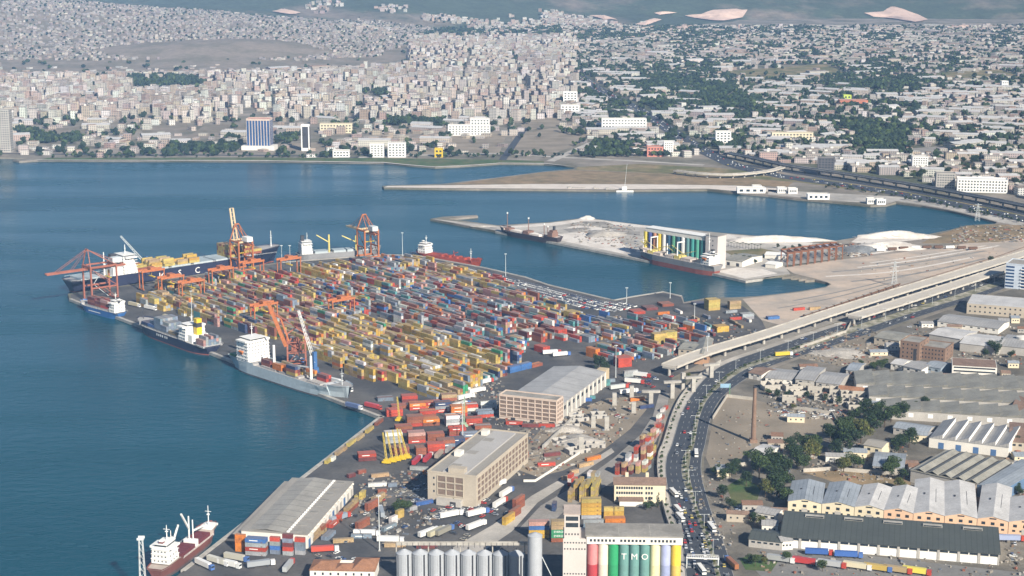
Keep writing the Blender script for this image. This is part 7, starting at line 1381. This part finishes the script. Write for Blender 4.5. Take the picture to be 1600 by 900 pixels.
# hillside houses and houses on the slopes beyond
for i in range(11000):
    X, Y = random.uniform(-2700, -150), random.uniform(4560, 6050); h = float(hill_h(X, Y))
    if h < 3: continue
    if 27 * math.exp(-((X + 850) / 300) ** 2 - ((Y - 4760) / 200) ** 2) > 9 or Y < 4700 and h < 5: continue
    BLD.append((Vector((X, Y, LZ + h - 2)), random.uniform(-.5, .5), random.uniform(6, 11), random.uniform(6, 9), random.uniform(3, 7) + 2, random.choice((1, 2, 6, 6, 0, 8, 8, 4, 10, 10, 10))))
    if random.random() < .2: TRE.append((Vector((X + 9, Y, LZ + h)), random.uniform(5, 9)))
for line, n, jit in (([(850, 28), (885, 31), (920, 38), (970, 46), (1060, 62)], 420, 4), ([(660, 29), (700, 30), (760, 40), (830, 46)], 150, 2), ([(740, 52), (800, 45), (880, 40), (900, 52)], 300, 8), ([(480, 12), (530, 8)], 30, 4), ([(590, 14), (640, 16)], 25, 3), ([(1480, 45), (1540, 47), (1600, 46)], 60, 2), ([(540, 40), (620, 52)], 40, 5)):
    for i in range(n):
        k = random.random() * (len(line) - 1); j = int(k); f_ = k - j; x = line[j][0] + (line[j + 1][0] - line[j][0]) * f_ + random.gauss(0, 5); yy = line[j][1] + (line[j + 1][1] - line[j][1]) * f_ + random.gauss(0, jit); q = on_hill(x, max(yy, 2))
        BLD.append((Vector((q.x, q.y, q.z - 3)), random.uniform(-.4, .4), random.uniform(8, 18), random.uniform(7, 11), random.uniform(6, 13) + 3, random.choice((0, 1, 2, 4, 5, 7))))
        if random.random() < .5: q = on_hill(x + random.uniform(-8, 8), max(yy + random.uniform(-3, 3), 2)); TRE.append((q, random.uniform(6, 10)))
def bmass(name, items):                  # walls with metre UVs, roofs in their own colour
    n = len(items); V = np.zeros((n, 12, 3)); C = np.ones((n, 12, 4)); U = np.zeros((n, 5, 4, 2)); b4 = np.array([(-1, -1), (1, -1), (1, 1), (-1, 1)], float)
    for i, (p, rz, w_, d_, h, ci) in enumerate(items):
        c, s = math.cos(rz), math.sin(rz); q = b4 * (w_ / 2, d_ / 2); xy = np.stack([q[:, 0] * c - q[:, 1] * s + p.x, q[:, 0] * s + q[:, 1] * c + p.y], 1)
        V[i, :4, :2] = xy; V[i, :4, 2] = p.z; V[i, 4:8, :2] = xy; V[i, 4:8, 2] = p.z + h; V[i, 8:, :2] = xy; V[i, 8:, 2] = p.z + h; C[i, :8, :3] = lin(WALLC[ci], .1); C[i, 8:, :3] = lin(random.choice(ROOFC), .15)
        for k in range(4): L = w_ if k % 2 == 0 else d_; U[i, k] = ((.4, .01), (L + .4, .01), (L + .4, h), (.4, h))
        U[i, 4] = -5
    F = np.array([(0, 1, 5, 4), (1, 2, 6, 5), (2, 3, 7, 6), (3, 0, 4, 7), (8, 9, 10, 11)]); f = (F[None] + np.arange(n)[:, None, None] * 12).reshape(-1, 4); me = bpy.data.meshes.new(name); me.from_pydata(V.reshape(-1, 3).tolist(), [], f.tolist()); me.materials.append(FAC); me.materials.append(ROOFS)
    a = me.color_attributes.new('Col', 'FLOAT_COLOR', 'POINT'); a.data.foreach_set('color', C.ravel()); uv = me.uv_layers.new(name='metres'); uv.data.foreach_set('uv', U.ravel()); me.polygons.foreach_set('material_index', np.tile([0, 0, 0, 0, 1], n)); return me
def bscore(b): x, y = proj(b[0]); return -(b[2] * b[4] + b[2] * b[3] * .15) / (b[0].y ** 2) if -5 < x < 1605 else 0
BLD.sort(key=bscore); print('buildings', len(BLD), 'trees', len(TRE))
for b in BLD[:300]:
    p, rz, w_, d_, h, ci = b; x, y = proj(p); fac = w_ > 29 and h < 14
    o = root('factory_hall' if fac else 'apartment_block', '', 'building', (p.x, p.y, p.z), rz, 'buildings of the town across the bay'); hs = 'low wide' if fac else 'tall' if h > 19 else 'mid-rise' if h > 12 else 'low'
    zone = 'in the dense town across the bay' if x < 900 and y < 190 else 'near the far shore of the bay' if x < 900 else 'in the leafy plain beyond the motorway' if y < 235 else 'beside the far motorway'
    o['label'] = f'{hs} {WN[ci]} {"factory hall" if fac else "apartment building"} {zone}'
    me = bmass('wall', [(Vector((0, 0, 0)), 0, w_, d_, h, ci)]); link('wall', me, o); rf = MB().box(-w_ / 2 - .3, w_ / 2 + .3, -d_ / 2 - .3, d_ / 2 + .3, h + .01, h + .5)
    rm = (mat('town_roof_%d' % (ci % 4), ROOFC[ci % 4], .85)); 
    if fac: rf = MB().gable(-w_ / 2, w_ / 2, -d_ / 2, d_ / 2, h, h + 2.2, 'x', .4)
    link('roof', rf.mesh('roof', rm if not fac else SHEETP), o)
    if not fac: bx('stair_house', OFFW, o, -2.2, 2.2, -1.6, 2.2, h + .5, h + 2.8)
o = link('town_buildings', bmass('town_buildings', BLD[300:])); kind(o, 'stuff'); o['label'] = 'thousands of pale houses and blocks of the far town and hillside'
TRE.sort(key=lambda t: t[0].y)
for q, h in TRE[:170]: x, y = proj(q); tree((q.x, q.y, q.z), h, 'dark' if random.random() < .75 else 'broad', ('dark green tree beside the far motorway' if x > 900 else 'dark green tree on the far shore of the bay'), 'trees across the bay', 1.15)
ico = np.array([(0, 0, 1), (.894, 0, .447), (.276, .851, .447), (-.724, .526, .447), (-.724, -.526, .447), (.276, -.851, .447), (.724, .526, -.447), (-.276, .851, -.447), (-.894, 0, -.447), (-.276, -.851, -.447), (.724, -.526, -.447), (0, 0, -1)])
icf = np.array([(0, 1, 2), (0, 2, 3), (0, 3, 4), (0, 4, 5), (0, 5, 1), (1, 6, 2), (2, 7, 3), (3, 8, 4), (4, 9, 5), (5, 10, 1), (6, 7, 2), (7, 8, 3), (8, 9, 4), (9, 10, 5), (10, 6, 1), (11, 7, 6), (11, 8, 7), (11, 9, 8), (11, 10, 9), (11, 6, 10)])
V, F, C = [], [], []; k = 0
for q, h in TRE[170:]:
    for j in range(3):
        r_ = h * rng.uniform(.26, .42); c = np.array(q) + (rng.uniform(-.3, .3) * h, rng.uniform(-.3, .3) * h, h * rng.uniform(.4, .7)); V.append(ico * r_ * rng.uniform(.6, 1.35, (12, 1)) + c); F.append(icf + k * 12); k += 1
        C.append(np.tile((*(np.array(GD[rng.integers(3)] if rng.random() < .6 else GR[rng.integers(4)]) * rng.uniform(.5, .95)), 1), (12, 1)))
me = cloud_mesh('town_trees', np.concatenate(V), np.concatenate(F).tolist(), np.concatenate(C)); o = kind(link('town_trees', me), 'stuff'); o['label'] = 'scattered dark trees between the buildings of the far plain'
# landmarks across the bay
def farblock(name, label, x0, x1, yb, yt, depth, wall, roofm, nf, rows, rot=0.0, cat='building', bands=False, wm=GLASS):
    a, b = P(x0, yb), P(x1, yb); h = HT((x0 + x1) / 2, yb, yt); r = root(name, label, cat, (a.x, a.y, LZ), rot); L = (b - a).length; shell(r, L, depth, h, wall); flat_roof(r, L, depth, h, roofm, wall)
    if bands:
        for i in range(nf): c = L * (i + .5) / nf; bx('window_strip', wm, r, c - L / nf * .36, c + L / nf * .36, -.12, .06, h * .12, h * .95)
        for i in range(4): c = depth * (i + .5) / 4; bx('window_strip', wm, r, L - .06, L + .12, c - depth * .09, c + depth * .09, h * .12, h * .95)
    elif nf: windows(r, 'f', nf, rows, 1, L - 1, 1, h - .5, L / nf * .5, h / rows * .45, L, depth); windows(r, 'r', 4, rows, 1, depth - 1, 1, h - .5, depth / 8, h / rows * .45, L, depth)
    return r, L, h
BGL = mat('blue_curtain_glass', (.03, .08, .20), .2)
r, L, h = farblock('hotel_tower', 'blue glass tower with pink roof band on the far shore', 386, 423, 234, 186, 22, PINKW, mat('pink_roof_band', (.5, .22, .18)), 8, 1, -.1, 'tower', True, BGL); bx('podium', OFFW, r, -8, L + 8, -6, 20, 0, 7)
farblock('white_tower', 'slim white tower with dark central strip on the far shore', 471, 484, 236, 196, 12, WHITE, WHITE, 1, 1, 0, 'tower', True, DARK)
farblock('residential_tower', 'tall striped grey residential tower on the far shore', -6, 17, 238, 172, 18, GREYW, PALER, 6, 18, 0, 'tower')
farblock('dark_office', 'dark glass office block with pale edge beside the far motorway', 1277, 1303, 272, 247, 16, mat('dark_office_wall', (.10, .10, .11)), PALER, 5, 6, -.15, 'office')
farblock('white_hall', 'long white block with rows of windows beyond the motorway', 1495, 1571, 300, 280, 22, WHITE, WHITE, 16, 4, -.2); farblock('grey_office', 'grey office block next to the long white one', 1462, 1491, 296, 271, 18, GREYW, PALER, 7, 6, -.15, 'office'); farblock('white_office', 'white mid-rise with lower annex beyond the motorway', 1425, 1449, 268, 245, 16, WHITE, PALER, 6, 6, -.1, 'office')
farblock('red_office', 'salmon red low building by the motorway bend', 1011, 1036, 245, 230, 16, mat('salmon_wall', (.55, .22, .17)), PALER, 5, 3); farblock('white_slab', 'white slab block next to the salmon building', 1037, 1052, 244, 222, 12, WHITE, PALER, 4, 6)
for x0, x1, yb, yt, lb in ((578, 600, 246, 226, 'white seafront block with dark centre'), (606, 634, 246, 224, 'white twin-winged seafront building'), (520, 546, 246, 236, 'low white seafront pavilion'), (500, 550, 208, 194, 'long cream school building behind the shore'), (700, 766, 212, 196, 'long white warehouse behind the shore'), (735, 765, 208, 186, 'tall white mill block behind the shore'), (876, 905, 182, 165, 'white hospital-like block at the town edge'), (880, 902, 168, 144, 'white tower block at the town edge'), (1118, 1142, 228, 206, 'white pair of slabs beyond the motorway'), (1206, 1270, 222, 208, 'long cream block in the leafy plain'), (1565, 1575, 140, 127, 'lone white tower in the far plain'), (940, 1010, 205, 186, 'white office row by the motorway')):
    farblock('landmark_block', lb, x0, x1, yb, yt, 14, WHITE if 'white' in lb else CREAM, PALER, max(3, int((x1 - x0) / 5)), max(2, int((yb - yt) / 4)))
farblock('yellow_shed', 'small bright yellow building on the seafront', 679, 692, 246, 233, 12, YELLOW, YELLOW, 2, 2); farblock('lime_block', 'lime green block on a brick red base in the plain', 1318, 1330, 160, 149, 12, mat('lime_wall', (.45, .55, .08)), PALER, 2, 2); farblock('brick_mall', 'wide brick red building under the lime block', 1312, 1356, 166, 157, 20, mat('brick_red', (.42, .16, .10)), PALER, 4, 1)
for x, y in ((1152, 299), (1262, 309), (1215, 299), (1232, 300), (1355, 316), (1370, 317), (1176, 296)):
    farblock('shore_hut', 'long white boathouse on the inlet shore' if x == 1152 else 'white hut on the inlet shore', x, x + (44 if x == 1152 else 34 if x == 1262 else 14), y + 3, y - 5, 10, WHITE, PALER, 4, 1)['group' if False else 0]['group'] = 'huts on the inlet shore'
# huts, freight train on the siding
for i, (c, lb) in enumerate([('rust', 0)] * 13):
    a = P(1256 + i * 11.5, 497 - i * 3.9); b = P(1267 + i * 11.5, 493.3 - i * 3.9); o = root('freight_wagon', ORD[i] + ' brown open wagon of the train beside the viaduct, from the yard end', 'wagon', ((a + b) / 2).to_tuple(), math.atan2((b - a).y, (b - a).x), 'freight wagons on the siding'); L = (b - a).length * .94
    MB().box(-L / 2, L / 2, -1.4, 1.4, 1.1, 3.2).build('body', mat('wagon_brown', (.13, .075, .05), .85, amt=(.4, .3)), o); MB().box(-L / 2 + .3, L / 2 - .3, -1.2, 1.2, 3.2, 3.4).build('load', RUBBLE, o)
    for x in (-L / 3, L / 3): MB().cyl((x, -1.1, .55), (x, 1.1, .55), .5, n=8).build('wheelset', DARK, o)
for i in range(9):
    x = 1376 + i * 18; a = P(x, 393 - 4.5 * math.sin(i / 8 * 2.6)); o = root('freight_wagon', 'rusty or white wagon in the far train behind the spoil heaps', 'wagon', a.to_tuple(), .15, 'wagons behind the spoil heaps'); MB().box(-5, 5, -1.4, 1.4, 1, 3.6).build('body', mat('wagon_brown', (.13, .075, .05)) if i % 3 else WHITE, o)
    for xx in (-3, 3): MB().cyl((xx, -1.1, .5), (xx, 1.1, .5), .5, n=8).build('wheelset', DARK, o)
rl = MB()
for off_ in (-1, 1):
    for (ax, ay), (bx_, by_) in zip([(1150, 545), (1256, 498), (1400, 449), (1560, 400)], [(1256, 498), (1400, 449), (1560, 400), (1640, 372)]): rl.beam(P(ax, ay, LZ + .25) + Vector((0, off_, 0)), P(bx_, by_, LZ + .25) + Vector((0, off_, 0)), .25)
kind(rl.build('railway_track', mat('rail_rust', (.12, .08, .06))), 'structure')

HAZE = 0.000042

# ------------------------------------------------------------------ the air: haze over the bay and the far town
hz, hn, hb = newmat('haze_air'); hn.nodes.remove(hb)
pv = hn.nodes.new('ShaderNodeVolumePrincipled'); pv.inputs['Color'].default_value = (0.30, 0.53, 0.95, 1)
pv.inputs['Density'].default_value = HAZE; pv.inputs['Anisotropy'].default_value = -0.35
hn.links.new(pv.outputs[0], hn.nodes['Material Output'].inputs['Volume'])
hzo = kind(MB().box(-15500, 11500, -350, 21200, -6, 1800).build('haze', hz), 'stuff')
